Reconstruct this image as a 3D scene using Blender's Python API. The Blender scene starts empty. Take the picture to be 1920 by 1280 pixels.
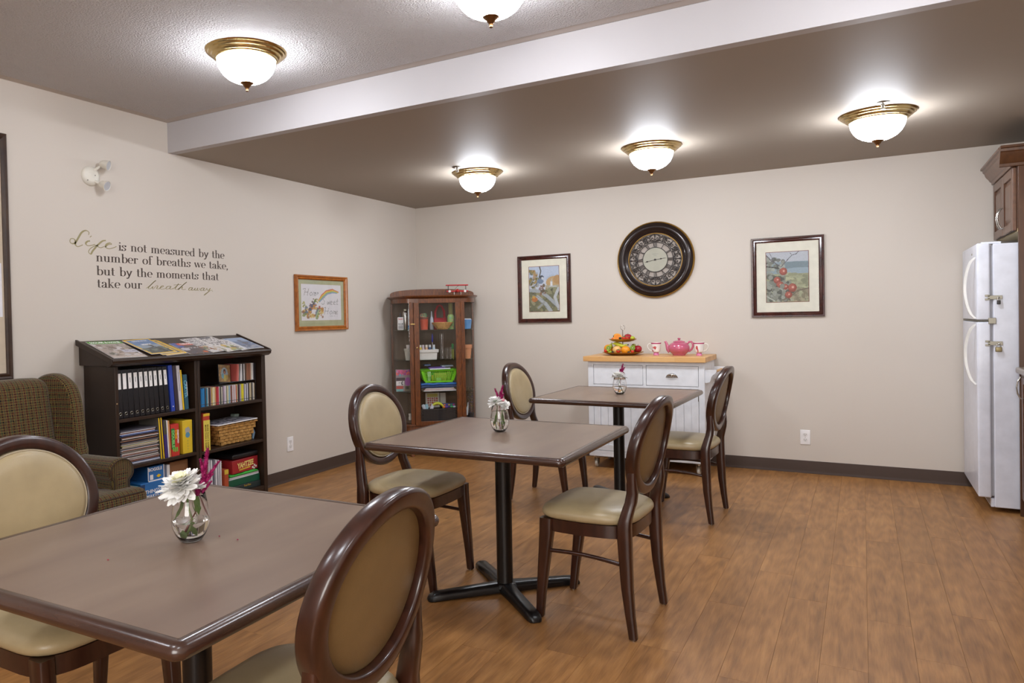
import bpy, bmesh, math, random
import numpy as np
from mathutils import Matrix, Vector
random.seed(7)
SC = bpy.context.scene
COL = SC.collection
PI = math.pi

# ---------------------------------------------------------------- camera
cam_d = bpy.data.cameras.new('camera'); cam = bpy.data.objects.new('camera', cam_d); COL.objects.link(cam)
cam_d.sensor_width = 36; cam_d.lens = 1369.465 / 1920 * 36
cam_d.shift_x = (960 - 807.62) / 1920; cam_d.shift_y = (617.44 - 640) / 1920
cam_d.clip_start = 0.05
FILL_W = 85.0             # fill light at the added, unseen window behind the camera (W)
def cam_rot(yaw, pitch, roll):
    f = Vector((math.sin(yaw)*math.cos(pitch), math.cos(yaw)*math.cos(pitch), math.sin(pitch)))
    r = Vector((math.cos(yaw), -math.sin(yaw), 0)); u = r.cross(f)
    c, s = math.cos(roll), math.sin(roll)
    R, U = c*r + s*u, -s*r + c*u
    return Matrix(((R.x, U.x, -f.x), (R.y, U.y, -f.y), (R.z, U.z, -f.z))).to_4x4()
cam.matrix_world = Matrix.Translation((4.00711, -6.51600, 1.29839)) @ cam_rot(-0.533749, -0.0160475, -0.0204641)
SC.camera = cam

# ---------------------------------------------------------------- world, exposure
w = bpy.data.worlds.new('world'); SC.world = w; w.use_nodes = True
w.node_tree.nodes['Background'].inputs[0].default_value = (0.8, 0.85, 1, 1)
w.node_tree.nodes['Background'].inputs[1].default_value = 0.15
SC.view_settings.view_transform = 'Standard'; SC.view_settings.look = 'None'
SC.view_settings.gamma = 1; SC.view_settings.use_curve_mapping = False
SC.view_settings.exposure = 0.0
LAMP = 53.0; LAMP_LOW = 80.0            # radiance of the glowing glass bowls
LAMP_COL = (0.94, 0.99, 1.08)

# ---------------------------------------------------------------- room dimensions
RX, RB, ZL, ZH, YB = 5.46, -8.60, 2.44, 2.6415, -3.16    # right wall, rear wall, low and high ceiling, soffit face

# ================================================================ helpers
def srgb(c):
    if isinstance(c, str):
        c = [int(c[i:i+2], 16)/255 for i in (0, 2, 4)]
    return [x/12.92 if x <= .04045 else ((x+.055)/1.055)**2.4 for x in c]

class MB:
    def __init__(s): s.v = []; s.f = []; s.m = []; s.uv = {}; s.col = {}
    def add(s, vs, fs, mat=0, M=None, uvs=None, cols=None):
        o = len(s.v)
        for p in vs: s.v.append(tuple(M @ Vector(p)) if M is not None else tuple(p))
        for i, f in enumerate(fs):
            k = len(s.f); s.f.append([o+j for j in f]); s.m.append(mat)
            if uvs is not None: s.uv[k] = [uvs[j] for j in f] if not isinstance(uvs, dict) else uvs[i]
            if cols is not None: s.col[k] = cols[i]
        return s
    def box(s, c, d, mat=0, M=None, uv=False):
        x, y, z = c; a, b, e = d[0]/2, d[1]/2, d[2]/2
        vs = [(x+i*a, y+j*b, z+k*e) for k in (-1, 1) for j in (-1, 1) for i in (-1, 1)]
        return s.add(vs, [(0,2,3,1),(4,5,7,6),(0,1,5,4),(2,6,7,3),(0,4,6,2),(1,3,7,5)], mat, M)
    def bx(s, x0, x1, y0, y1, z0, z1, mat=0, M=None):
        return s.box(((x0+x1)/2, (y0+y1)/2, (z0+z1)/2), (abs(x1-x0), abs(y1-y0), abs(z1-z0)), mat, M)
    def prism(s, poly, z0, z1, mat=0, M=None):
        n = len(poly)
        vs = [(p[0], p[1], z0) for p in poly] + [(p[0], p[1], z1) for p in poly]
        fs = [tuple(range(n-1, -1, -1)), tuple(range(n, 2*n))] + [(i, (i+1) % n, n+(i+1) % n, n+i) for i in range(n)]
        return s.add(vs, fs, mat, M)
    def loft(s, rings, mat=0, M=None, cap=True, closed=False, wrap=True, uvs=None):
        n = len(rings[0]); vs = [p for r in rings for p in r]; fs = []
        R = len(rings); q = n if wrap else n-1
        for i in range(R if closed else R-1):
            a, b = i*n, ((i+1) % R)*n
            for j in range(q): fs.append((a+j, a+(j+1) % n, b+(j+1) % n, b+j))
        if cap and not closed and wrap:
            fs.append(tuple(range(n-1, -1, -1))); fs.append(tuple(range((R-1)*n, R*n)))
        return s.add(vs, fs, mat, M, uvs)
    def lathe(s, prof, seg=24, mat=0, M=None, cap=True):
        rings = [[(r*math.cos(2*PI*j/seg), r*math.sin(2*PI*j/seg), z) for j in range(seg)] for r, z in prof]
        return s.loft(rings, mat, M, cap)
    def tube(s, pts, r, seg=8, mat=0, M=None, closed=False):
        pts = [Vector(p) for p in pts]; n = len(pts); rings = []
        rr = r if isinstance(r, (list, tuple)) else [r]*n
        up = None
        for i, p in enumerate(pts):
            if closed: t = pts[(i+1) % n]-pts[i-1]
            else: t = pts[min(i+1, n-1)]-pts[max(i-1, 0)]
            t.normalize()
            if up is None:
                up = Vector((0, 0, 1)) if abs(t.z) < .9 else Vector((1, 0, 0))
            a = t.cross(up)
            if a.length < 1e-5: a = t.cross(Vector((0, 1, 0)))
            a.normalize(); b = a.cross(t); up = b
            rings.append([tuple(p+rr[i]*(math.cos(2*PI*k/seg)*a+math.sin(2*PI*k/seg)*b)) for k in range(seg)])
        return s.loft(rings, mat, M, cap=not closed, closed=closed)
    def ribbon(s, pts, w, z=0, th=.001, mat=0, M=None):      # flat stroke in XY plane, w = width list
        pts = [Vector((p[0], p[1])) for p in pts]; n = len(pts); L = []; Rr = []
        for i, p in enumerate(pts):
            t = pts[min(i+1, n-1)]-pts[max(i-1, 0)]
            if t.length < 1e-9: t = Vector((1, 0))
            t.normalize(); nn = Vector((-t.y, t.x)); ww = w[i]/2
            L.append(p+nn*ww); Rr.append(p-nn*ww)
        rings = [[(l.x, l.y, z+th), (r.x, r.y, z+th), (r.x, r.y, z), (l.x, l.y, z)] for l, r in zip(L, Rr)]
        return s.loft(rings, mat, M)
    def rbox(s, c, d, r, n=6, mat=0, M=None, fn=None):        # rounded box with UVs in metres, optional deform
        hx, hy, hz = d[0]/2, d[1]/2, d[2]/2; cx, cy, cz = c
        r = min(r, hx, hy, hz)
        cache = {}; vs = []; fs = []; uvs = {}
        def samp(h):
            k = [-h, -h+r*.3, -h+r*.65, -h+r]; inner = max(1, n)
            mid = [(-h+r)+(2*h-2*r)*i/inner for i in range(1, inner)] if h > r+1e-6 else []
            up = [h-r, h-r*.65, h-r*.3, h]
            out = k+mid+up; res = []
            for q in out:
                if not res or q-res[-1] > 1e-6: res.append(q)
            return res
        S = (samp(hx), samp(hy), samp(hz)); H = (hx, hy, hz)
        def vid(p):
            key = tuple(round(q, 6) for q in p)
            if key in cache: return cache[key]
            q = [max(-(H[i]-r), min(H[i]-r, p[i])) for i in range(3)]
            dv = Vector([p[i]-q[i] for i in range(3)])
            if dv.length > 1e-9: dv.normalize()
            o = Vector(q)+dv*r
            if fn: o = Vector(fn(o.x, o.y, o.z))
            cache[key] = len(vs); vs.append((o.x+cx, o.y+cy, o.z+cz)); return cache[key]
        for ax in range(3):
            u, v = [(1, 2), (2, 0), (0, 1)][ax]
            for sg in (-1, 1):
                for i in range(len(S[u])-1):
                    for j in range(len(S[v])-1):
                        q = []; uvq = []
                        for a, b in ((i, j), (i+1, j), (i+1, j+1), (i, j+1)):
                            p = [0, 0, 0]; p[ax] = sg*H[ax]; p[u] = S[u][a]; p[v] = S[v][b]
                            q.append(vid(p)); uvq.append((p[u]+ax*.37, p[v]) if ax != 0 else (p[v]*1+.1, p[u]))
                        if sg < 0: q.reverse(); uvq.reverse()
                        if len(set(q)) >= 3:
                            uvs[len(fs)] = uvq; fs.append(q)
        return s.add(vs, fs, mat, M, uvs)
    def mesh(s, name, mats, smooth=35):
        me = bpy.data.meshes.new(name); me.from_pydata(s.v, [], s.f)
        for m in mats: me.materials.append(m)
        if len(mats) > 1: me.polygons.foreach_set('material_index', s.m)
        if s.uv:
            L = me.uv_layers.new(name='UVMap')
            for p in me.polygons:
                if p.index in s.uv:
                    for li, uv in zip(p.loop_indices, s.uv[p.index]): L.data[li].uv = uv
        if s.col:
            A = me.color_attributes.new('Col', 'FLOAT_COLOR', 'CORNER')
            buf = np.ones((len(me.loops), 4), dtype=np.float32)
            for p in me.polygons:
                c = s.col.get(p.index, (1, 1, 1))
                for li in p.loop_indices: buf[li, :3] = c
            A.data.foreach_set('color', buf.ravel())
        bm = bmesh.new(); bm.from_mesh(me)
        if not s.uv and not s.col: bmesh.ops.remove_doubles(bm, verts=bm.verts, dist=1e-6)
        bmesh.ops.recalc_face_normals(bm, faces=bm.faces)
        if smooth:
            ang = math.radians(smooth)
            for f in bm.faces: f.smooth = True
            for e in bm.edges:
                e.smooth = not (len(e.link_faces) != 2 or e.calc_face_angle(0) > ang)
        bm.to_mesh(me); bm.free(); me.update()
        return me
    def obj(s, name, mats, parent=None, loc=(0,0,0), rot=(0,0,0), smooth=35, bevel=0, seg=2, **k):
        if not isinstance(mats, (list, tuple)): mats = [mats]
        o = bpy.data.objects.new(name, s.mesh(name, mats, smooth)); COL.objects.link(o)
        o.location = loc; o.rotation_euler = rot
        if parent is not None: o.parent = parent
        if bevel:
            b = o.modifiers.new('bevel', 'BEVEL'); b.width = bevel; b.segments = seg; b.limit_method = 'ANGLE'; b.angle_limit = math.radians(40)
            b.harden_normals = False
        for kk, vv in k.items(): o[kk] = vv
        return o
def thing(name, label, cat, loc=(0,0,0), rot=(0,0,0), group=None):
    o = bpy.data.objects.new(name, None); COL.objects.link(o); o.empty_display_size = .05
    o.location = loc; o.rotation_euler = rot; o['label'] = label; o['category'] = cat
    if group: o['group'] = group
    return o
def tag(o, label, cat, group=None):
    o['label'] = label; o['category'] = cat
    if group: o['group'] = group
    return o
def copy_tree(o, parent=None, label=None):
    c = o.copy(); COL.objects.link(c); c.parent = parent
    if label: c['label'] = label
    for ch in list(o.children): copy_tree(ch, c)
    return c
def T(x=0, y=0, z=0): return Matrix.Translation((x, y, z))
def RZ(a): return Matrix.Rotation(a, 4, 'Z')
def RXm(a): return Matrix.Rotation(a, 4, 'X')
def RYm(a): return Matrix.Rotation(a, 4, 'Y')
ORD = ['first','second','third','fourth','fifth','sixth','seventh','eighth','ninth','tenth','eleventh','twelfth','thirteenth','fourteenth','fifteenth','sixteenth','seventeenth','eighteenth','nineteenth','twentieth','twenty-first','twenty-second','twenty-third','twenty-fourth','twenty-fifth','twenty-sixth','twenty-seventh','twenty-eighth','twenty-ninth','thirtieth','thirty-first','thirty-second','thirty-third','thirty-fourth','thirty-fifth','thirty-sixth','thirty-seventh','thirty-eighth','thirty-ninth','fortieth','forty-first','forty-second','forty-third','forty-fourth','forty-fifth','forty-sixth']

# ================================================================ materials
def newmat(name):
    m = bpy.data.materials.new(name); m.use_nodes = True
    nt = m.node_tree; return m, nt, nt.nodes['Principled BSDF']
def N(nt, t, **k):
    n = nt.nodes.new('ShaderNode'+t)
    for a, b in k.items():
        if a.startswith('i_'):
            key = a[2:]; key = int(key) if key.isdigit() else key.replace('_', ' ')
            n.inputs[key].default_value = b
        else: setattr(n, a, b)
    return n
def ramp(nt, fac, stops):
    r = N(nt, 'ValToRGB'); e = r.color_ramp.elements
    while len(e) < len(stops): e.new(.5)
    for i, (p, c) in enumerate(stops): e[i].position = p; e[i].color = (*srgb(c), 1) if isinstance(c, str) else (*c, 1)
    nt.links.new(fac, r.inputs[0]); return r
_pc = {}
def plain(c, rough=.5, metal=0, spec=.5, bump=0, coat=0, bscale=200):
    key = (str(c), rough, metal, spec, bump, coat)
    if key in _pc: return _pc[key]
    m, nt, b = newmat('mat_'+(c if isinstance(c, str) else 'c'))
    col = srgb(c) if isinstance(c, str) else c
    b.inputs['Roughness'].default_value = rough; b.inputs['Metallic'].default_value = metal
    b.inputs['Specular IOR Level'].default_value = spec
    if coat: b.inputs['Coat Weight'].default_value = coat; b.inputs['Coat Roughness'].default_value = .08
    tc = N(nt, 'TexCoord'); nz = N(nt, 'TexNoise', i_Scale=14.0, i_Detail=3.0)
    nt.links.new(tc.outputs['Object'], nz.inputs['Vector'])
    r = ramp(nt, nz.outputs['Fac'], [(.3, [x*.94 for x in col]), (.7, [min(1, x*1.05) for x in col])])
    nt.links.new(r.outputs[0], b.inputs['Base Color'])
    if bump:
        n2 = N(nt, 'TexNoise', i_Scale=float(bscale), i_Detail=2.0); nt.links.new(tc.outputs['Object'], n2.inputs['Vector'])
        bp = N(nt, 'Bump', i_Strength=bump, i_Distance=.002); nt.links.new(n2.outputs['Fac'], bp.inputs['Height']); nt.links.new(bp.outputs[0], b.inputs['Normal'])
    _pc[key] = m; return m
def vcol(name='mat_print', rough=.5, coat=0):
    m, nt, b = newmat(name); a = N(nt, 'Attribute', attribute_name='Col')
    nt.links.new(a.outputs['Color'], b.inputs['Base Color']); b.inputs['Roughness'].default_value = rough
    if coat: b.inputs['Coat Weight'].default_value = coat; b.inputs['Coat Roughness'].default_value = .05
    return m
def wood(name, c0, c1, rough=.3, sc=(1, 1, 1), scale=6, axis='Z', dist=3, bump=.05, coat=0, dark=None, detail=5, rnd=False):
    """grain stretched along an axis of the object"""
    m, nt, b = newmat(name); tc = N(nt, 'TexCoord'); mp = N(nt, 'Mapping')
    mp.inputs['Scale'].default_value = sc
    nt.links.new(tc.outputs['Object'], mp.inputs['Vector'])
    src = mp.outputs[0]
    if rnd:
        oi = N(nt, 'ObjectInfo'); vm = N(nt, 'VectorMath', operation='MULTIPLY_ADD'); vm.inputs[1].default_value = (31, 17, 23)
        nt.links.new(oi.outputs['Random'], vm.inputs[0]); nt.links.new(src, vm.inputs[2]); src = vm.outputs[0]
    n1 = N(nt, 'TexNoise', i_Scale=float(scale), i_Detail=float(detail), i_Distortion=float(dist)*.3); nt.links.new(src, n1.inputs['Vector'])
    st = [(.3, c0), (.7, c1)]
    r = ramp(nt, n1.outputs['Fac'], st)
    out = r.outputs[0]
    nt.links.new(out, b.inputs['Base Color']); b.inputs['Roughness'].default_value = rough
    if coat: b.inputs['Coat Weight'].default_value = coat; b.inputs['Coat Roughness'].default_value = .16
    if bump:
        bp = N(nt, 'Bump', i_Strength=bump, i_Distance=.001); nt.links.new(n1.outputs['Fac'], bp.inputs['Height']); nt.links.new(bp.outputs[0], b.inputs['Normal'])
    return m
def m_paint(name, c, rough, bump, scale, dist=.002, spec=.4):
    m, nt, b = newmat(name); tc = N(nt, 'TexCoord'); col = srgb(c)
    n0 = N(nt, 'TexNoise', i_Scale=.8, i_Detail=2.0); nt.links.new(tc.outputs['Object'], n0.inputs['Vector'])
    r = ramp(nt, n0.outputs['Fac'], [(.3, [x*.98 for x in col]), (.7, [x*1.02 for x in col])])
    nt.links.new(r.outputs[0], b.inputs['Base Color']); b.inputs['Roughness'].default_value = rough; b.inputs['Specular IOR Level'].default_value = spec
    if bump:
        n2 = N(nt, 'TexNoise', i_Scale=float(scale), i_Detail=3.0, i_Roughness=.6); nt.links.new(tc.outputs['Object'], n2.inputs['Vector'])
        bp = N(nt, 'Bump', i_Strength=bump, i_Distance=dist); nt.links.new(n2.outputs['Fac'], bp.inputs['Height']); nt.links.new(bp.outputs[0], b.inputs['Normal'])
    return m
def m_glass(name, ior=1.45, col=(1, 1, 1), rough=0.0):
    m, nt, b = newmat(name); b.inputs['Base Color'].default_value = (*col, 1); b.inputs['Roughness'].default_value = rough
    b.inputs['Transmission Weight'].default_value = 1; b.inputs['IOR'].default_value = ior
    n = N(nt, 'TexNoise', i_Scale=5.0); bp = N(nt, 'Bump', i_Strength=.02, i_Distance=.001)
    nt.links.new(n.outputs['Fac'], bp.inputs['Height']); nt.links.new(bp.outputs[0], b.inputs['Normal'])
    return m
def m_pane():
    """window / cabinet glass: thin pane, clear with a fresnel reflection"""
    m, nt, b = newmat('pane_glass'); nt.nodes.remove(b); out = nt.nodes['Material Output']
    tr = N(nt, 'BsdfTransparent'); tr.inputs[0].default_value = (.985, .988, .982, 1)
    gl = N(nt, 'BsdfGlossy'); gl.inputs['Roughness'].default_value = .03
    lw = N(nt, 'LayerWeight', i_Blend=.5); pw = N(nt, 'Math', operation='POWER'); pw.inputs[1].default_value = 5
    ma = N(nt, 'Math', operation='MULTIPLY_ADD'); ma.inputs[1].default_value = .6; ma.inputs[2].default_value = .025; mx = N(nt, 'MixShader')
    nt.links.new(lw.outputs['Facing'], pw.inputs[0]); nt.links.new(pw.outputs[0], ma.inputs[0]); nt.links.new(ma.outputs[0], mx.inputs[0]); nt.links.new(tr.outputs[0], mx.inputs[1]); nt.links.new(gl.outputs[0], mx.inputs[2]); nt.links.new(mx.outputs[0], out.inputs[0])
    return m
def m_emit(name, c, s):
    m, nt, b = newmat(name); b.inputs['Base Color'].default_value = (.9, .9, .88, 1); b.inputs['Emission Color'].default_value = (*c, 1)
    b.inputs['Emission Strength'].default_value = s; b.inputs['Roughness'].default_value = .2
    tc = N(nt, 'TexCoord'); n = N(nt, 'TexNoise', i_Scale=9.0, i_Distortion=2.0); nt.links.new(tc.outputs['Object'], n.inputs['Vector'])
    r = ramp(nt, n.outputs['Fac'], [(.35, [x*.85 for x in c]), (.6, list(c))]); nt.links.new(r.outputs[0], b.inputs['Emission Color'])
    return m
def m_floor():
    m, nt, b = newmat('vinyl_plank'); tc = N(nt, 'TexCoord'); oi = N(nt, 'ObjectInfo')
    vm = N(nt, 'VectorMath', operation='MULTIPLY_ADD'); vm.inputs[1].default_value = (37, 53, 11)
    nt.links.new(oi.outputs['Random'], vm.inputs[0]); nt.links.new(tc.outputs['Object'], vm.inputs[2])
    def nz(sx, sy, scale, det, dis, rough=.6):
        mp = N(nt, 'Mapping'); mp.inputs['Scale'].default_value = (sx, sy, 1); nt.links.new(vm.outputs[0], mp.inputs['Vector'])
        n = N(nt, 'TexNoise', i_Scale=float(scale), i_Detail=float(det), i_Distortion=float(dis), i_Roughness=rough); nt.links.new(mp.outputs[0], n.inputs['Vector']); return n
    a = nz(13, 1.2, 1.5, 6, .9)           # broad cathedral figure
    mpw = N(nt, 'Mapping'); mpw.inputs['Scale'].default_value = (11, 1.1, 1); nt.links.new(vm.outputs[0], mpw.inputs['Vector'])
    wv = N(nt, 'TexWave', wave_type='RINGS', i_Scale=1.3, i_Distortion=9.0, i_Detail=2.0, i_Detail_Scale=1.2); nt.links.new(mpw.outputs[0], wv.inputs['Vector'])
    f = nz(60, 3, 3, 4, .4)               # fine streaks
    c1 = ramp(nt, a.outputs['Fac'], [(.25, '62401f'), (.42, '8c5c2e'), (.58, 'a8743f'), (.75, 'be8d55')])
    c2 = ramp(nt, wv.outputs['Fac'], [(.0, '7c5228'), (1, 'b5824c')])
    c3 = ramp(nt, f.outputs['Fac'], [(.3, '6a4424'), (.65, 'b68a58')])
    m1 = N(nt, 'Mix', data_type='RGBA'); m1.inputs[0].default_value = .28; nt.links.new(c1.outputs[0], m1.inputs[6]); nt.links.new(c2.outputs[0], m1.inputs[7])
    m2 = N(nt, 'Mix', data_type='RGBA'); m2.inputs[0].default_value = .25; nt.links.new(m1.outputs[2], m2.inputs[6]); nt.links.new(c3.outputs[0], m2.inputs[7])
    hv = N(nt, 'HueSaturation'); mr = N(nt, 'MapRange'); mr.inputs[3].default_value = .93; mr.inputs[4].default_value = 1.06
    nt.links.new(oi.outputs['Random'], mr.inputs[0]); nt.links.new(mr.outputs[0], hv.inputs['Value']); nt.links.new(m2.outputs[2], hv.inputs['Color'])
    nt.links.new(hv.outputs[0], b.inputs['Base Color'])
    rr = N(nt, 'MapRange'); rr.inputs[3].default_value = .30; rr.inputs[4].default_value = .46; nt.links.new(f.outputs['Fac'], rr.inputs[0]); nt.links.new(rr.outputs[0], b.inputs['Roughness'])
    bp = N(nt, 'Bump', i_Strength=.12, i_Distance=.001); nt.links.new(f.outputs['Fac'], bp.inputs['Height']); nt.links.new(bp.outputs[0], b.inputs['Normal'])
    return m
def m_tweed():
    m, nt, b = newmat('tweed'); uv = N(nt, 'UVMap'); sp = N(nt, 'SeparateXYZ'); nt.links.new(uv.outputs[0], sp.inputs[0])
    def band(sock, per, w, off=0.0):
        a = N(nt, 'Math', operation='MULTIPLY_ADD'); a.inputs[1].default_value = 1/per; a.inputs[2].default_value = off; nt.links.new(sock, a.inputs[0])
        f = N(nt, 'Math', operation='FRACT'); nt.links.new(a.outputs[0], f.inputs[0])
        l = N(nt, 'Math', operation='LESS_THAN'); l.inputs[1].default_value = w; nt.links.new(f.outputs[0], l.inputs[0]); return l.outputs[0]
    def mix(fac, a, c):
        x = N(nt, 'Mix', data_type='RGBA')
        if isinstance(fac, float): x.inputs[0].default_value = fac
        else: nt.links.new(fac, x.inputs[0])
        if isinstance(a, str): x.inputs[6].default_value = (*srgb(a), 1)
        else: nt.links.new(a, x.inputs[6])
        x.inputs[7].default_value = (*srgb(c), 1); return x.outputs[2]
    P = .0125
    c = mix(band(sp.outputs[0], P*4, .5), '301c1a', '211c19')
    c = mix(band(sp.outputs[1], P*4, .5, .25), c, '3c191c')
    nzv = N(nt, 'TexNoise', i_Scale=60.0); nt.links.new(uv.outputs[0], nzv.inputs['Vector'])
    y = ramp(nt, nzv.outputs['Fac'], [(.4, '62532a'), (.55, '7a6a38'), (.62, '6b4a2a'), (.75, '5a6038')])
    def mixl(fac, a, csock):
        x = N(nt, 'Mix', data_type='RGBA'); nt.links.new(fac, x.inputs[0]); nt.links.new(a, x.inputs[6]); nt.links.new(csock, x.inputs[7]); return x.outputs[2]
    c = mixl(band(sp.outputs[0], P, .21), c, y.outputs[0]); c = mixl(band(sp.outputs[1], P, .21), c, y.outputs[0])
    c = mix(band(sp.outputs[0], P*2, .09, .25), c, '5e3a26'); c = mix(band(sp.outputs[1], P*2, .09, .25), c, '55603f')
    nt.links.new(c, b.inputs['Base Color']); b.inputs['Roughness'].default_value = .95; b.inputs['Specular IOR Level'].default_value = .1
    b.inputs['Sheen Weight'].default_value = .2
    n = N(nt, 'TexNoise', i_Scale=500.0); nt.links.new(uv.outputs[0], n.inputs['Vector'])
    bp = N(nt, 'Bump', i_Strength=.4, i_Distance=.001); nt.links.new(n.outputs['Fac'], bp.inputs['Height']); nt.links.new(bp.outputs[0], b.inputs['Normal'])
    return m
M_WALL = m_paint('wall_paint', 'cfc6bb', .55, .15, 260, .001)
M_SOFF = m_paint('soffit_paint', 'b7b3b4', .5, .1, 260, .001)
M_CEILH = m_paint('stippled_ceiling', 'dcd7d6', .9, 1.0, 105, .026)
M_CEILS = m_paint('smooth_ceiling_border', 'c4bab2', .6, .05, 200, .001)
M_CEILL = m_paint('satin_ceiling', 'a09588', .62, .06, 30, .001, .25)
M_COVE = m_paint('cove_base', '45342a', .65, .1, 100, .001)
M_FLOOR = m_floor()
M_GAP = plain('7c5435', .8)
M_LAM = wood('table_laminate', '715c4f', '85705f', .28, (2.5, .5, 1), 3.0, detail=3, dist=.6, bump=.01)
M_EDGE = wood('table_edge_wood', '34211a', '472e23', .26, (1, 1, 8), 8, bump=.03, coat=.4)
M_CHW = wood('mahogany', '2b150e', '402217', .28, (4, 4, 1), 6, bump=.02, coat=.35)
M_BLK = plain('120f0f', .3, 0, .5, .1)
M_VINYL = plain('ab9975', .36, 0, .5, .15, bscale=400)
M_VINYLB = plain('7d6541', .45, 0, .4, .15, bscale=400)
M_PIPE = plain('b3a58a', .4)
M_DKB = plain('302117', .38, 0, .45, .1, bscale=60)
M_OAK = wood('quartered_oak', '44220d', '7a4218', .35, (7, 7, 1.2), 6, dist=8, bump=.05, coat=.4)
M_OAKD = wood('oak_back', '54422f', '66523f', .5, (4, 4, 1), 4, bump=.03)
M_KITW = wood('kitchen_wood', '45260f', '563317', .35, (6, 6, 1), 5, bump=.02, coat=.2)
M_CROWN = wood('crown_wood', '5a3a27', '6e4830', .35, (1, 6, 6), 5, bump=.02, coat=.2)
M_BUTCH = None
M_WHITE = plain('e4e6ea', .35, 0, .5)
M_FRIDGE = plain('dfe2ec', .28, 0, .5, .05, bscale=300)
M_TRIMW = plain('e6e2da', .4)
M_STEEL = plain('b9b6b0', .25, 1)
M_STEELD = plain('8b877c', .35, 1)
M_BRASS = plain('cbb077', .2, 1)
M_BRONZE = plain('8a6440', .3, 1)
M_BOWL = m_emit('glowing_bowl', LAMP_COL, LAMP)
M_BOWL2 = m_emit('glowing_bowl_low', LAMP_COL, LAMP_LOW)
M_GLASS = m_glass('clear_glass', 1.45)
M_WATER = m_glass('water', 1.33)
M_PANE = m_pane()
M_TWEED = m_tweed()
M_PRINT = vcol(); M_PRINTG = vcol('mat_print_gloss', .25)
M_RATT = wood('wicker_reed', '9a6f35', 'c99a55', .5, (1, 1, 1), 40, bump=.2)
M_PAPER = plain('e8e4e2', .6); M_BLACKP = plain('17161a', .4)
M_RUB = plain('2b2b2b', .7)

def butcher():
    m, nt, b = newmat('butcher_block'); tc = N(nt, 'TexCoord'); br = N(nt, 'TexBrick', offset=.37, squash=1.0)
    br.inputs['Scale'].default_value = 1; br.inputs['Brick Width'].default_value = .26; br.inputs['Row Height'].default_value = .042
    br.inputs['Mortar Size'].default_value = .0006; br.inputs['Bias'].default_value = 0
    br.inputs['Color1'].default_value = (*srgb('e8c48f'), 1); br.inputs['Color2'].default_value = (*srgb('d9ab70'), 1); br.inputs['Mortar'].default_value = (*srgb('c99a60'), 1)
    nt.links.new(tc.outputs['Object'], br.inputs['Vector'])
    mp = N(nt, 'Mapping'); mp.inputs['Scale'].default_value = (1, 8, 8); nt.links.new(tc.outputs['Object'], mp.inputs['Vector'])
    n = N(nt, 'TexNoise', i_Scale=5.0, i_Detail=5.0, i_Distortion=1.5); nt.links.new(mp.outputs[0], n.inputs['Vector'])
    r = ramp(nt, n.outputs['Fac'], [(.25, 'c58f55'), (.45, 'f0d5a8'), (.8, 'f3dcb4')])
    x = N(nt, 'Mix', data_type='RGBA', blend_type='MULTIPLY'); x.inputs[0].default_value = .55
    nt.links.new(br.outputs[0], x.inputs[6]); nt.links.new(r.outputs[0], x.inputs[7]); nt.links.new(x.outputs[2], b.inputs['Base Color']); b.inputs['Roughness'].default_value = .4
    return m
M_BUTCH = butcher()

# ---------------------------------------------------------------- painting flat prints
class Canvas:
    def __init__(s, w, h, bg='ffffff'):
        s.w, s.h = w, h; s.a = np.zeros((h, w, 3)); s.a[:] = srgb(bg)
        yy, xx = np.mgrid[0:h, 0:w]; s.x = (xx+.5)/w; s.y = (yy+.5)/h       # y down, 0..1
    def put(s, mask, c, al=1.0):
        c = np.array(srgb(c) if isinstance(c, str) else c); s.a[mask] = s.a[mask]*(1-al)+c*al; return s
    def rect(s, x0, y0, x1, y1, c, al=1.0): return s.put((s.x >= x0) & (s.x <= x1) & (s.y >= y0) & (s.y <= y1), c, al)
    def ell(s, cx, cy, rx, ry, c, al=1.0): return s.put(((s.x-cx)/rx)**2+((s.y-cy)/ry)**2 <= 1, c, al)
    def line(s, pts, wd, c, al=1.0):
        asp = s.h/s.w
        for (x0, y0), (x1, y1) in zip(pts[:-1], pts[1:]):
            dx, dy = x1-x0, (y1-y0)*asp; L = dx*dx+dy*dy+1e-12
            t = np.clip(((s.x-x0)*dx+(s.y-y0)*asp*dy)/L, 0, 1)
            d = np.hypot(s.x-x0-t*dx, (s.y-y0)*asp-t*dy); s.put(d <= wd/2, c, al)
        return s
    def noise(s, amt, seed=0, k=1):
        r = np.random.RandomState(seed); n = r.rand(s.h//k+2, s.w//k+2); n = np.kron(n, np.ones((k, k)))[:s.h, :s.w]
        s.a = np.clip(s.a*(1+amt*(n[..., None]-.5)*2), 0, 1); return s
    def blobs(s, n, box, cols, r0, r1, seed=0, asp=1.0):
        rg = random.Random(seed)
        for _ in range(n):
            r = rg.uniform(r0, r1); s.ell(rg.uniform(box[0], box[2]), rg.uniform(box[1], box[3]), r, r*asp*s.w/s.h*rg.uniform(.6, 1.4), rg.choice(cols), .85)
        return s
    def textrow(s, x0, x1, y, h, c, seed=0, fill=.6):
        rg = random.Random(seed); x = x0
        while x < x1:
            wd = rg.uniform(.3, 1.0)*h*s.h/s.w*.8
            if rg.random() < fill+.25: s.rect(x, y, min(x+wd, x1), y+h, c)
            x += wd*1.45
        return s
    def patch(s, mb, W, H, M=None, mat=0):      # grid in local XY plane, centred, y up
        w, h = s.w, s.h
        vs = [((i/w-.5)*W, (.5-j/h)*H, 0) for j in range(h+1) for i in range(w+1)]
        fs = []; cols = []
        for j in range(h):
            for i in range(w):
                a = j*(w+1)+i; fs.append((a, a+w+1, a+w+2, a+1)); cols.append(tuple(s.a[j, i]))
        mb.add(vs, fs, mat, M, cols=cols); return mb

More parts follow.
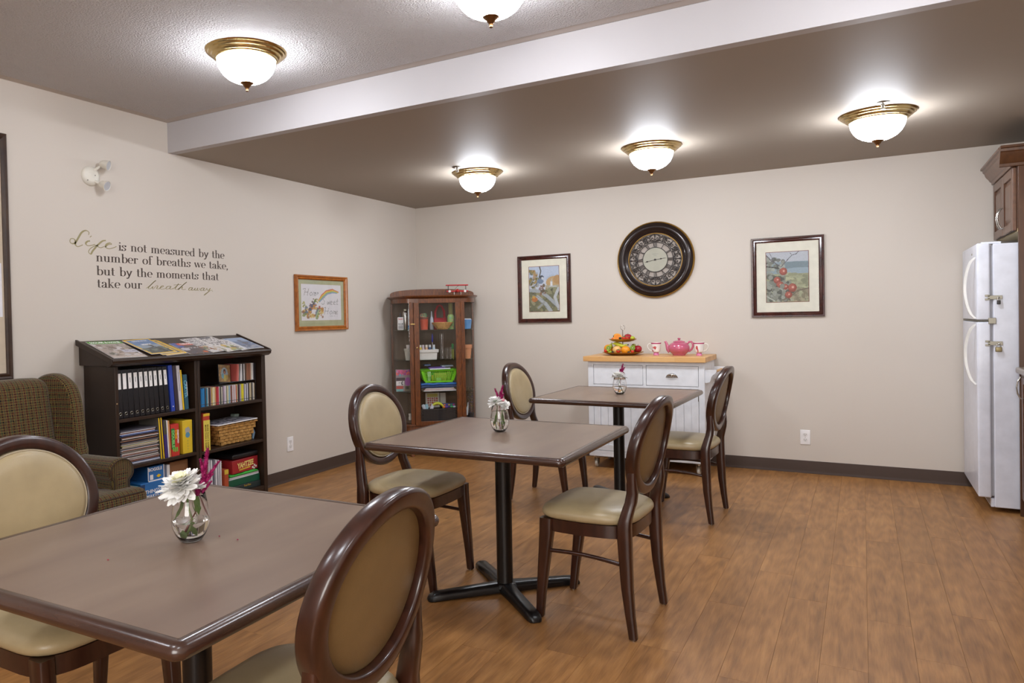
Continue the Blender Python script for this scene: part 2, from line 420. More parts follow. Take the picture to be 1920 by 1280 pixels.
def text_mesh(txt, size, depth=.0006, bold=0.0, align='CENTER', shear=0.0, sx=1.0):
    cu = bpy.data.curves.new('t', 'FONT'); cu.body = txt; cu.size = size; cu.extrude = depth; cu.offset = bold; cu.align_x = align; cu.align_y = 'CENTER'; cu.shear = shear; cu.resolution_u = 3
    o = bpy.data.objects.new('t', cu); COL.objects.link(o)
    dg = bpy.context.evaluated_depsgraph_get(); me = bpy.data.meshes.new_from_object(o.evaluated_get(dg))
    vs = [(v.co.x*sx, v.co.y, v.co.z) for v in me.vertices]; fs = [tuple(p.vertices) for p in me.polygons]
    bpy.data.objects.remove(o); bpy.data.curves.remove(cu); bpy.data.meshes.remove(me)
    return vs, fs
def add_text(name, txt, size, mat, parent, M, bold=0.0, sx=1.0, shear=0.0, depth=.0005):
    vs, fs = text_mesh(txt, size, depth, bold, shear=shear, sx=sx)
    return MB().add(vs, fs, 0, M).obj(name, mat, parent, smooth=0)
# frames: matrices that map local (x right, y up, z out) onto surfaces
def FX(x, y, z): return Matrix(((0, 0, 1, x), (1, 0, 0, y), (0, 1, 0, z), (0, 0, 0, 1)))          # faces +x ; local x -> world +y
def FY(x, y, z): return Matrix(((1, 0, 0, x), (0, 0, -1, y), (0, 1, 0, z), (0, 0, 0, 1)))         # faces -y ; local x -> world +x
# ================================================================ ROOM
def st(name, mb, mats, **k):
    o = mb.obj(name, mats, smooth=k.pop('smooth', 0), **k); o['kind'] = 'structure'; return o
fl = st('floor', MB().bx(-.05, RX, RB, .05, -.06, -.0045), M_GAP)
# vinyl planks, each its own piece
PW, PL = .154, 1.22
def plank_mesh(w, l, nm):
    b = MB(); g = .0002; c = .0003; x, y = w/2-g, l/2-g
    vs = [(-x, -y, -.0045), (x, -y, -.0045), (x, y, -.0045), (-x, y, -.0045), (-x, -y, -.0009), (x, -y, -.0009), (x, y, -.0009), (-x, y, -.0009), (-x+c, -y+c, 0), (x-c, -y+c, 0), (x-c, y-c, 0), (-x+c, y-c, 0)]
    fs = [(0,1,5,4),(1,2,6,5),(2,3,7,6),(3,0,4,7),(4,5,9,8),(5,6,10,9),(6,7,11,10),(7,4,8,11),(8,9,10,11)]
    return b.add(vs, fs).mesh(nm, [M_FLOOR], 0)
pm_full = plank_mesh(PW, PL, 'plank')
x0 = 4.014-PW*26; cutm = {}
offs = [0, .43, .86, .21, .64, 1.07, .33, .9, .12, .55, .98]
k = 0; r = 0; xx = x0-PW
while xx < RX-.01:
    xa, xb = max(xx, .0), min(xx+PW, RX-.003)
    if xb-xa > .02:
        off = offs[(r*4) % 11]; y1 = -.002
        ys = []; y = -off if off > .05 else -PL
        while True:
            ys.append((max(y, RB+.003), y1)); y1 = y; y -= PL
            if y1 <= RB+.01: break
        for (ya, yb) in ys:
            if yb-ya < .03: continue
            key = (round(xb-xa, 3), round(yb-ya, 3))
            if key not in cutm: cutm[key] = plank_mesh(key[0], key[1], 'plank')
            o = bpy.data.objects.new('plank', cutm[key]); COL.objects.link(o); o.parent = fl; o.location = ((xa+xb)/2, (ya+yb)/2, 0); k += 1
    xx += PW; r += 1
st('wall_left', MB().bx(-.12, 0, RB, .12, -.06, ZH+.1), M_WALL)
st('wall_back', MB().bx(0, RX+.12, 0, .12, -.06, ZH+.1), M_WALL)
st('wall_right', MB().bx(RX, RX+.12, RB, 0, -.06, ZH+.1), M_WALL)
st('wall_rear', MB().bx(-.12, RX+.12, RB-.12, RB, -.06, ZH+.1), M_WALL)
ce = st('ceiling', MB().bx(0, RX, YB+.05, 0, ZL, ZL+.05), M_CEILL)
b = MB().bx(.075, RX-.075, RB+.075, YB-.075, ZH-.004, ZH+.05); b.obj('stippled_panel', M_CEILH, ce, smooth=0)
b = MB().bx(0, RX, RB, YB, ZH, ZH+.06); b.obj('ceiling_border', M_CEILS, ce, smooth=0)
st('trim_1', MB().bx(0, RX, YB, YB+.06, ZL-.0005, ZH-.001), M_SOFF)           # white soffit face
def cove(name, M, L):
    poly = [(0, 0), (.018, 0), (.017, .004), (.009, .012), (.0055, .022), (.005, .094), (.003, .098), (0, .098)]
    rings = [[(x, l, z) for x, z in poly] for l in (0, L)]
    return st(name, MB().loft(rings, 0, M), M_COVE, smooth=30)
cove('baseboard_left', T(0, -8.5, 0), 8.5)
cove('baseboard_back', T(0, 0, 0) @ RZ(-PI/2), 4.85)

# unseen window added in the rear wall; its area light fills the room
WN = MB(); wx0, wx1, wz0, wz1 = 3.35, 5.20, .80, 2.25; yy = RB+.03
WN.bx(wx0-.07, wx1+.07, RB, yy, wz0-.07, wz0).bx(wx0-.07, wx1+.07, RB, yy, wz1, wz1+.07).bx(wx0-.07, wx0, RB, yy, wz0, wz1).bx(wx1, wx1+.07, RB, yy, wz0, wz1).bx(4.255, 4.295, RB, yy, wz0, wz1)
wn = st('added_window_1', WN, M_TRIMW)
MB().bx(wx0, wx1, RB+.004, RB+.008, wz0, wz1).obj('pane', plain('cdd6e0', .1), wn, smooth=0)
ld = bpy.data.lights.new('added_fill_light', 'AREA'); ld.shape = 'RECTANGLE'; ld.size = wx1-wx0; ld.size_y = wz1-wz0; ld.energy = FILL_W; ld.color = (1.0, .97, .93)
lo = bpy.data.objects.new('added_fill_light', ld); COL.objects.link(lo); lo.location = ((wx0+wx1)/2, RB+.05, (wz0+wz1)/2); lo.rotation_euler = (PI/2, 0, 0)
# ================================================================ CEILING LIGHTS
def make_lamp():
    t = thing('ceiling_light', 'x', 'ceiling light')
    p = [(0, 0), (.198, 0), (.199, -.004), (.194, -.010), (.186, -.013), (.183, -.019), (.178, -.022), (.171, -.024), (.168, -.031), (.162, -.036), (.156, -.038), (.153, -.044), (.146, -.047), (.140, -.046), (.138, -.03), (0, -.03)]
    MB().lathe(p, 64).obj('brass_pan', M_BRASS, t, smooth=25)
    n = 14; q = [(.144*math.cos(a)**.85, -.040-.118*math.sin(a)) for a in [i/n*PI/2*.97 for i in range(n+1)]]
    MB().lathe(q, 48, cap=False).obj('glass_bowl', M_BOWL, t, smooth=60)
    f = [(0, -.150), (.030, -.152), (.033, -.157), (.030, -.160), (.020, -.168), (.013, -.178), (.008, -.184), (.007, -.192), (.008, -.195), (.005, -.199), (0, -.199)]
    MB().lathe(f, 24).obj('finial', M_BRONZE, t, smooth=30)
    return t
L0 = make_lamp()
LS = [((1.38, -3.82, ZH), 'bowl ceiling light with brass pan, whole one on the stippled ceiling'),
      ((2.75, -3.87, ZH), 'brass and glass bowl ceiling light cut by the top edge of the photo'),
      ((1.397, -1.325, ZL), 'bowl ceiling light with brass pan, on the low ceiling, nearest the room corner'),
      ((2.772, -1.402, ZL), 'bowl ceiling light with brass pan, on the low ceiling above the clock'),
      ((4.095, -1.47, ZL), 'brass and glass bowl ceiling light on the low ceiling nearest the refrigerator'),
      ((4.12, -3.9, ZH), 'brass and glass bowl ceiling light out of frame to the right on the stippled ceiling'),
      ((1.38, -6.6, ZH), 'brass and glass bowl ceiling light behind the camera by the left wall'),
      ((2.75, -6.6, ZH), 'brass and glass bowl ceiling light behind the camera in the middle of the room'),
      ((4.12, -6.6, ZH), 'brass and glass bowl ceiling light behind the camera by the right wall')]
for i, (loc, lab) in enumerate(LS):
    o = L0 if i == 0 else copy_tree(L0); o.location = loc
    if loc[2] == ZL:
        for ch in o.children:
            if ch.name.startswith('glass_bowl'): ch.data = ch.data.copy(); ch.data.materials[0] = M_BOWL2
    o['label'] = lab; o['group'] = 'bowl ceiling lights'

# sprinklers
def sprinkler(loc, lab):
    t = thing('fire_sprinkler', lab, 'sprinkler', loc, group='ceiling sprinklers')
    MB().lathe([(0, 0), (.036, 0), (.038, -.003), (.030, -.007), (.014, -.007), (.012, -.004), (0, -.004)], 28).obj('escutcheon', M_STEEL, t)
    b = MB().lathe([(0, 0), (.008, -.002), (.008, -.018), (.005, -.020), (.005, -.036), (0, -.036)], 12)
    b.tube([(.009, 0, -.018), (.011, 0, -.028), (.004, 0, -.036)], .0018, 6).tube([(-.009, 0, -.018), (-.011, 0, -.028), (-.004, 0, -.036)], .0018, 6)
    b.obj('nozzle', M_STEEL, t)
    MB().lathe([(0, -.036), (.012, -.036), (.013, -.038), (0, -.039)], 12).obj('deflector', M_STEEL, t)
sprinkler((1.364, -1.60, ZL), 'small chrome fire sprinkler on the ceiling beside the light over the corner cabinet')
sprinkler((4.117, -1.72, ZL), 'small chrome fire sprinkler on the ceiling beside the light nearest the refrigerator')

# ================================================================ TABLES
def rr(h, r, n=6):
    pts = []
    for q, (sx, sy) in enumerate(((1, 1), (-1, 1), (-1, -1), (1, -1))):
        for i in range(n+1):
            a = q*PI/2+i/n*PI/2; pts.append((sx*(h-r)+r*math.cos(a), sy*(h-r)+r*math.sin(a)))
    return pts
def make_table():
    t = thing('dining_table', 'x', 'table'); H = .475; z = .745
    MB().prism(rr(H-.031, .004), z-.02, z-.0006).obj('tabletop', M_LAM, t, smooth=20)
    prof = [(.032, -.018), (.031, -.0035), (.0295, -.0002), (.020, .0012), (.010, -.001), (.004, -.007), (.001, -.014), (.001, -.021), (.005, -.029), (.010, -.032), (.045, -.032)]
    MB().loft([[(x, y, z+dz) for x, y in rr(H-i, max(.003, .030-i))] for i, dz in prof], cap=False).obj('edge_band', M_EDGE, t, smooth=50)
    MB().bx(-.2, .2, -.2, .2, z-.04, z-.02).obj('mounting_plate', M_BLK, t, bevel=.004)
    MB().lathe([(0, .045), (.040, .045), (.0375, .055), (.0375, z-.042), (0, z-.042)], 32).obj('column', M_BLK, t)
    MB().lathe([(0, .01), (.055, .012), (.06, .03), (.052, .046), (.046, .050), (0, .050)], 32).obj('hub', M_BLK, t)
    arm = MB(); rings = []
    for s_, wd, h0, h1 in [(.02, .040, .012, .052), (.07, .038, .010, .050), (.12, .034, .008, .048), (.30, .033, .006, .040), (.345, .032, .004, .038), (.368, .027, .003, .026), (.378, .016, .003, .012)]:
        rings.append([(s_, -wd, h0), (s_, wd, h0), (s_, wd, h0+(h1-h0)*.55), (s_, wd*.72, h0+(h1-h0)*.9), (s_, wd*.35, h1), (s_, -wd*.35, h1), (s_, -wd*.72, h0+(h1-h0)*.9), (s_, -wd, h0+(h1-h0)*.55)])
    arm.loft(rings); me = arm.mesh('base_arm', [M_BLK], 40)
    for q in range(4):
        o = bpy.data.objects.new('base_arm', me); COL.objects.link(o); o.parent = t; o.rotation_euler = (0, 0, PI/4+q*PI/2)
    g = MB().lathe([(0, .0), (.012, .0), (.013, .006), (0, .007)], 12).mesh('glide', [M_RUB], 30)
    for q in range(4):
        a = PI/4+q*PI/2; o = bpy.data.objects.new('glide', g); COL.objects.link(o); o.parent = t; o.location = (.34*math.cos(a), .34*math.sin(a), 0)
    return t
TB = make_table(); TPOS = [(2.515, -5.215), (2.545, -3.40), (2.55, -1.52)]
TLAB = ['brown laminate square dining table in the foreground, nearest the camera', 'brown laminate square dining table in the middle of the room on a black cross base', 'brown laminate square dining table farthest back, in front of the white kitchen cart']
for i, (x, y) in enumerate(TPOS):
    o = TB if i == 0 else copy_tree(TB); o.location = (x, y, 0); o['label'] = TLAB[i]; o['group'] = 'square pedestal dining tables'
    o.rotation_euler = (0, 0, [.02, .004, -.012][i])

# ================================================================ DINING CHAIRS  (local: faces +x, lateral y)
def ringpt(th, rad=1.0, off=0.0, da=0.0):
    a, hh = .228+da, .206+da
    u = a*rad*math.cos(th); z = .751+hh*rad*math.sin(th); zz = z-.526
    bb = .194+.201*zz+.015*zz*zz-.02*(u/.228)**2
    return (-(bb+off), u, z)
def make_chair():
    t = thing('dining_chair', 'x', 'chair')
    # oval back frame
    n = 72; rings = []
    prof = [(0, -.015), (-.0035, -.0205), (-.012, -.023), (-.030, -.022), (-.040, -.017), (-.043, -.006), (-.043, .014), (-.041, .020), (-.035, .0235), (-.011, .0240), (-.0035, .0215), (0, .0155)]
    for i in range(n):
        th = 2*PI*i/n; rings.append([ringpt(th, 1, of, da) for da, of in prof])
    MB().loft(rings, closed=True, cap=False).obj('back_frame', M_CHW, t, smooth=60)
    # padded front and plain rear panel
    def disc(da, offs, nm, mt):
        b = MB(); rs = []
        for k, of in offs: rs.append([ringpt(2*PI*i/48, k, of, da) for i in range(48)])
        b.loft(rs, cap=True); return b.obj(nm, mt, t, smooth=60)
    disc(-.040, [(1.0, -.004), (.985, -.016), (.95, -.026), (.88, -.033), (.7, -.037), (.4, -.039), (.1, -.039)], 'back_cushion', M_VINYL)
    disc(-.040, [(1.0, -.006), (1.0, -.003), (.96, .000), (.5, .002), (.1, .002)], 'rear_panel', M_VINYLB)
    MB().tube([ringpt(2*PI*i/64, 1, -.0215, -.0445) for i in range(64)], .0035, 6, closed=True).obj('piping', M_PIPE, t, smooth=60)
    MB().tube([ringpt(2*PI*i/64, 1, -.0225, -.0530) for i in range(64)], .003, 6, closed=True).obj('piping', M_PIPE, t, smooth=60)
    # legs
    def leg(path, nm='leg'):
        b = MB(); rs = []
        for lat, tt, z, wl, dp in path:
            c = .18; w, d = wl/2, dp/2; e = min(w, d)*c*1.6
            rs.append([(-(tt)+sx, lat+sy, z) for sx, sy in [(-d+e, -w), (d-e, -w), (d, -w+e), (d, w-e), (d-e, w), (-d+e, w), (-d, w-e), (-d, -w+e)]])
        b.loft(rs); return b.obj(nm, M_CHW, t, smooth=50)
    for s in (-1, 1):
        leg([(s*.214, .212, .006, .028, .031), (s*.212, .200, .10, .032, .036), (s*.210, .190, .20, .036, .044), (s*.208, .184, .32, .039, .050), (s*.208, .181, .40, .040, .054), (s*.208, .180, .445, .040, .054), (s*.205, .184, .475, .037, .048), (s*.198, .193, .51, .036, .046), (s*.190, .203, .545, .035, .044), (s*.187, .208, .58, .035, .042), (s*.191, .2075, .62, .031, .036), (s*.196, .2095, .665, .022, .030), (s*.199, .214, .705, .012, .018)])
        leg([(s*.186, -.203, .006, .030, .031), (s*.190, -.194, .10, .034, .036), (s*.193, -.182, .20, .038, .043), (s*.195, -.170, .30, .042, .050), (s*.197, -.160, .38, .045, .057), (s*.198, -.158, .44, .045, .057)])
        # side stretcher, slightly bowed
        MB().tube([(.155-.33*i/8, s*(.196+.008*i/8-.0*i), .300-.010*i/8+.010*math.sin(PI*i/8)) for i in range(9)], [.0085]*9, 10).obj('stretcher', M_CHW, t, smooth=60)
    for (x, y) in ((.203, .186), (.203, -.186), (-.212, .214), (-.212, -.214)):
        MB().lathe([(0, 0), (.010, 0), (.011, .007), (0, .008)], 12, 0, T(x, y, 0)).obj('foot_glide', M_STEEL, t)
    # seat rails
    b = MB(); out = []; inn = []
    def seat_outline(k, n=40):
        pts = []
        for i in range(n):
            a = 2*PI*i/n; ca, sa = math.cos(a), math.sin(a); e = .42
            x = .190*k*math.copysign(abs(ca)**e, ca); y = .218*k*math.copysign(abs(sa)**e, sa)
            if x < 0: y *= 1-.10*(-x/.19)
            x += .008*(1-(y/.218)**2)*(1 if x > 0 else -1)
            pts.append((x, y))
        return pts
    so, si = seat_outline(1.0), seat_outline(.88)
    rs = [[(x, y, .440) for x, y in so], [(x, y, .388) for x, y in so], [(x, y, .388) for x, y in si], [(x, y, .440) for x, y in si]]
    MB().loft(rs, closed=True, cap=False).obj('seat_frame', M_CHW, t, smooth=40)
    # upholstered seat
    rs = []
    for k, z in [(.97, .4405), (1.03, .447), (1.055, .457), (1.05, .469), (1.02, .480), (.95, .490), (.80, .498), (.55, .503), (.28, .5055), (.02, .506)]:
        rs.append([(x*k, y*k*(1 if x > -.12 or k < .9 else .96), z) for x, y in seat_outline(1.0)])
    MB().loft(rs, cap=True).obj('seat', M_VINYL, t, smooth=60)
    return t
CH0 = make_chair()
CHS = [((2.014, -5.224), 0.0, 'oval-backed chair at the foreground table, facing right, cut by the left edge'),
       ((2.921, -5.32), 3.2025, 'oval-backed dining chair in the foreground seen from behind, largest chair in the photo'),
       ((2.057, -3.393), -.005, 'oval-backed dining chair on the left side of the middle table, facing right'),
       ((3.011, -3.415), 3.0956, 'oval-backed dining chair on the right side of the middle table, seen from behind'),
       ((2.070, -1.613), -.02, 'oval-backed chair on the left side of the far table'),
       ((3.001, -1.61), 3.095, 'oval-backed chair on the right of the far table before the white cart')]
for i, ((x, y), a, lab) in enumerate(CHS):
    o = CH0 if i == 0 else copy_tree(CH0); o.location = (x, y, 0); o.rotation_euler = (0, 0, a); o['label'] = lab; o['group'] = 'oval-backed dining chairs'

# ================================================================ WINGBACK ARMCHAIR  (faces +x)
AC = thing('wingback_armchair', 'wingback armchair in brown and gold checked tweed beside the bookcase', 'armchair', (0, 0, 0))
AY = -4.475
def ac(name, b): return b.obj(name, M_TWEED, AC, smooth=60)
def lean(x, y, z): return x-.16*(z), y, z
# back: slab with camel-back top
def backdef(x, y, z):
    if z > 0: z *= 1+.045*(1-(min(1, abs(y)/.27))**2)*1.6-.02*math.cos(min(1, abs(y)/.27)*PI)
    return x-.17*z+.02*(1-(y/.32)**2), y, z
ac('backrest', MB().rbox((.27, AY, .71), (.15, .54, .60), .06, 6, fn=backdef))
# wings: side profile polygon extruded, rounded
def wing(s):
    prof = [(.12, .56), (.44, .58), (.455, .66), (.450, .75), (.440, .84), (.425, .92), (.395, .985), (.34, 1.028), (.275, 1.042), (.205, 1.022), (.15, .975), (.125, .9)]
    cx = sum(p[0] for p in prof)/len(prof); cz = sum(p[1] for p in prof)/len(prof)
    y = AY+s*.275; rs = []; uvs = []
    # resample outline
    P = []; n = len(prof)
    for i in range(n):
        for q in range(4):
            p0, p1, p2, p3 = [prof[(i+d) % n] for d in (-1, 0, 1, 2)]; u = q/4
            P.append(tuple(.5*((2*p1[k])+(-p0[k]+p2[k])*u+(2*p0[k]-5*p1[k]+4*p2[k]-p3[k])*u*u+(-p0[k]+3*p1[k]-3*p2[k]+p3[k])*u**3) for k in (0, 1)))
    KD = [(.2, -.0435), (.5, -.043), (.85, -.040), (.95, -.033), (1.0, -.020), (1.01, 0), (1.0, .020), (.95, .033), (.85, .040), (.5, .043), (.2, .0435)]
    for k, dy in KD:
        rs.append([(cx+(x-cx)*k, y+s*(-dy)*1.0+s*(.2*max(0, x-.2)), cz+(z-cz)*k) for x, z in P])
        for x, z in P: uvs.append((cx+(x-cx)*k, cz+(z-cz)*k))
    W3 = MB(); m_ = len(P); per_ = [0]
    for a_, b_ in zip(P, P[1:]+P[:1]): per_.append(per_[-1]+math.dist(a_, b_))
    W3.loft(rs[:4], cap=True, uvs=uvs[:4*m_]); W3.loft(rs[7:], cap=True, uvs=uvs[7*m_:])
    rim = [r_+r_[:1] for r_ in rs[3:8]]; ruv = [(per_[j], KD[3+q][1]*1.2) for q in range(5) for j in range(m_+1)]
    W3.loft(rim, cap=False, wrap=False, uvs=ruv); ac('wing', W3)
for s in (-1, 1): wing(s)
for s in (-1, 1):
    # rolled arm
    y = AY+s*.325; rs = []; uvs = []
    sec = []
    for i in range(20):
        a = -PI*.30+i/19*PI*1.55; sec.append((.066*math.cos(a), .556+.062*math.sin(a)))
    sec = [(.048, .20)]+sec+[(-.05, .48), (-.05, .20)]
    ln = 0; L = [0]
    for a, c in zip(sec[:-1], sec[1:]): ln += math.dist(a, c); L.append(ln)
    for xx_, sc_ in [(.20, 1), (.35, 1), (.5, 1), (.65, 1.02), (.742, 1.05), (.759, 1.05), (.765, 1.05), (.776, 1.0), (.780, .9), (.781, .5)]:
        rs.append([(xx_, y+s*px_*(sc_ if sc_ > .99 else sc_), (pz-.52)*sc_+.52 if pz > .3 else (.20 if sc_ > .95 else (pz-.52)*sc_+.52)) for px_, pz in sec])
        uvs += [(xx_, l) for l in L] if xx_ < .76 else [(px_*sc_, pz*sc_) for px_, pz in sec]
    ac('arm', MB().loft(rs, cap=True, uvs=uvs))
    pts = [(.783, y+s*p*.99, (q-.52)*.99+.52) for p, q in sec]
    MB().tube(pts, .003, 6).obj('welting', plain('3d2f22', .9), AC)
def seatdef(x, y, z):
    if z > 0: z += .018*(1-(x/.33)**2)*(1-(y/.42)**2)
    if x < .19: y *= .70
    return x, y, z
ac('seat_cushion', MB().rbox((.55, AY, .40), (.62, .86, .13), .045, 8, fn=seatdef))
for zz in (.447, .353):
    pts = [(.845, AY+q*.40, zz) for q in (-1, 1)]
    MB().tube([(.70, AY-.425, zz), (.82, AY-.425, zz), (.853, AY-.395, zz), (.855, AY, zz), (.853, AY+.395, zz), (.82, AY+.425, zz), (.70, AY+.425, zz)], .0035, 6).obj('welting', plain('3d2f22', .9), AC)
ac('base', MB().rbox((.48, AY, .26), (.66, .76, .17), .02, 6))
for sx, sy in ((.76, .33), (.76, -.33), (.2, .33), (.2, -.33)):
    MB().loft([[(sx+a*k, AY+sy+c*k, z) for a, c in ((-1, -1), (1, -1), (1, 1), (-1, 1))] for k, z in ((.017, 0), (.026, .18))]).obj('leg', M_CHW, AC)
# ================================================================ BOOKCASE on the left wall
BC = thing('bookcase', 'dark brown low bookcase with a slanted magazine display top against the left wall', 'bookcase', (0, 0, 0))
def bcp(name, b, bev=.0015): return b.obj(name, M_DKB, BC, bevel=bev)
BX = .012
bcp('side_panel', MB().bx(BX, .30, -3.828, -3.806, 0, 1.075))
bcp('side_panel', MB().bx(BX, .30, -2.634, -2.598, 0, 1.075))
bcp('divider', MB().bx(BX, .298, -3.243, -3.222, .0, 1.058)); bcp('divider', MB().bx(BX, .298, -3.218, -3.199, .0, 1.058))
bcp('back_panel', MB().bx(BX, BX+.006, -3.81, -2.62, .02, 1.06))
for (ya, yb, zs) in ((-3.806, -3.243, (.745, .463, .12)), (-3.199, -2.634, (.742, .455, .12))):
    for z in zs: bcp('shelf', MB().bx(BX, .297, ya, yb, z-.020, z))
    bcp('top_rail', MB().bx(.27, .30, ya, yb, 1.056, 1.078))
    bcp('plinth', MB().bx(.27, .295, ya, yb, 0, .10))
# slanted display top:  z = 1.209 - .335 x
def sz(x): return 1.205-.335*x
def quad_prism(pts_xz, y0, y1): return MB().loft([[(x, y, z) for x, z in pts_xz] for y in (y0, y1)])
bcp('slanted_top', quad_prism([(.0125, sz(.0125)), (.335, sz(.335)), (.335, sz(.335)-.018), (.0125, sz(.0125)-.018)], -3.872, -2.585))
bcp('skirt', quad_prism([(BX, 1.058), (.298, 1.058), (.310, sz(.31)-.018), (BX, sz(BX)-.018)], -3.856, -3.830), .001)
bcp('skirt', quad_prism([(BX, 1.058), (.298, 1.058), (.310, sz(.31)-.018), (BX, sz(BX)-.018)], -2.620, -2.598), .001)
bcp('front_lip', MB().tube([(.340, y, sz(.34)-.004) for y in (-3.874, -3.2, -2.583)], .011, 8), 0)
bcp('front_moulding', quad_prism([(.30, 1.068), (.332, 1.082), (.340, 1.088), (.346, 1.084), (.345, 1.070), (.322, 1.055), (.30, 1.052)], -3.876, -2.581))
for y in (-3.874, -2.588):
    bcp('side_lip', quad_prism([(.0125, sz(.0125)+.010), (.340, sz(.34)+.010), (.345, sz(.345)-.022), (.0125, sz(.0125)-.022)], y-.004, y+.009))
MB().bx(.300, .3006, -3.822, -3.814, .835, .842).obj('paint_chip', plain('b89468', .6), BC, smooth=0)

# ---- magazines on the slanted top
ANG = math.atan(.335)
def on_slant(xc, yc, lift, rot):
    """frame lying on the slope: local x -> world +y, local y -> up the slope (towards the wall)"""
    c, s = math.cos(ANG), math.sin(ANG)
    R = Matrix(((0, -c, s, 0), (1, 0, 0, 0), (0, s, c, 0), (0, 0, 0, 1)))
    return Matrix.Translation((xc, yc, sz(xc)+.0012+lift)) @ R @ RZ(rot)
def magazine(xc, yc, W, H, rot, lift, canvas, label, th=.0035, texts=()):
    M = on_slant(xc, yc, lift, rot)
    o = MB().box((0, 0, th/2), (W, H, th), 0, M).obj('magazine', M_PAPER, smooth=0)
    tag(o, label, 'magazine', 'magazines on the slanted top')
    b = MB(); canvas.patch(b, W, H, M @ T(0, 0, th+.0002)); b.obj('cover', M_PRINTG, o, smooth=0)
    for (tx, size, x, y, mt, sx) in texts: add_text('title', tx, size, mt, o, M @ T(x*W, y*H, th+.0006), sx=sx, bold=.0006)
W_ = plain('f2f0ee', .5); K_ = plain('1d1a1c', .5); R_ = plain('b32a25', .5); Y_ = plain('e8bf1c', .45); B_ = plain('3858a8', .5); G_ = plain('4c9a3c', .5); GR_ = plain('8f8c8a', .5)
c = Canvas(36, 46, 'a3968e'); c.rect(0, 0, 1, .15, '4f9a33').blobs(60, (0, .18, 1, 1), ['8a7a70', 'b7a79a', '776256', 'c7bfc0', '5c5a4c'], .03, .1, 1).rect(.55, .55, 1, .72, 'b9b6c2').textrow(.6, .98, .6, .03, '3d3a48', 2).rect(0, .9, 1, 1, 'b9aaa0').noise(.12, 1)
magazine(.178, -3.722, .225, .285, -.03, 0, c, 'home magazine with a green masthead at the left end of the slanted top', texts=[('HOUSE & HOME', .030, 0, .42, W_, .9)])
def ng(seed, sea=False):
    c = Canvas(30, 44, 'e3b415'); c.rect(.07, .05, .93, .95, '56708f')
    if sea:
        c.rect(.07, .05, .93, .4, '5f7ea8').rect(.07, .4, .93, .62, '8a98a6').rect(.07, .62, .93, .95, '3f4a4a').blobs(22, (.1, .6, .9, .93), ['56605a', '2f3638', '6e7468'], .04, .12, seed)
        c.line([(.55, .38), (.6, .55), (.72, .7), (.7, .9)], .1, '2c2f33').ell(.56, .42, .08, .06, '34383c').line([(.35, .62), (.6, .56)], .05, '363a3e')
    else: c.rect(.07, .05, .93, .95, '7a7263').blobs(20, (.1, .1, .9, .9), ['8c8468', '5c5a4a'], .05, .12, seed)
    return c
magazine(.195, -3.405, .175, .255, .12, .0002, ng(5), 'yellow-bordered magazine, right and lowest of the three overlapping ones', th=.003)
magazine(.192, -3.43, .175, .255, .09, .0036, ng(4), 'yellow-bordered magazine, middle of the three overlapping ones', th=.003)
magazine(.176, -3.485, .205, .262, .08, .0072, ng(3, True), 'yellow-bordered magazine with a blue seascape cover, topmost of three', th=.0035, texts=[('GEOGRAPHIC', .020, 0, .36, plain('c9cdd6'), .95), ('WHALE', .024, 0, .12, W_, .9)])
c = Canvas(30, 36, '4a3a40'); c.rect(0, 0, .32, .4, '3c4f9c').rect(.25, .02, 1, .22, 'c2432f').blobs(26, (0, .25, 1, 1), ['5c4a50', '40383c', '75584e', '3a3f58'], .04, .1, 6).ell(.2, .55, .18, .12, 'b7b3bc').ell(.8, .85, .1, .07, 'c05a2f').textrow(.3, .95, .45, .04, 'cfc8c8', 3)
magazine(.232, -3.208, .185, .215, .02, 0, c, 'dark magazine with a red banner next to the yellow-bordered ones', texts=[('NEWS', .032, .12, .38, plain('e8e0dc'), 1)])
def newsy(bg, seed, pict):
    c = Canvas(30, 44, bg)
    for k in range(9): c.textrow(.06, .94, .03+k*.06, .035, '55525a', seed+k)
    c.blobs(30, (0, .58, 1, 1), pict, .04, .12, seed); return c.noise(.08, seed)
magazine(.182, -3.055, .16, .275, .17, 0, newsy('cfcaca', 11, ['8a5a42', 'b59a72', '5f6a4a', 'c7b5a0']), 'text-covered newsletter, left of the two with grey print in the centre')
magazine(.190, -2.925, .178, .285, .17, .0038, newsy('d6d1cf', 21, ['77805a', 'c9a53a', '93a06a', 'b9b4a6', '5e5a4c']), 'text-covered newsletter with a yellow and green picture, right of the centre pair', texts=[('FREEDOM', .026, 0, .44, plain('5d5a60'), .85)])
magazine(.205, -2.80, .11, .225, .15, .0, newsy('dddcdf', 31, ['d8d6da', 'b4b2b8']), 'white printed leaflet between the newsletters and the blue magazine')
c = Canvas(34, 40, '7d93b5'); c.rect(0, 0, 1, .3, '8ea3c4').rect(0, .35, 1, .7, '5f7396').rect(0, .7, 1, 1, '8b93a3').blobs(20, (0, .3, 1, 1), ['6c7f9e', 'a9b4c6', '51607c', 'c5cad4'], .04, .12, 9).ell(.6, .5, .16, .05, '3b3f4c').rect(0, .12, .12, 1, 'c9ccd4')
magazine(.203, -2.712, .19, .225, .05, .0038, c, 'blue magazine with a sea picture at the right end of the slanted top')

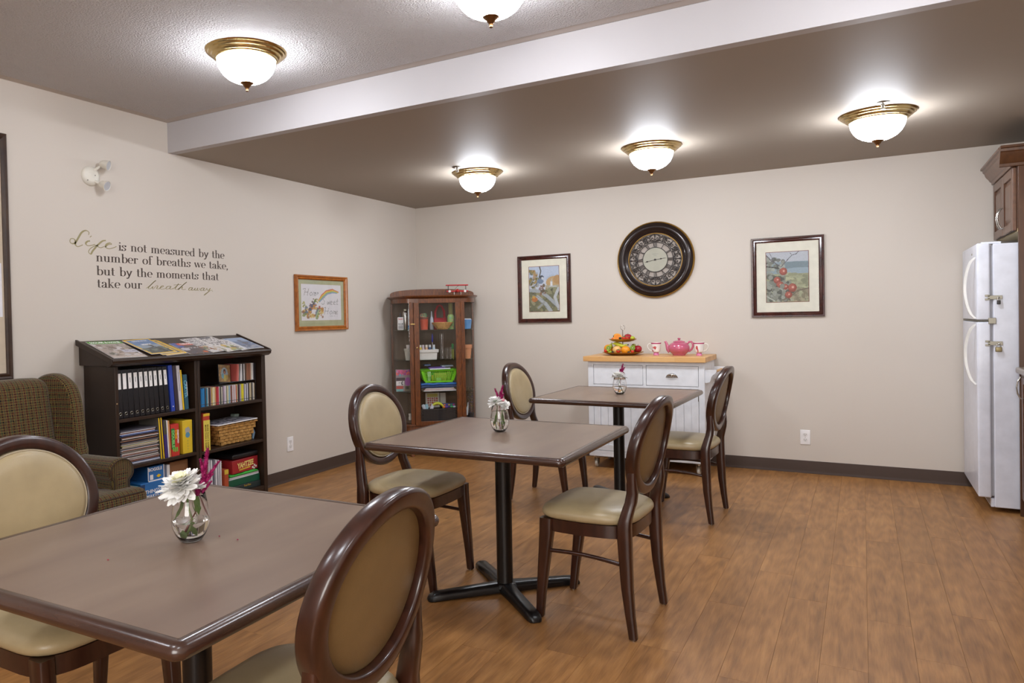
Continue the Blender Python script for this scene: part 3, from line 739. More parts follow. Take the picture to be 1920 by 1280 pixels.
# ---- binders
def leaner(y0, z0, wd, h, d, lean, xf=.285):
    """box standing on a shelf, front face at xf, leaning about x axis; y0 = bottom left corner"""
    return T(xf-d/2, y0+wd/2, z0) @ RXm(lean) @ T(0, 0, h/2)
def rest(lean, wd): return abs(math.sin(lean))*wd/2
def binder(i, y, lean):
    wd = .0375 if i < 5 else .034; h = .286; d = .25; M = leaner(y, .745+rest(lean, wd)+.0002, wd, h, d, lean)
    b = MB().box((0, 0, 0), (d, wd-.001, h), 0, M)
    o = b.obj('binder', M_BLACKP, bevel=.003)
    tag(o, f'black ring binder with white spine label, {ORD[i]} from the left, upper left shelf', 'binder', 'black binders on the upper left shelf')
    Mf = M @ T(d/2+.0004, 0, .055) @ FX(0, 0, 0)
    MB().box((-.001, .02, .0003), (wd*.62, .092, .0008), 0, Mf).obj('spine_label', W_ if i != 2 else W_, o, smooth=0)
    if i > 1: MB().bx(-.0025, .0005, -.01+.02, .02+.02, .0008, .0011, 0, Mf).obj('label_writing', K_, o, smooth=0)
    MB().lathe([(.006, 0), (.008, .0012), (.010, 0)], 12, 0, M @ T(d/2, 0, -.115) @ RYm(PI/2)).obj('finger_ring', M_STEELD, o)
by = [-3.8035, -3.7655, -3.7275, -3.6890, -3.6505, -3.6120, -3.5770, -3.5420, -3.5040, -3.4660]
for i in range(10): binder(i, by[i], .022+.0045*i)
def book(name, y, z0, wd, h, d, lean, mat, label, cat='book', group=None, xf=.285, bev=.001):
    M = leaner(y, z0+rest(lean, wd)+.0002, wd, h, d, lean, xf); o = MB().box((0, 0, 0), (d, wd, h), 0, M).obj(name, mat, bevel=bev)
    tag(o, label, cat, group); return o, M @ T(d/2+.0003, 0, 0) @ FX(0, 0, 0)
ue = -2.2
o, Mf = book('binder', -3.4205, .745, .028, .290, .25, .066, plain('2c46a8', .4), 'bright blue ring binder beside the black ones on the upper left shelf', 'binder')
MB().lathe([(0, .001), (.004, .001), (.004, 0)], 10, 0, Mf @ T(0, -.115, 0)).obj('rivet', W_, o)
o, Mf = book('binder', -3.3880, .745, .026, .286, .25, .068, plain('352a33', .5), 'dark plum ring binder between the blue and the white one', 'binder')
o, Mf = book('binder', -3.3580, .745, .024, .284, .25, .07, plain('c9c4c8', .5), 'white ring binder on the upper left shelf', 'binder')
MB().bx(-.002, .002, -.02, .10, 0, .0006, 0, Mf).obj('label_writing', GR_, o, smooth=0)
o, Mf = book('book', -3.3300, .745, .010, .255, .20, .07, Y_, 'thin yellow book next to the white binder')
o, Mf = book('book', -3.3150, .745, .030, .222, .17, .05, plain('2a5566', .45), 'teal paperback with light blue spine lettering on the upper left shelf')
vs, fs = text_mesh('CARTER', .030, .0004, .0004); MB().add(vs, fs, 0, Mf @ T(-.003, .02, .0003) @ RZ(-PI/2)).obj('spine_text', plain('6fb6cf', .5), o, smooth=0)
vs, fs = text_mesh('ABOVE EVERYTHING', .010, .0004, .0002); MB().add(vs, fs, 0, Mf @ T(.009, .02, .0003) @ RZ(-PI/2)).obj('spine_text', W_, o, smooth=0)

# ---- tall stack of magazines, middle left shelf
rg = random.Random(3); z = .4635
cols = ['d8d6dc', '37608f', 'd4d2d6', '3f6fa8', 'cfcdd6', '6d5a66', '8d7a6c', 'b8a890', 'e2e0e2', '9a9aa8', 'd9d6dc', '4c4a58', 'd2d0d8', '7d7f96', 'dad8dc', '5e5c5a', '8c8a84', '3f3d42', 'a39a55', '6e6b66', '9a8f86', '4a4652', '7d7789', '6a6660', '38343a', '7c6a66', '3c3a44', '90888c', '3b5aa0', '35333a', '555058', '2f2d33', '6b6670']
for i, cc in enumerate(cols):
    th = .0062 if i > 1 else .007; ly = .262 if i > 5 else .278; yc = -3.655+(.012 if i < 5 else 0)+rg.uniform(-.006, .006)
    if i >= 28: ly = .255
    xf = .278+rg.uniform(-.012, .008)
    o = MB().box((xf-.10, yc, z+th/2), (.20, ly, th*.86)).obj('magazine', plain(cc, .4), bevel=.0012)
    tag(o, f'magazine lying in the flat stack, middle left shelf, {ORD[i]} from the bottom', 'magazine', 'flat stack of magazines')
    MB().bx(-.0, .0004, -ly/2+.004, ly/2-.004, -.0016, .0018, 0, T(xf+.0001, yc, z+th/2)).obj('page_edge', plain(rg.choice(['e8e6e4', 'c9b9a0', '55505c', '9c6a50', 'dfe0ea']), .6), o, smooth=0)
    z += th
for k, (y, ln) in enumerate(((-3.510, .055), (-3.492, .06))):
    o, Mf = book('magazine', y, .463, .008, .255, .185, ln+.0, plain('6a655c', .5), f'yellow-spined magazine standing upright beside the tall stack, {["left", "right"][k]} one', 'magazine'); MB().bx(-.004, .004, -.127, .127, 0, .0006, 0, Mf).obj('yellow_spine', Y_, o, smooth=0)
o, Mf = book('book', -3.4780, .463, .022, .232, .18, .045, plain('3b2a70', .5), 'purple paperback standing beside the yellow spines, middle left shelf')
MB().bx(-.011, .011, .03, .116, 0, .0006, 0, Mf).obj('cover_print', plain('4d4a3a', .6), o, smooth=0)
o, Mf = book('book', -3.4530, .463, .008, .232, .18, .045, W_, 'slim white book between the purple and the peach ones')
o, Mf = book('book', -3.4420, .463, .010, .228, .18, .045, plain('d79a62', .6), 'slim peach-coloured book beside the green and red puzzle book')
o, Mf = book('puzzle_book', -3.4300, .463, .060, .200, .045, .012, plain('c3342a', .5), 'red and green box of games standing in front of the yellow box', 'game', xf=.288)
MB().bx(-.030, -.004, -.055, .075, 0, .0008, 0, Mf).obj('green_panel', plain('2f7d34', .5), o, smooth=0)
vs, fs = text_mesh('DOUBLE', .028, .0004, .0006); MB().add(vs, fs, 0, Mf @ T(-.017, .01, .001) @ RZ(-PI/2)).obj('title_text', plain('8fd07a'), o, smooth=0)
vs, fs = text_mesh('THINK', .020, .0004, .0004); MB().add(vs, fs, 0, Mf @ T(.006, .035, .0006) @ RZ(-PI/2)).obj('title_text', Y_, o, smooth=0)
vs, fs = text_mesh('PASSWORD', .016, .0004, .0004); MB().add(vs, fs, 0, Mf @ T(.021, .02, .0006) @ RZ(-PI/2)).obj('title_text', W_, o, smooth=0)
for q in (-.020, -.006, .008): MB().bx(q, q+.009, -.075+abs(q)*.3, -.045, .0009, .0014, 0, Mf).obj('green_bar', plain('7cc24a'), o, smooth=0)
o, Mf = book('storage_box', -3.338, .463, .078, .212, .20, 0, plain('d8b82a', .5), 'big yellow cardboard box at the right of the middle left shelf', 'box', xf=.283, bev=.003)
MB().lathe([(0, .0006), (.018, .0006), (.018, 0)], 16, 0, Mf @ T(0, .012, 0)).obj('blue_logo', plain('5a8fa8'), o); MB().lathe([(0, .0006), (.023, .0006), (.023, 0)], 5, 0, Mf @ T(0, .042, -.0001)).obj('logo_burst', plain('a9a6a0'), o)
for q in range(4): MB().bx(-.004, .004, -.03-.017*q, -.022-.017*q, 0, .0006, 0, Mf).obj('logo_letter', plain('b8a64a'), o, smooth=0)
o, _ = book('book', -3.2555, .463, .010, .205, .18, 0, M_BLACKP, 'thin black book at the right end of the middle left shelf')

# ---- lower left shelf: boxed games
def gbox(name, x0, x1, y0, y1, z0, z1, mat, label, cat='game', group=None):
    o = MB().bx(x0, x1, y0, y1, z0, z1).obj(name, mat, bevel=.002); tag(o, label, cat, group); return o, FX(x1+.0003, (y0+y1)/2, (z0+z1)/2)
BL = plain('2e6fb0', .45)
o, Mf = gbox('game_box', .05, .275, -3.655, -3.445, .1202, .335, BL, 'large blue game box standing under the small blue one, lower left shelf')
vs, fs = text_mesh('THINGS\nMAKES\nFIT', .030, .0004, .0004); MB().add(vs, fs, 0, Mf @ T(-.02, .02, 0)).obj('title_text', W_, o, smooth=0)
MB().bx(-.1075, -.075, -.10, .1, 0, .0008, 0, Mf).obj('dark_edge', plain('23406a'), o, smooth=0)
o, Mf = gbox('game_box', .08, .270, -3.598, -3.478, .3355, .425, BL, 'small blue word-game box with a white rim on the lower left shelf')
MB().bx(-.060, .060, -.045, -.038, 0, .001, 0, Mf).obj('white_rim', W_, o, smooth=0); MB().bx(-.060, -.055, -.045, .045, 0, .001, 0, Mf).obj('white_rim', W_, o, smooth=0); MB().bx(.055, .060, -.045, .045, 0, .001, 0, Mf).obj('white_rim', W_, o, smooth=0)
add_text('title_text', 'BOGGLE', .026, W_, o, Mf @ T(-.005, .026, .0004), bold=.0008); MB().bx(-.045, -.022, -.034, -.004, 0, .0008, 0, Mf).obj('print_patch', W_, o, smooth=0)
MB().add([(.0, -.018, .001), (.018, -.028, .001), (.038, -.018, .001), (.018, -.006, .001)], [(0, 1, 2, 3)], 0, Mf).obj('print_patch', Y_, o, smooth=0)
o, Mf = gbox('puzzle_box', .06, .262, -3.726, -3.662, .1202, .325, plain('2aa4b4', .45), 'teal and green puzzle box beside the blue game boxes, lower left shelf'); MB().bx(.018, .032, -.10, .10, 0, .001, 0, Mf).obj('green_edge', plain('3f9a58'), o, smooth=0)
o, Mf = book('book', -3.440, .1200, .022, .290, .18, 0, W_, 'white booklet standing between the blue boxes and the tan box', xf=.25)
o, Mf = gbox('cardboard_box', .04, .235, -3.405, -3.262, .1202, .418, plain('8f6440', .7), 'tan cardboard box at the right of the lower left shelf', 'box')
MB().bx(-.07, .07, .05, .052, 0, .0006, 0, Mf).obj('crease', plain('5f3f28'), o, smooth=0)

# ---- CD rack and CDs, upper right shelf
RK = thing('cd_rack', 'black wire two-tier rack holding the CD cases on the upper right shelf', 'rack')
b = MB()
for z, y0 in ((.757, -3.176), (.8835, -3.003)):
    b.tube([(.264, y0, z), (.264, -2.662, z)], .0016, 6).tube([(.13, y0, z), (.13, -2.662, z)], .0016, 6)
for y in (-2.662,):
    b.tube([(.264, y, .7435), (.264, y, 1.0)], .0016, 6).tube([(.13, y, .7435), (.13, y, 1.0)], .0016, 6).tube([(.264, y, 1.0), (.13, y, 1.0)], .0016, 6)
b.obj('wire_frame', M_BLACKP, RK)
MB().bx(.13, .262, -3.003, -2.664, .8795, .8815).obj('wire_shelf', M_BLACKP, RK, smooth=0)
cd_cols = [('blue', '2f7fb8')]*4+[('dark grey', '4a4a50'), ('teal', '2c7f95'), ('pale grey', 'c9c6c4'), ('dark brown', '3c2f2f'), ('mauve', '8d7479'), ('yellow', 'd2ae4a'), ('cream', 'd8cfae'), ('beige', 'c9b894'), ('orange', 'c98a52'), ('red', 'b13a40'), ('red', 'b03548'), ('pale grey', 'cfccc6'), ('dark grey', '55554f'), ('pale grey', 'c4beb0'), ('black', '2b2a2e'), ('lilac', 'b7a4b4'), ('pale grey', 'd0ccd0'), ('black', '302d30'), ('cream', 'cfc8a4'), ('light blue', '7fa3b8'), ('pale grey', 'bfbcc4'), ('brown', '7d4d3c'), ('pale grey', 'c9c0c4'), ('pink', 'c49a9c'), ('pale grey', 'cdc8c8'), ('brick red', 'a8523f'), ('cream', 'd3c79a'), ('black', '2f2a2c'), ('plum', '6f5a66'), ('pale grey', 'cfc9c6'), ('bright yellow', 'cfc32e'), ('bright yellow', 'c7b72a'), ('blue grey', '77799a'), ('pale grey', 'c9c7cd'), ('black', '2d2b2e'), ('pale grey', 'c6c4cc'), ('black', '343036'), ('beige', 'b5a684'), ('beige', 'bba98a'), ('black', '2b292b'), ('pale grey', 'c0bab0'), ('beige', 'b3a283')]
y = -3.1735; stp = (3.1735-2.668)/len(cd_cols)
for i, (nm, hx) in enumerate(cd_cols):
    d = .122 if nm != 'black' else .118
    o = MB().bx(.142, .142+d-.004*(i % 3 == 0), y, y+stp*.88, .7424, .7424+.1205-.004*(i % 4 == 1)).obj('cd_case', plain(hx, .3))
    tag(o, f'{nm} CD case spine in the lower rack row, {ORD[i]} from its left end', 'CD case', 'CD cases in the lower row'); y += stp
up = [('red and white', 'b5564f'), ('red and white', 'c27a70'), ('grey', '6f716c'), ('white', 'c9c6c8'), ('white', 'cdcbcc'), ('black', '2d2a2c'), ('pale grey', 'bcb8b8'), ('dark brown', '4a382e'), ('brown', '7b543c'), ('copper', '8f5a42'), ('brown', '7a4f3a'), ('copper', '93604a'), ('cream', 'bfb6a6'), ('white', 'cfcbc8'), ('dark grey', '4c4a4e')]
y = -2.845; stp = .176/len(up)
for i, (nm, hx) in enumerate(up):
    lz = -.07 if i < 3 else 0
    o = MB().box((0, 0, .0602), (.122, stp*.85, .1195), 0, T(.200, y+stp/2, .8825+(.0008 if lz else 0)) @ RXm(lz)).obj('cd_case', plain(hx, .3))
    tag(o, f'{nm} CD case in the upper rack row, {ORD[i]} from its left end', 'CD case', 'CD cases in the upper row'); y += stp
M = T(.235, -2.930, .8825) @ RXm(.0) @ RYm(-.10) @ RZ(.22)
o = MB().box((0, 0, .0625), (.009, .140, .124), 0, M @ RXm(-.07)).obj('cd_case', M_BLACKP, bevel=.001)
tag(o, 'CD case turned to show its painted cover, standing on the wire rack', 'CD case')
c = Canvas(32, 28, '8a6f4a'); c.blobs(40, (0, 0, 1, 1), ['9a7c50', '7a5f3e', 'b08a55', '6f6a4a'], .04, .1, 4).ell(.5, .5, .30, .34, '8fa0a8').ell(.5, .40, .11, .15, '4a2f2a').ell(.5, .44, .06, .09, 'a3705a').rect(.42, .56, .62, .92, 'a89a58').ell(.33, .65, .1, .16, '5f8f9c').ell(.7, .72, .1, .14, 'a08a50').noise(.1, 2)
b = MB(); c.patch(b, .134, .118, M @ RXm(-.07) @ T(.0049, 0, .0625) @ FX(0, 0, 0)); b.obj('cover', M_PRINTG, o, smooth=0)

# ---- middle right shelf
o, Mf = gbox('game_box', .20, .292, -3.176, -3.122, .4552, .700, plain('b23a2a', .5), 'tall yellow and red game box standing left of the wicker basket')
MB().bx(-.027, .027, -.1225, .078, 0, .001, 0, Mf).obj('yellow_panel', plain('d9c552', .5), o, smooth=0); MB().bx(-.027, .027, .105, .122, 0, .001, 0, Mf).obj('yellow_panel', plain('d8b02f', .5), o, smooth=0)
for k in (-.010, .008):
    vs, fs = text_mesh('MORE THAN A GAME', .0165, .0003, .0003); MB().add(vs, fs, 0, Mf @ T(k, -.03, .0014) @ RZ(-PI/2)).obj('title_text', plain('6a5320'), o, smooth=0)
# wicker basket: tapered woven walls
WB = thing('wicker_basket', 'honey-coloured woven rectangular basket on the middle right shelf', 'basket')
def bask(z, g=0):      # outline at height
    k = (z-.456)/.135; y0, y1 = -2.985-.055*k-g, -2.710+.038*k+g; x0, x1 = .085-.03*k-g, .245+.028*k+g
    return x0, x1, y0, y1
inner = MB(); rs = []
for z in (.458, .59):
    x0, x1, y0, y1 = bask(z, -.004); rs.append([(x0, y0, z), (x1, y0, z), (x1, y1, z), (x0, y1, z)])
inner.loft(rs); inner.obj('lining', plain('5a3a1a', .8), WB)
wv = MB(); NR = 6
for r_ in range(NR):
    z0 = .459+r_*((.128/NR)); z1 = z0+(.128/NR)*.94
    for side in range(4):
        x0, x1, y0, y1 = bask((z0+z1)/2); n = 14 if side in (1, 3) else 8
        A, B = [((x0, y0), (x1, y0)), ((x1, y0), (x1, y1)), ((x1, y1), (x0, y1)), ((x0, y1), (x0, y0))][side]
        nx, ny = [(0, -1), (1, 0), (0, 1), (-1, 0)][side]; pts0 = []; rs = []
        for i in range(n*2+1):
            u = i/(n*2); bul = .0050*math.cos(PI*i*.5+PI*(r_ % 2))
            px_, py_ = A[0]+(B[0]-A[0])*u+nx*bul, A[1]+(B[1]-A[1])*u+ny*bul
            rs.append([(px_+nx*.003, py_+ny*.003, z0+.002), (px_+nx*.003, py_+ny*.003, z1-.002), (px_, py_, z1), (px_-nx*.002, py_-ny*.002, z0)])
        wv.loft(rs)
o = wv.obj('woven_reed', M_RATT, WB, smooth=50); o['kind'] = 'stuff'
b = MB(); n = 90; x0, x1, y0, y1 = bask(.592, .002); per = [(x0, y0), (x1, y0), (x1, y1), (x0, y1), (x0, y0)]; path = []
for (a0, a1), (b0, b1) in zip(per[:-1], per[1:]):
    L_ = math.dist((a0, a1), (b0, b1)); m_ = int(L_/.011)
    for i in range(m_): path.append((a0+(b0-a0)*i/m_, a1+(b1-a1)*i/m_))
for q, rad in ((0, .0065),): b.tube([(x, y, .591+.0018*math.sin(i*1.6)) for i, (x, y) in enumerate(path)], [rad*(1+.18*math.sin(i*1.6)) for i in range(len(path))], 8, closed=True)
b.obj('braided_rim', M_RATT, WB, smooth=60)
for y in (-2.98, -2.80, -2.735): MB().bx(.225, .243, y, y+.03, .4553, .4590).obj('foot_strip', M_RATT, WB)
o = MB().box((0, 0, 0), (.235, .37, .006), 0, T(.178, -2.868, .6075+.0) @ RXm(.012)).obj('picture_book', W_, bevel=.001)
tag(o, 'thin white picture album lying on top of the wicker basket', 'book')
c = Canvas(30, 40, 'b9b4bd'); c.blobs(120, (0, 0, 1, 1), ['3f3850', '6a6278', '2c2838', 'd8d4dc', '8f889c'], .015, .05, 8, 1.2)
b = MB(); c.patch(b, .22, .35, T(.178, -2.868, .6112) @ RXm(.012) @ RZ(0)); b.obj('cover', M_PRINTG, o, smooth=0)
o = MB().rbox((0, 0, 0), (.05, .045, .02), .008, 2, 0, T(.09, -2.70, .6235)).obj('glass_jar', plain('8d9a8f', .2), smooth=60); tag(o, 'small grey-green box behind the album on the basket', 'box')
o = MB().tube([(.23, -2.668, .458), (.235, -2.664, .50), (.228, -2.668, .53), (.215, -2.664, .56)], [.008, .012, .010, .004], 8).obj('plastic_bag', plain('7f97ad', .25), smooth=60); tag(o, 'crumpled clear plastic bag squeezed in right of the basket', 'bag')

# ---- lower right shelf
wl = [(.012, 'd4d1d6', .262), (.009, 'c9c6cc', .255), (.012, 'dcd9dc', .262), (.006, '9c6a55', .24), (.010, 'cfcccf', .265), (.012, 'd8d5da', .258), (.007, '7c7a84', .262), (.011, 'dedbde', .255), (.010, 'c6c3c8', .250), (.009, 'dad7da', .238)]
y = -3.196
for i, (wd, cc, h) in enumerate(wl):
    o, _ = book('notebook', y, .12, wd, h, .19, .0, plain(cc, .5), f'{"brown" if cc == "9c6a55" else "pale"} thin booklet on the lower right shelf, {ORD[i]} from the left', 'book', 'thin booklets on the lower right shelf', xf=.262); y += wd+.0108
o, Mf = book('box_game', -2.988, .12, .036, .175, .19, 0, plain('a8492a', .5), 'orange-brown box with a yellow end left of the green boxes', 'game', xf=.275); MB().bx(-.018, .018, .055, .087, 0, .001, 0, Mf).obj('yellow_panel', plain('cfae3a'), o, smooth=0)
o, Mf = gbox('storage_box', .05, .268, -2.940, -2.640, .1202, .160, plain('23302f', .5), 'dark green flat box with a gold emblem at the bottom of the lower right shelf', 'box')
o, Mf2 = gbox('storage_box', .045, .262, -2.943, -2.642, .1606, .208, plain('0f5038', .45), 'bright green box lying on the dark green one, lower right shelf', 'box')
add_text('gold_lettering', 'Tool Box', .018, plain('c9a53a', .4), bpy.data.objects['storage_box.001'] if 'storage_box.001' in bpy.data.objects else o, FX(.2686, -2.77, .148))
for i in range(4):
    oo = MB().box((0, 0, 0), (.21, .285, .0036), 0, T(.155, -2.79, .2102+.004*i) @ RZ(.01*i)).obj('paper_pad', plain(['d8d4d8', 'cfcbd0', 'b9a8a4', 'dedade'][i], .6)); tag(oo, f'sheet pad in the thin pile on the green box, {ORD[i]} from the bottom', 'paper', 'paper pads on the green box')
def cloth(x, y, z): return x, y, z+.004*math.sin(x*60+y*31)+.003*math.sin(y*83)
o = MB().rbox((.165, -2.79, .2335), (.20, .27, .013), .006, 12, fn=lambda x, y, z: (x, y, z*(1 if z < 0 else 1)+(.0025*math.sin(x*70+y*31)+.0025*math.sin(y*93) if z > 0 else 0))).obj('felt_cloth', plain('3fae3c', .8), smooth=60); tag(o, 'bright green folded cloth under the red dice game', 'cloth')
o = thing('dice_game', 'red dice-game box with yellow lettering on the lower right shelf', 'game', (0, 0, 0))
GM = T(.150, -2.779, .2440) @ RZ(.06)
MB().box((0, 0, .046), (.21, .262, .090), 0, GM).obj('box', plain('9c2429', .4), o, bevel=.0015)
Mf = GM @ T(.1055, 0, .046) @ FX(0, 0, 0)
add_text('title_text', 'YAHTZEE', .052, plain('e0cf7a', .5), o, Mf @ T(.004, .004, 0) @ RZ(.04), bold=.0016, sx=.74)
MB().bx(-.065, .05, -.028, -.018, 0, .0007, 0, Mf @ RZ(.05)).obj('title_bar', plain('c9a53a'), o, smooth=0)
for q, (a, c_) in enumerate(((.075, -.030), (.095, -.018), (.110, -.028), (.090, -.038))): MB().box((a, c_, .0004), (.014, .013, .001), 0, Mf @ T(0, 0, 0)).obj('printed_die', plain('e4dcd0'), o, smooth=0)
Mg = GM @ T(0, -.1315, .046) @ FY(0, 0, 0)
add_text('title_text', 'ZEE', .050, plain('cdbb6c', .5), o, Mg @ T(-.02, .008, 0), bold=.0012, sx=.8)
for a, c_ in ((-.03, -.028), (-.005, -.022), (.018, -.030)): MB().box((a, c_, .0004), (.015, .013, .001), 0, Mg).obj('printed_die', plain('cfc6ba'), o, smooth=0)
o = MB().rbox((.15, -2.76, .357), (.20, .25, .035), .012, 4).obj('tray', plain('1c1a1c', .35), smooth=60); tag(o, 'black plastic tray lying on the red dice game', 'tray')
# ================================================================ CURIO CABINET in the corner (local: x right, y back, z up)
CA = math.radians(38)
CC = thing('curio_cabinet', 'oak corner display cabinet with bowed glass sides and glass shelves', 'cabinet', (.573, -.584, 0), (0, 0, CA))
CM = T(.573, -.584, 0) @ RZ(CA)
def cp_(name, b, mat=None, smooth=35, **k): return b.obj(name, mat or M_OAK, CC, smooth=smooth, **k)
def plan(off=0.0, n=10):       # outline of the body: flat door front, bowed sides, flat back
    R_ = []
    pts = []
    for i in range(n+1):       # right side from door edge to back corner
        a = i/n*PI/2; pts.append((.262+.145*math.sin(a)+off*math.sin(a), .325-.325*math.cos(a)-off*math.cos(a)))
    pts += [(.407+off, .345+off)]
    return pts+[(-x, y) for x, y in reversed(pts)]
cp_('base', MB().prism(plan(.012), .135, .165)); cp_('base', MB().prism(plan(.0), .165, .285))
cp_('base_moulding', MB().prism(plan(.010), .285, .300), bevel=.003)
cp_('cornice', MB().loft([[(x, y, z) for x, y in plan(o_)] for o_, z in [(.0, 1.440), (.0, 1.478), (.008, 1.482), (.020, 1.490), (.030, 1.496), (.032, 1.503), (.026, 1.507)]]), smooth=30)
# gallery board
n = 24; top = [(.415*math.cos(PI*i/n), 1.507+.072*(math.sin(PI*i/n)**.45)) for i in range(n+1)]
cp_('gallery_board', MB().loft([[(x, y, z) for x, z in top]+[(-.415, y, 1.506), (.415, y, 1.506)] for y in (.315, .335)]), smooth=30)
cp_('back_panel', MB().bx(-.40, .40, .333, .343, .29, 1.45), M_OAKD, 0)
for x in (-.4, .4): cp_('rear_post', MB().bx(x-.009, x+.009, .318, .345, .285, 1.45))
for s in (-1, 1):
    cp_('front_post', MB().bx(s*.224, s*.262, -.004, .022, .285, 1.445), bevel=.003)
    # bowed glass pane
    P = [(s*(.262+.143*math.sin(a)), .325-.323*math.cos(a)) for a in [i/12*PI/2 for i in range(13)]]
    cp_('curved_glass', MB().loft([[(x, y, .298) for x, y in P], [(x, y, 1.442) for x, y in P]], cap=False, wrap=False), M_PANE)
    cp_('door_stile', MB().bx(s*.172, s*.222, -.016, .006, .290, 1.440), bevel=.003)
cp_('door_rail', MB().bx(-.172, .172, -.016, .006, .290, .330), bevel=.002); cp_('door_rail', MB().bx(-.172, .172, -.016, .006, 1.436, 1.478), bevel=.002)
cp_('door_glass', MB().bx(-.174, .174, -.006, -.004, .325, 1.440), M_PANE, 0)
MB().bx(-.253, -.212, -.0185, -.014, 1.236, 1.247).obj('brass_latch', M_BRASS, CC); MB().rbox((-.197, -.022, 1.02), (.012, .012, .02), .005, 2).obj('key_escutcheon', M_BRASS, CC)
SHZ = (1.186, .902, .603)
for z in SHZ:
    pts = [(x*.975, min(.325, y*1+.012)) for x, y in plan(-.008)]
    cp_('glass_shelf', MB().prism(pts, z-.006, z-.0005), m_glass('shelf_glass_green', 1.45, (.75, .88, .80)) if z == SHZ[0] else bpy.data.materials['shelf_glass_green'], 0)
for x, y in ((-.245, .02), (.245, .02), (-.37, .30), (.37, .30)):
    cp_('leg', MB().tube([(x, y, .14), (x*1.02, y-.008, .10), (x, y, .05), (x*1.03, y-.01, .012), (x*1.03, y-.012, 0)], [.026, .026, .016, .018, .020], 10))

def cthing(name, label, cat, lx, ly, z, group=None):
    p = CM @ Vector((lx, ly, z)); return thing(name, label, cat, tuple(p), (0, 0, CA), group)
def csolo(b, name, mat, label, cat, lx, ly, z, smooth=35, group=None, **k):
    p = CM @ Vector((lx, ly, z)); o = b.obj(name, mat, None, tuple(p), (0, 0, CA), smooth, **k); return tag(o, label, cat, group)
G0 = 'things in the display cabinet'
s1, s2, s3, s4 = SHZ[0], SHZ[1], SHZ[2], .3005
# --- top shelf
o = csolo(MB().rbox((0, 0, .062), (.058, .035, .122), .008, 2), 'glue_bottle', plain('d5d3d3', .4), 'white bottle with black lettering at the left end of the top cabinet shelf', 'bottle', -.335, .11, s1, 60)
MB().lathe([(.010, .122), (.008, .150), (.004, .165), (0, .166)], 12).obj('nozzle', plain('3a3434'), o)
add_text('label_text', 'TACKY', .018, R_, o, T(0, -.0178, .104) @ FY(0, 0, 0), bold=.0006, sx=.8); add_text('label_text', 'GLUE', .019, K_, o, T(0, -.0178, .058) @ FY(0, 0, 0), bold=.0006)
for k in range(4): MB().bx(-.022, .022, -.0185, -.0178, .012+.009*k, .016+.009*k).obj('label_line', K_, o, smooth=0)
o = csolo(MB().lathe([(0, 0), (.024, 0), (.026, .004), (.026, .165), (.020, .178), (.012, .184), (0, .184)], 20), 'spray_can', M_STEEL, 'silver spray can beside the white glue bottle on the top cabinet shelf', 'can', -.285, .15, s1)
MB().lathe([(.012, .184), (.012, .198), (0, .199)], 12).obj('cap', plain('e0dfc8'), o)
o = csolo(MB().lathe([(0, 0), (.018, 0), (.019, .004), (.019, .15), (.012, .185), (.010, .20), (0, .20)], 16), 'squeeze_bottle', plain('d0d6da', .3), 'tall white squeeze bottle with a blue base right of the silver can', 'bottle', -.245, .17, s1)
MB().lathe([(.0195, .004), (.0197, .045), (.0192, .045)], 16).obj('blue_band', plain('3f86b8'), o)
o = cthing('utensil_cup', 'orange-red cup holding scissors on the top cabinet shelf', 'cup', -.11, .12, s1)
MB().lathe([(0, 0), (.036, 0), (.042, .108), (.043, .118), (.040, .118), (.034, .006), (0, .006)], 24).obj('body', plain('b3452c', .4), o); MB().lathe([(.0425, .100), (.046, .102), (.046, .119), (.0425, .119)], 24).obj('rim', plain('6a3222', .4), o)
for k, (dx, dy, hx, cx_) in enumerate(((.018, .0, '7fc28a', 'green-handled'), (-.008, .01, 'cfe0c8', 'pale-handled'), (-.028, .0, 'b0382c', 'red-handled'))):
    q = csolo(MB(), 'scissors', plain(hx, .4), f'{cx_} scissors standing in the orange-red cup', 'scissors', -.11+dx, .12+dy, s1+.02) if False else None
    b = MB(); 
    for e in (-1, 1):
        b.tube([(e*.011+.011*math.cos(a), 0, .125+.017*math.sin(a)) for a in [i/10*2*PI for i in range(10)]], .0030, 6, closed=True)
    b2 = MB().bx(-.004, .004, -.001, .001, .0, .112)
    t_ = cthing('scissors', f'{cx_} scissors standing in the orange-red cup', 'scissors', -.11+dx, .12+dy, s1+.012); t_.rotation_euler = (0, .12*(k-1), CA)
    b.obj('handle', plain(hx, .4), t_); b2.obj('blade', M_STEEL, t_, smooth=0)
o = csolo(MB().lathe([(0, 0), (.018, 0), (.020, .006), (.017, .10), (.008, .125), (.006, .16), (.003, .175), (0, .175)], 16), 'glue_bottle', plain('a9adb8', .25), 'slim grey glue bottle between the orange cup and the red bag', 'bottle', -.035, .13, s1)
o = cthing('gift_bag', 'red felt bag with an arched handle behind the wicker bowl', 'bag', .055, .20, s1)
MB().rbox((0, 0, .055), (.125, .05, .11), .006, 3).obj('body', plain('b0202c', .8), o, smooth=60); MB().tube([(-.045, 0, .10), (-.043, 0, .17), (-.02, 0, .222), (0, 0, .232), (.02, 0, .222), (.043, 0, .17), (.045, 0, .10)], [.012, .011, .009, .009, .009, .011, .012], 8).obj('handle', plain('b0202c', .8), o)
o = cthing('wicker_bowl', 'round wicker bowl of purple things at the front of the top cabinet shelf', 'bowl', .062, .085, s1)
b = MB()
for k in range(7):
    z = .006+k*.0095; r_ = .050+.048*(k/6)**.8; b.tube([((r_+.0015*math.cos(i*2.1+k))*math.cos(i/40*2*PI), (r_)*.8*math.sin(i/40*2*PI), z) for i in range(40)], .0056, 6, closed=True)
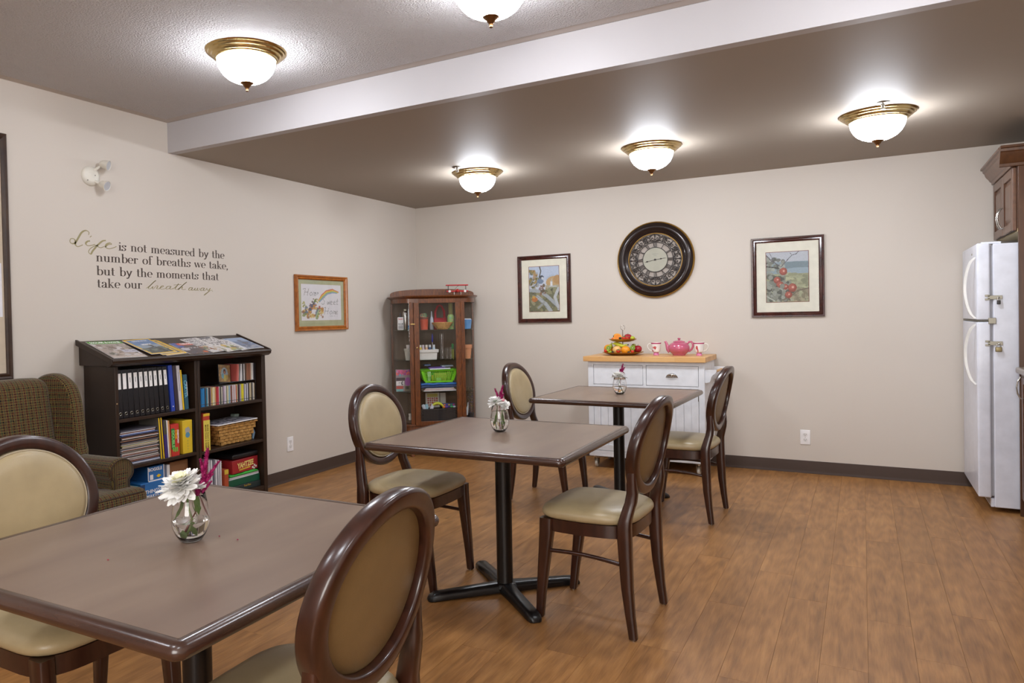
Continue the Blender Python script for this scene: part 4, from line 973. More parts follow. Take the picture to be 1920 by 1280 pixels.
b.lathe([(0, .002), (.05, .003), (.092, .055), (.088, .055), (.046, .008), (0, .008)], 24, 0, Matrix.Diagonal((1, .8, 1, 1)))
b.obj('woven_wall', M_RATT, o, smooth=60)
for k, (dx, dy, cc, r_) in enumerate(((-.03, 0, '4a3590', .022), (.005, -.01, '5d44a8', .024), (.038, 0, '453088', .02), (.0, .02, '6a4fb5', .02), (.055, .01, 'd9763c', .018), (-.012, -.03, 'e8e0ea', .010))):
    q = CM @ Vector((.062+dx, .085+dy, s1+.052)); c_ = MB().rbox((0, 0, 0), (r_*2, r_*1.6, r_*1.2), r_*.5, 2).obj('yarn_bundle', plain(cc, .8), None, tuple(q), (0, 0, CA+k), 60); tag(c_, f'{["dark violet", "purple", "dark blue-violet", "light purple", "orange", "white"][k]} bundle in the round wicker bowl', 'yarn')
o = cthing('bottle', 'green-labelled bottle with a gold neck at the right of the top cabinet shelf', 'bottle', .150, .13, s1)
MB().lathe([(0, 0), (.030, 0), (.032, .006), (.032, .12), (.024, .14), (0, .14)], 20).obj('body', plain('93b56c', .5), o); MB().lathe([(.020, .14), (.021, .25), (0, .25)], 16).obj('neck', plain('8d8a4f', .4), o)
for k in range(5): MB().rbox((.02*math.cos(k*2)-.005, -.030, .02+.022*k), (.012, .004, .010), .002, 1).obj('label_dot', plain(['c46a5c', 'e4d88a', '5f9a54', 'd68a9a', '6a9ab8'][k]), o)
o = cthing('plastic_tub', 'blue translucent tub of small things at the right end of the top cabinet shelf', 'tub', .315, .16, s1)
MB().lathe([(0, 0), (.034, 0), (.046, .088), (.043, .088), (.031, .004), (0, .004)], 20).obj('body', plain('5f8fc0', .2), o)
MB().rbox((0, 0, .088), (.07, .06, .02), .008, 3).obj('contents', plain('c4cbd6'), o, smooth=60)
# --- second shelf
o = cthing('flower_pot', 'white pot with a white-capped tube in it at the left of the middle cabinet shelf', 'pot', -.268, .13, s2)
MB().lathe([(0, 0), (.024, 0), (.034, .085), (.038, .088), (.038, .108), (.033, .108), (.022, .006), (0, .006)], 20).obj('body', plain('b9b7ae', .4), o); MB().lathe([(.012, .02), (.014, .115), (.016, .115), (.016, .142), (0, .143)], 12).obj('tube', plain('d8d2d0', .4), o)
o = cthing('planter_box', 'white rimmed planter box full of small paint bottles, middle cabinet shelf', 'box', -.082, .11, s2)
rs = [[(x*sx, y*sy, z) for x, y in ((-1, -1), (1, -1), (1, 1), (-1, 1))] for sx, sy, z in ((.082, .040, 0), (.088, .045, .066), (.098, .052, .068), (.100, .053, .096), (.094, .048, .096), (.080, .036, .01))]
MB().loft(rs).obj('body', plain('d5d0cb', .35), o, smooth=20, bevel=.002)
for k, (dx, cap, bod) in enumerate(((-.07, 'e0dcd4', 'd8b838'), (-.042, 'c8bcc4', 'b8a8b0'), (-.010, 'd8d0c4', 'c49a78'), (.022, 'c4c8cc', '2f4a78'), (.060, 'd4d6dc', 'b8ccd8'))):
    t_ = cthing('paint_bottle', f'small paint bottle in the white planter box, {ORD[k]} from the left', 'bottle', -.082+dx, .112, s2+.0105, 'paint bottles in the planter box')
    MB().lathe([(0, 0), (.014, 0), (.014, .10), (.011, .106), (0, .106)], 14).obj('body', plain(bod, .4), t_); MB().lathe([(.012, .106), (.0125, .128), (0, .129)], 14).obj('cap', plain(cap, .4), t_)
t_ = cthing('paint_brush', 'paint brush with blue and white tip standing behind the paint bottles', 'brush', -.028, .16, s2+.02); MB().tube([(0, 0, 0), (0, 0, .14)], [.003, .004], 8).obj('handle', plain('c0b4b0'), t_); MB().tube([(0, 0, .14), (0, 0, .16), (.001, 0, .20), (0, 0, .228)], [.005, .009, .008, .001], 8).obj('bristles', plain('3a3a9a', .6), t_)
for k, (dx, dy, r_, h_, lab) in enumerate(((.072, .22, .026, .24, 'tall clear glass vase behind the glass jars, middle cabinet shelf'), (.060, .11, .024, .10, 'clear glass jar nearest the white planter box, middle cabinet shelf'), (.103, .08, .022, .105, 'clear glass jar in the middle of the three, middle cabinet shelf'), (.142, .11, .022, .11, 'clear glass jar beside the green tube, middle cabinet shelf'))):
    csolo(MB().lathe([(0, 0), (r_*.9, 0), (r_, .004), (r_*.96, h_*.5), (r_*1.04, h_), (r_*.96, h_), (r_*.88, h_*.5), (r_*.88, .008), (0, .008)], 20), 'glass_jar', M_GLASS, lab, 'jar', dx, dy, s2+.0005)
t_ = cthing('plastic_tube', 'green and yellow ribbed plastic tube beside the glass jars', 'tube', .166, .15, s2)
MB().lathe([(0, 0), (.011, 0), (.011, .09), (.008, .095), (0, .095)], 12).obj('body', plain('a9b23a', .4), t_); MB().lathe([(.0115, .09), (.0115, .14), (0, .145)], 12).obj('cap', plain('3f8a4a', .4), t_)
o = cthing('terracotta_pot', 'small terracotta flower pot at the right end of the middle cabinet shelf', 'pot', .312, .15, s2)
MB().lathe([(0, 0), (.028, 0), (.038, .095), (.043, .096), (.045, .130), (.040, .130), (.026, .008), (0, .008)], 28).obj('body', plain('c98a62', .8), o)
# --- third shelf
o = cthing('craft_kit', 'pink and purple boxed craft kit at the left of the lower cabinet shelf', 'box', -.322, .13, s3)
MB().rbox((0, 0, .105), (.135, .05, .208), .003, 1).obj('box', plain('8f8a8c', .4), o)
c = Canvas(30, 44, '8f8288'); c.rect(0, 0, 1, .25, 'b85a78').blobs(26, (0, 0, 1, .25), ['cf5f8a', '5f9aa8', 'd9785a', '8a4a9a', 'd0628a'], .04, .09, 5).rect(0, .36, .62, .50, '4f4448').ell(.82, .55, .2, .2, '9a5a9c').rect(0, .52, .55, .72, 'd6d2d2').ell(.45, .62, .09, .09, '2f2a2e').ell(.47, .62, .05, .055, 'd6d2d2').rect(0, .75, .5, .9, 'b0584f').rect(0, .88, .5, 1, '7aa6a6').rect(.6, .75, 1, 1, '7a6f5c').rect(.66, .77, .9, .9, '4c4a42').textrow(.05, .5, .59, .03, '6f6c74', 2)
b = MB(); c.patch(b, .132, .204, T(0, -.0255, .105) @ FY(0, 0, 0)); b.obj('front_print', M_PRINTG, o, smooth=0)
for k in range(3):
    csolo(MB().rbox((0, 0, 0), (.31-.02*k, .20, .010), .002, 2), 'folder', plain(['d4cfd0', 'c9a9a4', 'dcd9dc'][k], .5), f'paper folder in the pile under the green basket, {ORD[k]} from the bottom', 'folder', .02, .14, s3+.0055+.0105*k, group='folders under the green basket')
for k in range(2):
    csolo(MB().rbox((0, 0, 0), (.345, .22, .020), .006, 6, fn=lambda x, y, z: (x, y, z+.003*math.sin(x*50+k))), 'plastic_wallet', plain(['1f3a6a', '2f66b0'][k], .3), f'{["dark blue", "bright blue"][k]} plastic wallet lying under the green basket', 'folder', .012, .14, s3+.045+.0235*k, 60)
o = cthing('plastic_basket', 'bright green slatted plastic basket of craft supplies on the lower cabinet shelf', 'basket', .014, .12, s3+.083)
GREEN = plain('7fd62a', .35)
b = MB(); H_ = .118
def bo(z, g=0): k = z/H_; return .130+.038*k-g, .070+.02*k-g
for z in (0, .022, H_-.022, H_):
    pass
b.loft([[(sx*bo(z)[0], sy*bo(z)[1], z) for sx, sy in ((-1, -1), (1, -1), (1, 1), (-1, 1))] for z in (0, .016)]+[[(sx*bo(z)[0]-sx*.004, sy*bo(z)[1]-sy*.004, z) for sx, sy in ((-1, -1), (1, -1), (1, 1), (-1, 1))] for z in (.016, .004)])
for i in range(17):
    u = -1+2*i/16; wd_ = .0022 if 0 < i < 16 else .012
    (x0, y0), (x1, y1) = bo(.014), bo(H_-.012)
    b.loft([[(u*x+e*wd_, -y+f, z) for e, f in ((-1, -.001), (1, -.001), (1, .002), (-1, .002))] for x, y, z in ((x0*.97, y0, .014), (x1*.97, y1, H_-.012))])
    b.loft([[(u*x+e*wd_, y+f, z) for e, f in ((-1, -.001), (1, -.001), (1, .002), (-1, .002))] for x, y, z in ((x0*.97, y0, .014), (x1*.97, y1, H_-.012))])
for i in range(1, 6):
    z = .014+(H_-.026)*i/6; x, y = bo(z)
    for sy in (-1, 1): b.bx(-x*.97, x*.97, sy*y-.001, sy*y+.001, z-.0018, z+.0018)
for sx in (-1, 1): b.loft([[(sx*(bo(z)[0]+e), sy*bo(z)[1], z) for e, sy in ((0, -1), (0, 1), (-.003, 1), (-.003, -1))] for z in (.01, H_-.01)])
b.loft([[(sx*(bo(z)[0]+g), sy*(bo(z)[1]+g), z) for sx, sy in ((-1, -1), (1, -1), (1, 1), (-1, 1))] for z, g in ((H_-.014, 0), (H_-.006, .004), (H_, .010), (H_+.003, .010), (H_+.003, -.001), (H_-.012, -.002))], cap=False)
b.obj('slatted_body', GREEN, o, smooth=20)
for k, (dx, dy, sx_, sy_, h_, cc, nm) in enumerate(((-.09, -.03, .03, .03, .10, 'cfd8d4', 'white glue tube'), (-.05, .01, .03, .04, .09, '2f6a3c', 'dark green carton'), (-.06, -.04, .018, .015, .06, 'd08a3a', 'orange marker'), (.02, .0, .12, .05, .08, 'a8924a', 'mustard carton'), (.10, -.01, .035, .05, .09, '8f8a3f', 'olive carton'), (.0, -.045, .05, .02, .035, 'b8d89a', 'pale green eraser box'))):
    csolo(MB().rbox((0, 0, h_/2), (sx_, sy_, h_), .004, 1), 'craft_supply', plain(cc, .5), f'{nm} inside the green slatted basket', 'supplies', .014+dx, .12+dy, s3+.0885)
for k, (dx, w_, d_, cc, nm) in enumerate(((.01, .20, .02, 'd4d6de', 'white card sheet'), (-.02, .16, .015, '6a4a9a', 'purple picture card'), (.08, .11, .018, '9aa4b8', 'grey-blue card'), (-.11, .06, .02, '5a6a90', 'blue crumpled card'))):
    csolo(MB().rbox((0, 0, 0), (w_, .10, .012), .003, 3, M=RYm(-.015)), 'card', plain(cc, .5), f'{nm} lying on the green basket under the middle shelf', 'paper', .02+dx, .12, s3+.2085+.0125*k)
# --- cabinet floor
o = cthing('storage_basket', 'black slotted plastic basket at the bottom of the display cabinet', 'basket', .012, .12, s4)
b = MB(); W2, D2, H2 = .172, .085, .135
b.bx(-W2, W2, -D2, D2, 0, .004)
for z in range(9): b.bx(-W2, W2, -D2-.001, -D2+.002, .006+z*.015, .0135+z*.015).bx(-W2, W2, D2-.002, D2+.001, .006+z*.015, .0135+z*.015)
for i in range(12): x = -W2+2*W2*i/11; b.bx(x-.004, x+.004, -D2+.001, -D2+.003, 0, H2)
b.bx(-W2-.002, -W2+.002, -D2, D2, 0, H2).bx(W2-.002, W2+.002, -D2, D2, 0, H2).bx(-W2-.004, W2+.004, -D2-.004, -D2+.002, H2-.008, H2+.004).bx(-W2-.004, W2+.004, D2-.002, D2+.004, H2-.008, H2+.004)
b.obj('slotted_body', plain('2b2a2e', .4), o, smooth=0)
csolo(MB().rbox((0, 0, .06), (.32, .15, .12), .01, 3), 'bag', plain('34302f', .8), 'dark cloth bag filling the black basket', 'bag', .012, .12, s4+.006, 60)
def card_(lab, w_, h_, lx, ly, z, lean, cv, col='c9c4bc'):
    p = CM @ Vector((lx, ly, z)); t_ = thing('picture_card', lab, 'card', tuple(p), (lean, 0, CA)); MB().bx(-w_/2, w_/2, 0, .004, 0, h_).obj('board', plain(col, .5), t_, smooth=0)
    if cv: b = MB(); cv.patch(b, w_*.96, h_*.96, FY(0, -.0004, h_/2)); b.obj('print', M_PRINTG, t_, smooth=0)
c = Canvas(28, 28, 'c8c2b8'); c.rect(.1, .05, .9, .3, 'b8ae58')
for i in range(5):
    for j in range(4): c.ell(.18+.16*i, .38+.15*j, .065, .06, ['a8302c', 'b8483c', '8f2f38', 'c05a44'][(i+j) % 4])
card_('white card printed with rows of red sweets leaning above the black basket', .135, .14, -.035, .17, s4+.135, -.15, c)
card_('small plain white card leaning behind the felt pens in the cabinet', .055, .10, .068, .19, s4+.17, -.1, None)
o = csolo(MB().tube([(.058*math.cos(a), 0, .055*math.sin(a)) for a in [i/14*PI for i in range(15)]], [.006+.008*math.sin(i/14*PI) for i in range(15)], 10), 'rubber_ring', plain('cfd03a', .4), 'bright yellow half-ring sticking out of the black basket', 'toy', .0, .095, s4+.128)
for k, (dx, cc, nm) in enumerate(((-.13, 'c6ccd6', 'white'), (-.115, '8fb4c0', 'pale blue'), (-.075, 'd4cfdc', 'lilac-white'))):
    csolo(MB().rbox((0, 0, .025), (.032, .03, .075), .01, 3, M=RYm(.35*(k-1))), 'tissue_pack', plain(cc, .4), f'{nm} tissue pack at the left of the black basket', 'packet', dx+.012, .10, s4+.115, 60)
o = csolo(MB().rbox((0, 0, .018), (.12, .03, .036), .003, 1), 'felt_pen_box', plain('3a4a8a', .4), 'long blue box of coloured felt pens above the black basket at right', 'box', .112, .12, s4+.14)
for k in range(5): MB().bx(-.05+.022*k, -.034+.022*k, -.0158, -.015, .018, .03).obj('pen_print', plain(['d8762c', '4c3a9a', 'd8b82c', '2f9a5a', 'c23a6a'][k]), o, smooth=0)
for k in range(5): csolo(MB().rbox((0, 0, 0), (.024, .02, .016), .004, 1), 'eraser', plain(['e07a2c', '6a3a9a', '2f2f6a', '3fa85a', 'b8c4cc'][k], .4), f'{["orange", "purple", "dark blue", "green", "grey"][k]} eraser in the row in front of the felt pen box', 'eraser', .06+.025*k, .085, s4+.146)
o = csolo(MB().lathe([(0, 0), (.014, 0), (.014, .03), (.010, .035), (.010, .04), (.013, .042), (.013, .06), (0, .06)], 16), 'medicine_bottle', plain('cfccc4', .4), 'small white bottle standing low at the left of the display cabinet', 'bottle', -.262, .12, s4+.03)
csolo(MB().rbox((0, 0, .0145), (.06, .05, .029), .003, 1), 'wood_block', M_OAKD, 'small brown block under the little white bottle in the cabinet', 'block', -.262, .12, s4)
o = csolo(MB().tube([(0, 0, 0), (.002, 0, .06), (.010, 0, .085), (.012, 0, .12)], [.010, .014, .006, .003], 10), 'spray_nozzle_bottle', plain('b9bcc0', .25), 'small clear pump bottle beside the glittery dried stems', 'bottle', .285, .10, s4+.06)
o = cthing('dried_stems', 'dark pot of purple and gold glittery dried stems at the lower right of the cabinet', 'plant', .335, .17, s4)
MB().lathe([(0, 0), (.030, 0), (.036, .07), (.033, .07), (0, .06)], 16).obj('pot', plain('241f22', .4), o)
rg = random.Random(9); b = MB(); b2 = MB()
for k in range(26):
    a = rg.uniform(0, 2*PI); r_ = rg.uniform(.004, .034); h_ = rg.uniform(.12, .30); pts = [(0, 0, .06), (r_*.4*math.cos(a), r_*.4*math.sin(a), h_*.6), (r_*math.cos(a), r_*math.sin(a), h_)]
    b.tube(pts, .0008, 4)
    for m_ in range(5):
        u = .45+.13*m_; p = (r_*u*math.cos(a)+rg.uniform(-.006, .006), r_*u*math.sin(a)+rg.uniform(-.006, .006), h_*u+.02)
        b2.rbox(p, (.006, .006, .007), .003, 1, mat=rg.choice((0, 0, 1)))
b.obj('stem', plain('3d4a2c'), o); q = b2.obj('glitter_beads', [plain('6a4a7a', .3), plain('d8b060', .25, .6)], o, smooth=60); q['kind'] = 'stuff'
# --- model biplane on top
BP = cthing('toy_biplane', 'small red toy biplane on top of the display cabinet', 'toy', .215, .10, 1.507); RED = plain('b81c22', .35)
MB().rbox((0, .02, .098), (.215, .045, .011), .005, 3).obj('upper_wing', RED, BP, smooth=60); MB().rbox((0, .02, .040), (.210, .045, .012), .005, 3).obj('lower_wing', RED, BP, smooth=60)
MB().tube([(0, -.03, .040), (0, -.01, .044), (0, .05, .044), (0, .12, .038)], [.012, .018, .016, .005], 12).obj('fuselage', RED, BP)
MB().tube([(0, -.034, .040), (0, -.046, .040)], [.007, .004], 10).obj('propeller_hub', plain('c8452c'), BP)
for sx in (-1, 1):
    MB().tube([(sx*.085, .005, .045), (sx*.085, .005, .094)], .0018, 6).tube([(sx*.085, .035, .045), (sx*.085, .035, .094)], .0018, 6).obj('strut', K_, BP)
    MB().tube([(sx*.03, .0, .018), (sx*.034, .0, .018)], .016, 14).obj('wheel', plain('cfc9bd'), BP); MB().tube([(sx*.012, .0, .038), (sx*.03, 0, .016)], .002, 6).obj('axle_strut', K_, BP)
    MB().lathe([(.009, 0), (.012, .0006), (.006, .0006)], 14, 0, T(sx*.075, -.0030, .040) @ RXm(PI/2)).obj('roundel', plain('d9d0cc'), BP)
MB().tube([(-.025, -.002, .06), (.012, -.002, .094)], .0016, 6).obj('strut', K_, BP)
MB().bx(-.04, .04, .105, .125, .040, .043).obj('tailplane', RED, BP)
# ================================================================ WHITE KITCHEN CART
KC = thing('kitchen_cart', 'white kitchen cart on casters with a butcher-block top against the back wall', 'cart', (2.46, -.27, 0))
def kp(name, b, mat=None, smooth=0, par=None, **k): return b.obj(name, mat or M_WHITE, par or KC, smooth=smooth, **k)
kx0, kx1, ky0, ky1 = -.463, .478, -.230, .215        # body (local)
kp('butcher_block_top', MB().bx(-.495, .492, -.262, .242, .903, .945), M_BUTCH, bevel=.003)
for x in (kx0, kx1-.045): kp('corner_post', MB().bx(x, x+.045, ky0, ky0+.04, .115, .903), bevel=.002)
for x in (kx0, kx1-.045): kp('corner_post', MB().bx(x, x+.045, ky1-.04, ky1, .115, .903), bevel=.002)
kp('top_rail', MB().bx(kx0+.045, kx1-.045, ky0+.002, ky0+.02, .874, .903)); kp('middle_rail', MB().bx(kx0+.045, kx1-.045, ky0+.002, ky0+.02, .690, .708))
kp('drawer_divider', MB().bx(-.002, .022, ky0+.002, ky0+.02, .708, .874)); kp('bottom_rail', MB().bx(kx0+.045, kx1-.045, ky0+.001, ky0+.02, .115, .150))
kp('carcass', MB().bx(kx0+.01, kx1-.01, ky0+.024, ky1-.008, .130, .895)); kp('bottom_board', MB().bx(kx0, kx1, ky0, ky1, .100, .117), bevel=.002)
for x0, x1, nm in ((kx0+.048, -.005, 'l'), (.025, kx1-.048, 'r')):
    d = kp('drawer', MB().bx(x0, x1, ky0+.003, ky0+.022, .711, .871), bevel=.002)
    xc = (x0+x1)/2; b = MB(); rs = []
    for i in range(9):       # cup pull: quarter dome
        a = i/8*PI/2; r1 = .045*math.cos(a)**.5 if i < 8 else .004
        rs.append([(xc+r1*math.cos(t), ky0+.002-.024*math.sin(a+.15 if a < 1.3 else a)*abs(math.sin(t))**.6-.001, .783+.030*math.sin(t)*math.cos(a)**.3) for t in [j/14*PI for j in range(15)]])
    b.loft(rs, wrap=False, cap=False); b.bx(xc-.047, xc+.047, ky0-.0005, ky0+.002, .779, .784)
    o = b.obj('cup_pull', M_STEEL, d, smooth=60); sm = o.modifiers.new('solid', 'SOLIDIFY'); sm.thickness = .0015
for x0, x1, hx in ((kx0+.048, .0085, -.016), (.0115, kx1-.048, .036)):
    d = kp('door', MB().bx(x0, x0+.052, ky0+.003, ky0+.022, .153, .687).bx(x1-.052, x1, ky0+.003, ky0+.022, .153, .687).bx(x0+.052, x1-.052, ky0+.003, ky0+.022, .153, .200).bx(x0+.052, x1-.052, ky0+.003, ky0+.022, .640, .687))
    n = 5; wx = (x1-x0-.104)/n
    for i in range(n): MB().bx(x0+.052+i*wx+.0012, x0+.052+(i+1)*wx-.0012, ky0+.011, ky0+.018, .199, .641).obj('bead_board', M_WHITE, d, smooth=0, bevel=.0012)
    MB().bx(x0+.05, x1-.05, ky0+.0165, ky0+.020, .198, .642).obj('groove_backing', plain('c4c4c6', .5), d, smooth=0)
    MB().lathe([(0, 0), (.006, 0), (.006, .010), (.013, .016), (.013, .022), (0, .026)], 14, 0, T(hx, ky0+.003, .405) @ RXm(PI/2)).obj('knob', M_STEEL, d)
    e = x0 if hx < 0 else x1
    for z in (.22, .62): MB().bx(e-.003, e+.003, ky0, ky0+.003, z-.025, z+.025).obj('hinge', M_STEELD, d, smooth=0)
for x in (kx0-.001, kx1-.012): kp('side_panel', MB().bx(x+.003, x+.010, ky0+.038, ky1-.038, .125, .900))
for z0, z1 in ((.60, .66), (.84, .903), (.115, .17)): kp('side_rail', MB().bx(kx1-.014, kx1-.0005, ky0+.04, ky1-.04, z0, z1))
# towel rail on the right side
tp = [(0, .845), (.085, .845), (.088, .835), (.080, .818), (.062, .806), (.048, .790), (.044, .768), (.036, .748), (.014, .742), (0, .742)]
for y in (ky0+.012, ky1-.03): kp('towel_bracket', MB().loft([[(kx1+x, y+dy, z) for x, z in tp] for dy in (0, .016)]), bevel=.001)
kp('towel_dowel', MB().tube([(kx1+.062, ky0+.02, .824), (kx1+.062, ky1-.02, .824)], .010, 14), M_BUTCH, 60)
for x, y in ((kx0+.05, ky0+.04), (kx1-.06, ky0+.04), (kx0+.05, ky1-.05), (kx1-.06, ky1-.05)):
    f = kp('caster', MB().bx(x-.022, x+.022, y-.022, y+.022, .092, .100).tube([(x, y, .092), (x, y, .078)], .012, 12).loft([[(x+s_*.016, y-.016, .078), (x+s_*.019, y-.016, .078), (x+s_*.019, y+.018, .078), (x+s_*.016, y+.018, .078)] for s_ in (1,)]+[[(x+.016, y-.008+.01, .035), (x+.019, y-.008+.01, .035), (x+.019, y+.022, .035), (x+.016, y+.022, .035)]]).loft([[(x-.019, y-.016, .078), (x-.016, y-.016, .078), (x-.016, y+.018, .078), (x-.019, y+.018, .078)], [(x-.019, y+.002, .035), (x-.016, y+.002, .035), (x-.016, y+.022, .035), (x-.019, y+.022, .035)]]), M_STEEL, 30)
    MB().lathe([(0, -.011), (.030, -.011), (.0355, -.006), (.0355, .006), (.030, .011), (0, .011)], 28, 0, T(x, y+.012, .0357) @ RYm(PI/2)).obj('wheel', plain('c8c4ba', .35), f)
    MB().lathe([(0, -.0125), (.012, -.0125), (.012, .0125), (0, .0125)], 14, 0, T(x, y+.012, .0357) @ RYm(PI/2)).obj('wheel_hub', M_STEELD, f)

# ---- fruit stand
ZT = .945; FY0 = -.27
FS = thing('fruit_stand', 'two-tier gold plate stand with a ring handle on the white cart', 'stand', (2.232, FY0, ZT))
GOLD = plain('b8863a', .28, .55)
MB().lathe([(0, .003), (.09, .003), (.10, 0), (.105, .003), (.150, .016), (.172, .024), (.173, .027), (.150, .020), (.10, .008), (0, .008)], 48).obj('lower_plate', GOLD, FS)
MB().lathe([(0, .112), (.06, .112), (.095, .122), (.118, .136), (.119, .139), (.095, .127), (.06, .117), (0, .117)], 44).obj('upper_plate', GOLD, FS)
MB().lathe([(0, .005), (.004, .005), (.004, .215), (0, .215)], 10).obj('centre_rod', M_STEEL, FS)
MB().tube([(.019*math.sin(a), 0, .235-.019*math.cos(a)) for a in [i/20*2*PI for i in range(20)]], .0022, 8, closed=True).obj('ring_handle', M_STEEL, FS)
def fr(name, label, cat, dx, dy, dz, b, mat, rot=(0, 0, 0), smooth=60, grp=None):
    o = b.obj(name, mat, None, (2.232+dx, FY0+dy, ZT+dz), rot, smooth); return tag(o, label, cat, grp)
def ball(r, sq=1.0, dimple=.1, seg=22):
    p = [(0, -r*sq*(1-dimple))]
    for i in range(1, 14): a = -PI/2+i/14*PI; p.append((r*math.cos(a), r*sq*math.sin(a)*(1-dimple*.6*(abs(math.sin(a))**6))))
    p.append((0, r*sq*(1-dimple))); return MB().lathe(p, seg)
OR = plain('e8961c', .4, bump=.3, bscale=300); ORD_ = plain('f0a63a', .45); APR = plain('a01f2a', .25); GRN = plain('9fb83a', .35); YEL = plain('c9c83c', .4); KIW = plain('7a6a35', .8); STW = plain('c8321f', .35, bump=.4, bscale=400)
def stem(o, h, r=.0016): MB().tube([(0, 0, h), (.003, 0, h+.012)], r, 6).obj('stem', plain('4a3320'), o)
o = fr('orange', 'whole orange at the left end of the lower plate', 'fruit', -.118, -.02, .054, ball(.040, .97), OR)
o = fr('orange', 'whole orange on the lower plate right of the peach', 'fruit', .048, -.085, .046, ball(.038, .97), OR)
o = fr('peach', 'pale yellow and pink peach at the middle of the lower plate', 'fruit', -.028, -.080, .047, ball(.038, .95), plain('e3b36c', .5))
o = fr('apple', 'dark red apple at the right end of the lower plate', 'fruit', .128, .0, .052, ball(.034, .95, .15), APR); stem(o, .026)
o = fr('apple', 'green apple behind the kiwi halves on the lower plate', 'fruit', -.055, .03, .052, ball(.038, .93, .15), GRN); stem(o, .03)
o = fr('pear', 'green-brown pear behind the right-hand kiwi half', 'fruit', .088, .02, .054, MB().lathe([(0, -.036), (.02, -.034), (.034, -.016), (.032, .006), (.02, .026), (.013, .038), (0, .042)], 20), plain('8d8c35', .5))
def banana(pts, lab, dz=0):
    o = fr('banana', lab, 'fruit', 0, 0, dz, MB().tube(pts, [.006, .013, .0165, .017, .016, .013, .006, .005], 8), plain('c2c83a', .4), smooth=50)
    MB().tube([pts[-1], tuple(Vector(pts[-1])+(Vector(pts[-1])-Vector(pts[-2]))*.6)], .005, 8).obj('stem', plain('3d3a22'), o); MB().tube([pts[0], tuple(Vector(pts[0])-(Vector(pts[1])-Vector(pts[0]))*.2)], .005, 8).obj('tip', plain('33301c'), o)
banana([(-.065+.018*i, -.060-.003*i, .094-.0032*i+.004*math.sin(i)) if i < 6 else (-.065+.018*i, -.078, .080+.002*(i-5)) for i in range(8)], 'curved yellow-green banana lying across the lower plate fruit', .006)
banana([(-.088-.004*(7-i)*.4, -.055+.004*i, .052+.0065*i) for i in range(8)], 'short green banana standing behind the left kiwi half', .004)
def kiwi(dx, dy, dz, lab, rx=PI/2):
    o = fr('kiwi_half', lab, 'fruit', dx, dy, dz, MB().lathe([(0, -.018), (.014, -.013), (.021, -.002), (.021, .004), (0, .004)], 20), KIW, (rx, 0, 0))
    MB().lathe([(.0205, .0042), (.0205, .0048), (0, .0052)], 20).obj('green_flesh', plain('86a83a', .35), o); MB().lathe([(.0095, .0053), (0, .0060)], 12).obj('seed_ring', plain('33401c'), o); MB().lathe([(.0055, .0062), (0, .0066)], 12).obj('pale_core', plain('d8dca0'), o)
kiwi(-.098, -.088, .063, 'kiwi half near the left end of the lower plate'); kiwi(.105, -.075, .064, 'kiwi half near the right end of the lower plate'); 
def straw(dx, dy, dz, lab, s_=1.0, lean=0):
    o = fr('strawberry', lab, 'fruit', dx, dy, dz, MB().lathe([(0, -.017*s_), (.008*s_, -.012*s_), (.0155*s_, .002*s_), (.014*s_, .012*s_), (.006*s_, .017*s_), (0, .016*s_)], 16), STW, (lean, .2, 0))
    MB().lathe([(.010*s_, .0155*s_), (.004*s_, .0185*s_), (0, .021*s_)], 6).obj('leaf_cap', plain('4f7a2a', .6), o)
straw(-.125, -.085, .036, 'strawberry below the left kiwi half on the lower plate'); straw(-.004, -.128, .036, 'strawberry at the very front of the lower plate', 1.1, .5); straw(.112, -.112, .033, 'strawberry below the right kiwi half on the lower plate', .95)
fr('grape_cluster', 'green grapes at the front left of the lower plate', 'fruit', -.085, -.115, .030, MB().rbox((0, 0, 0), (.020, .02, .02), .01, 2).rbox((.014, -.006, .002), (.02, .02, .02), .01, 2).rbox((-.008, -.008, .014), (.02, .02, .02), .01, 2), GRN)
fr('blackberry', 'dark berry between the peach and the strawberry', 'fruit', -.052, -.126, .028, ball(.010), plain('241a22', .4)); fr('blackberry', 'dark berry at the lower right front of the lower plate', 'fruit', .082, -.122, .028, ball(.010), plain('2a1c24', .4))
# upper tier
o = fr('orange', 'orange standing behind on the upper plate', 'fruit', -.050, .010, .152, ball(.036, .97), OR)
o = fr('orange_slice', 'thick orange slice leaning on the upper plate', 'fruit', -.026, -.058, .148, MB().lathe([(0, -.006), (.034, -.006), (.036, 0), (.034, .006), (0, .006)], 28), ORD_, (PI/2-.15, .25, 0)); MB().lathe([(.030, .0065), (.0, .0072)], 10).obj('segment_flesh', plain('e8861a', .35), o)
o = fr('apple', 'red apple on the right of the upper plate', 'fruit', .048, -.012, .150, ball(.034, .95, .15), APR); stem(o, .026)
straw(.030, -.070, .143, 'strawberry in front of the red apple on the upper plate', 1.15, .3); straw(.055, -.062, .141, 'smaller strawberry touching the red apple on the upper plate', .9); 
fr('apricot', 'small orange apricot at the front left of the upper plate', 'fruit', -.068, -.050, .138, ball(.015), plain('d8682a', .4)); fr('fig', 'round dark fig by the rod on the upper plate', 'fruit', -.002, -.074, .146, ball(.011), plain('2c2018', .4)); fr('fig', 'dark fig by the back orange on the upper plate', 'fruit', -.062, -.046, .161, ball(.008), plain('32261c', .4))
fr('lime', 'yellow-green lime at the right edge of the upper plate', 'fruit', .088, -.018, .146, MB().lathe([(0, -.022), (.010, -.018), (.017, 0), (.010, .018), (0, .022)], 16), plain('b0b832', .4), (0, PI/2, .3)); fr('grape_cluster', 'olive-green grapes behind the red apple on the upper plate', 'fruit', .020, .03, .158, MB().rbox((0, 0, 0), (.022, .02, .03), .01, 2).rbox((.012, 0, .012), (.02, .02, .02), .01, 2), plain('7d8a2c', .4))
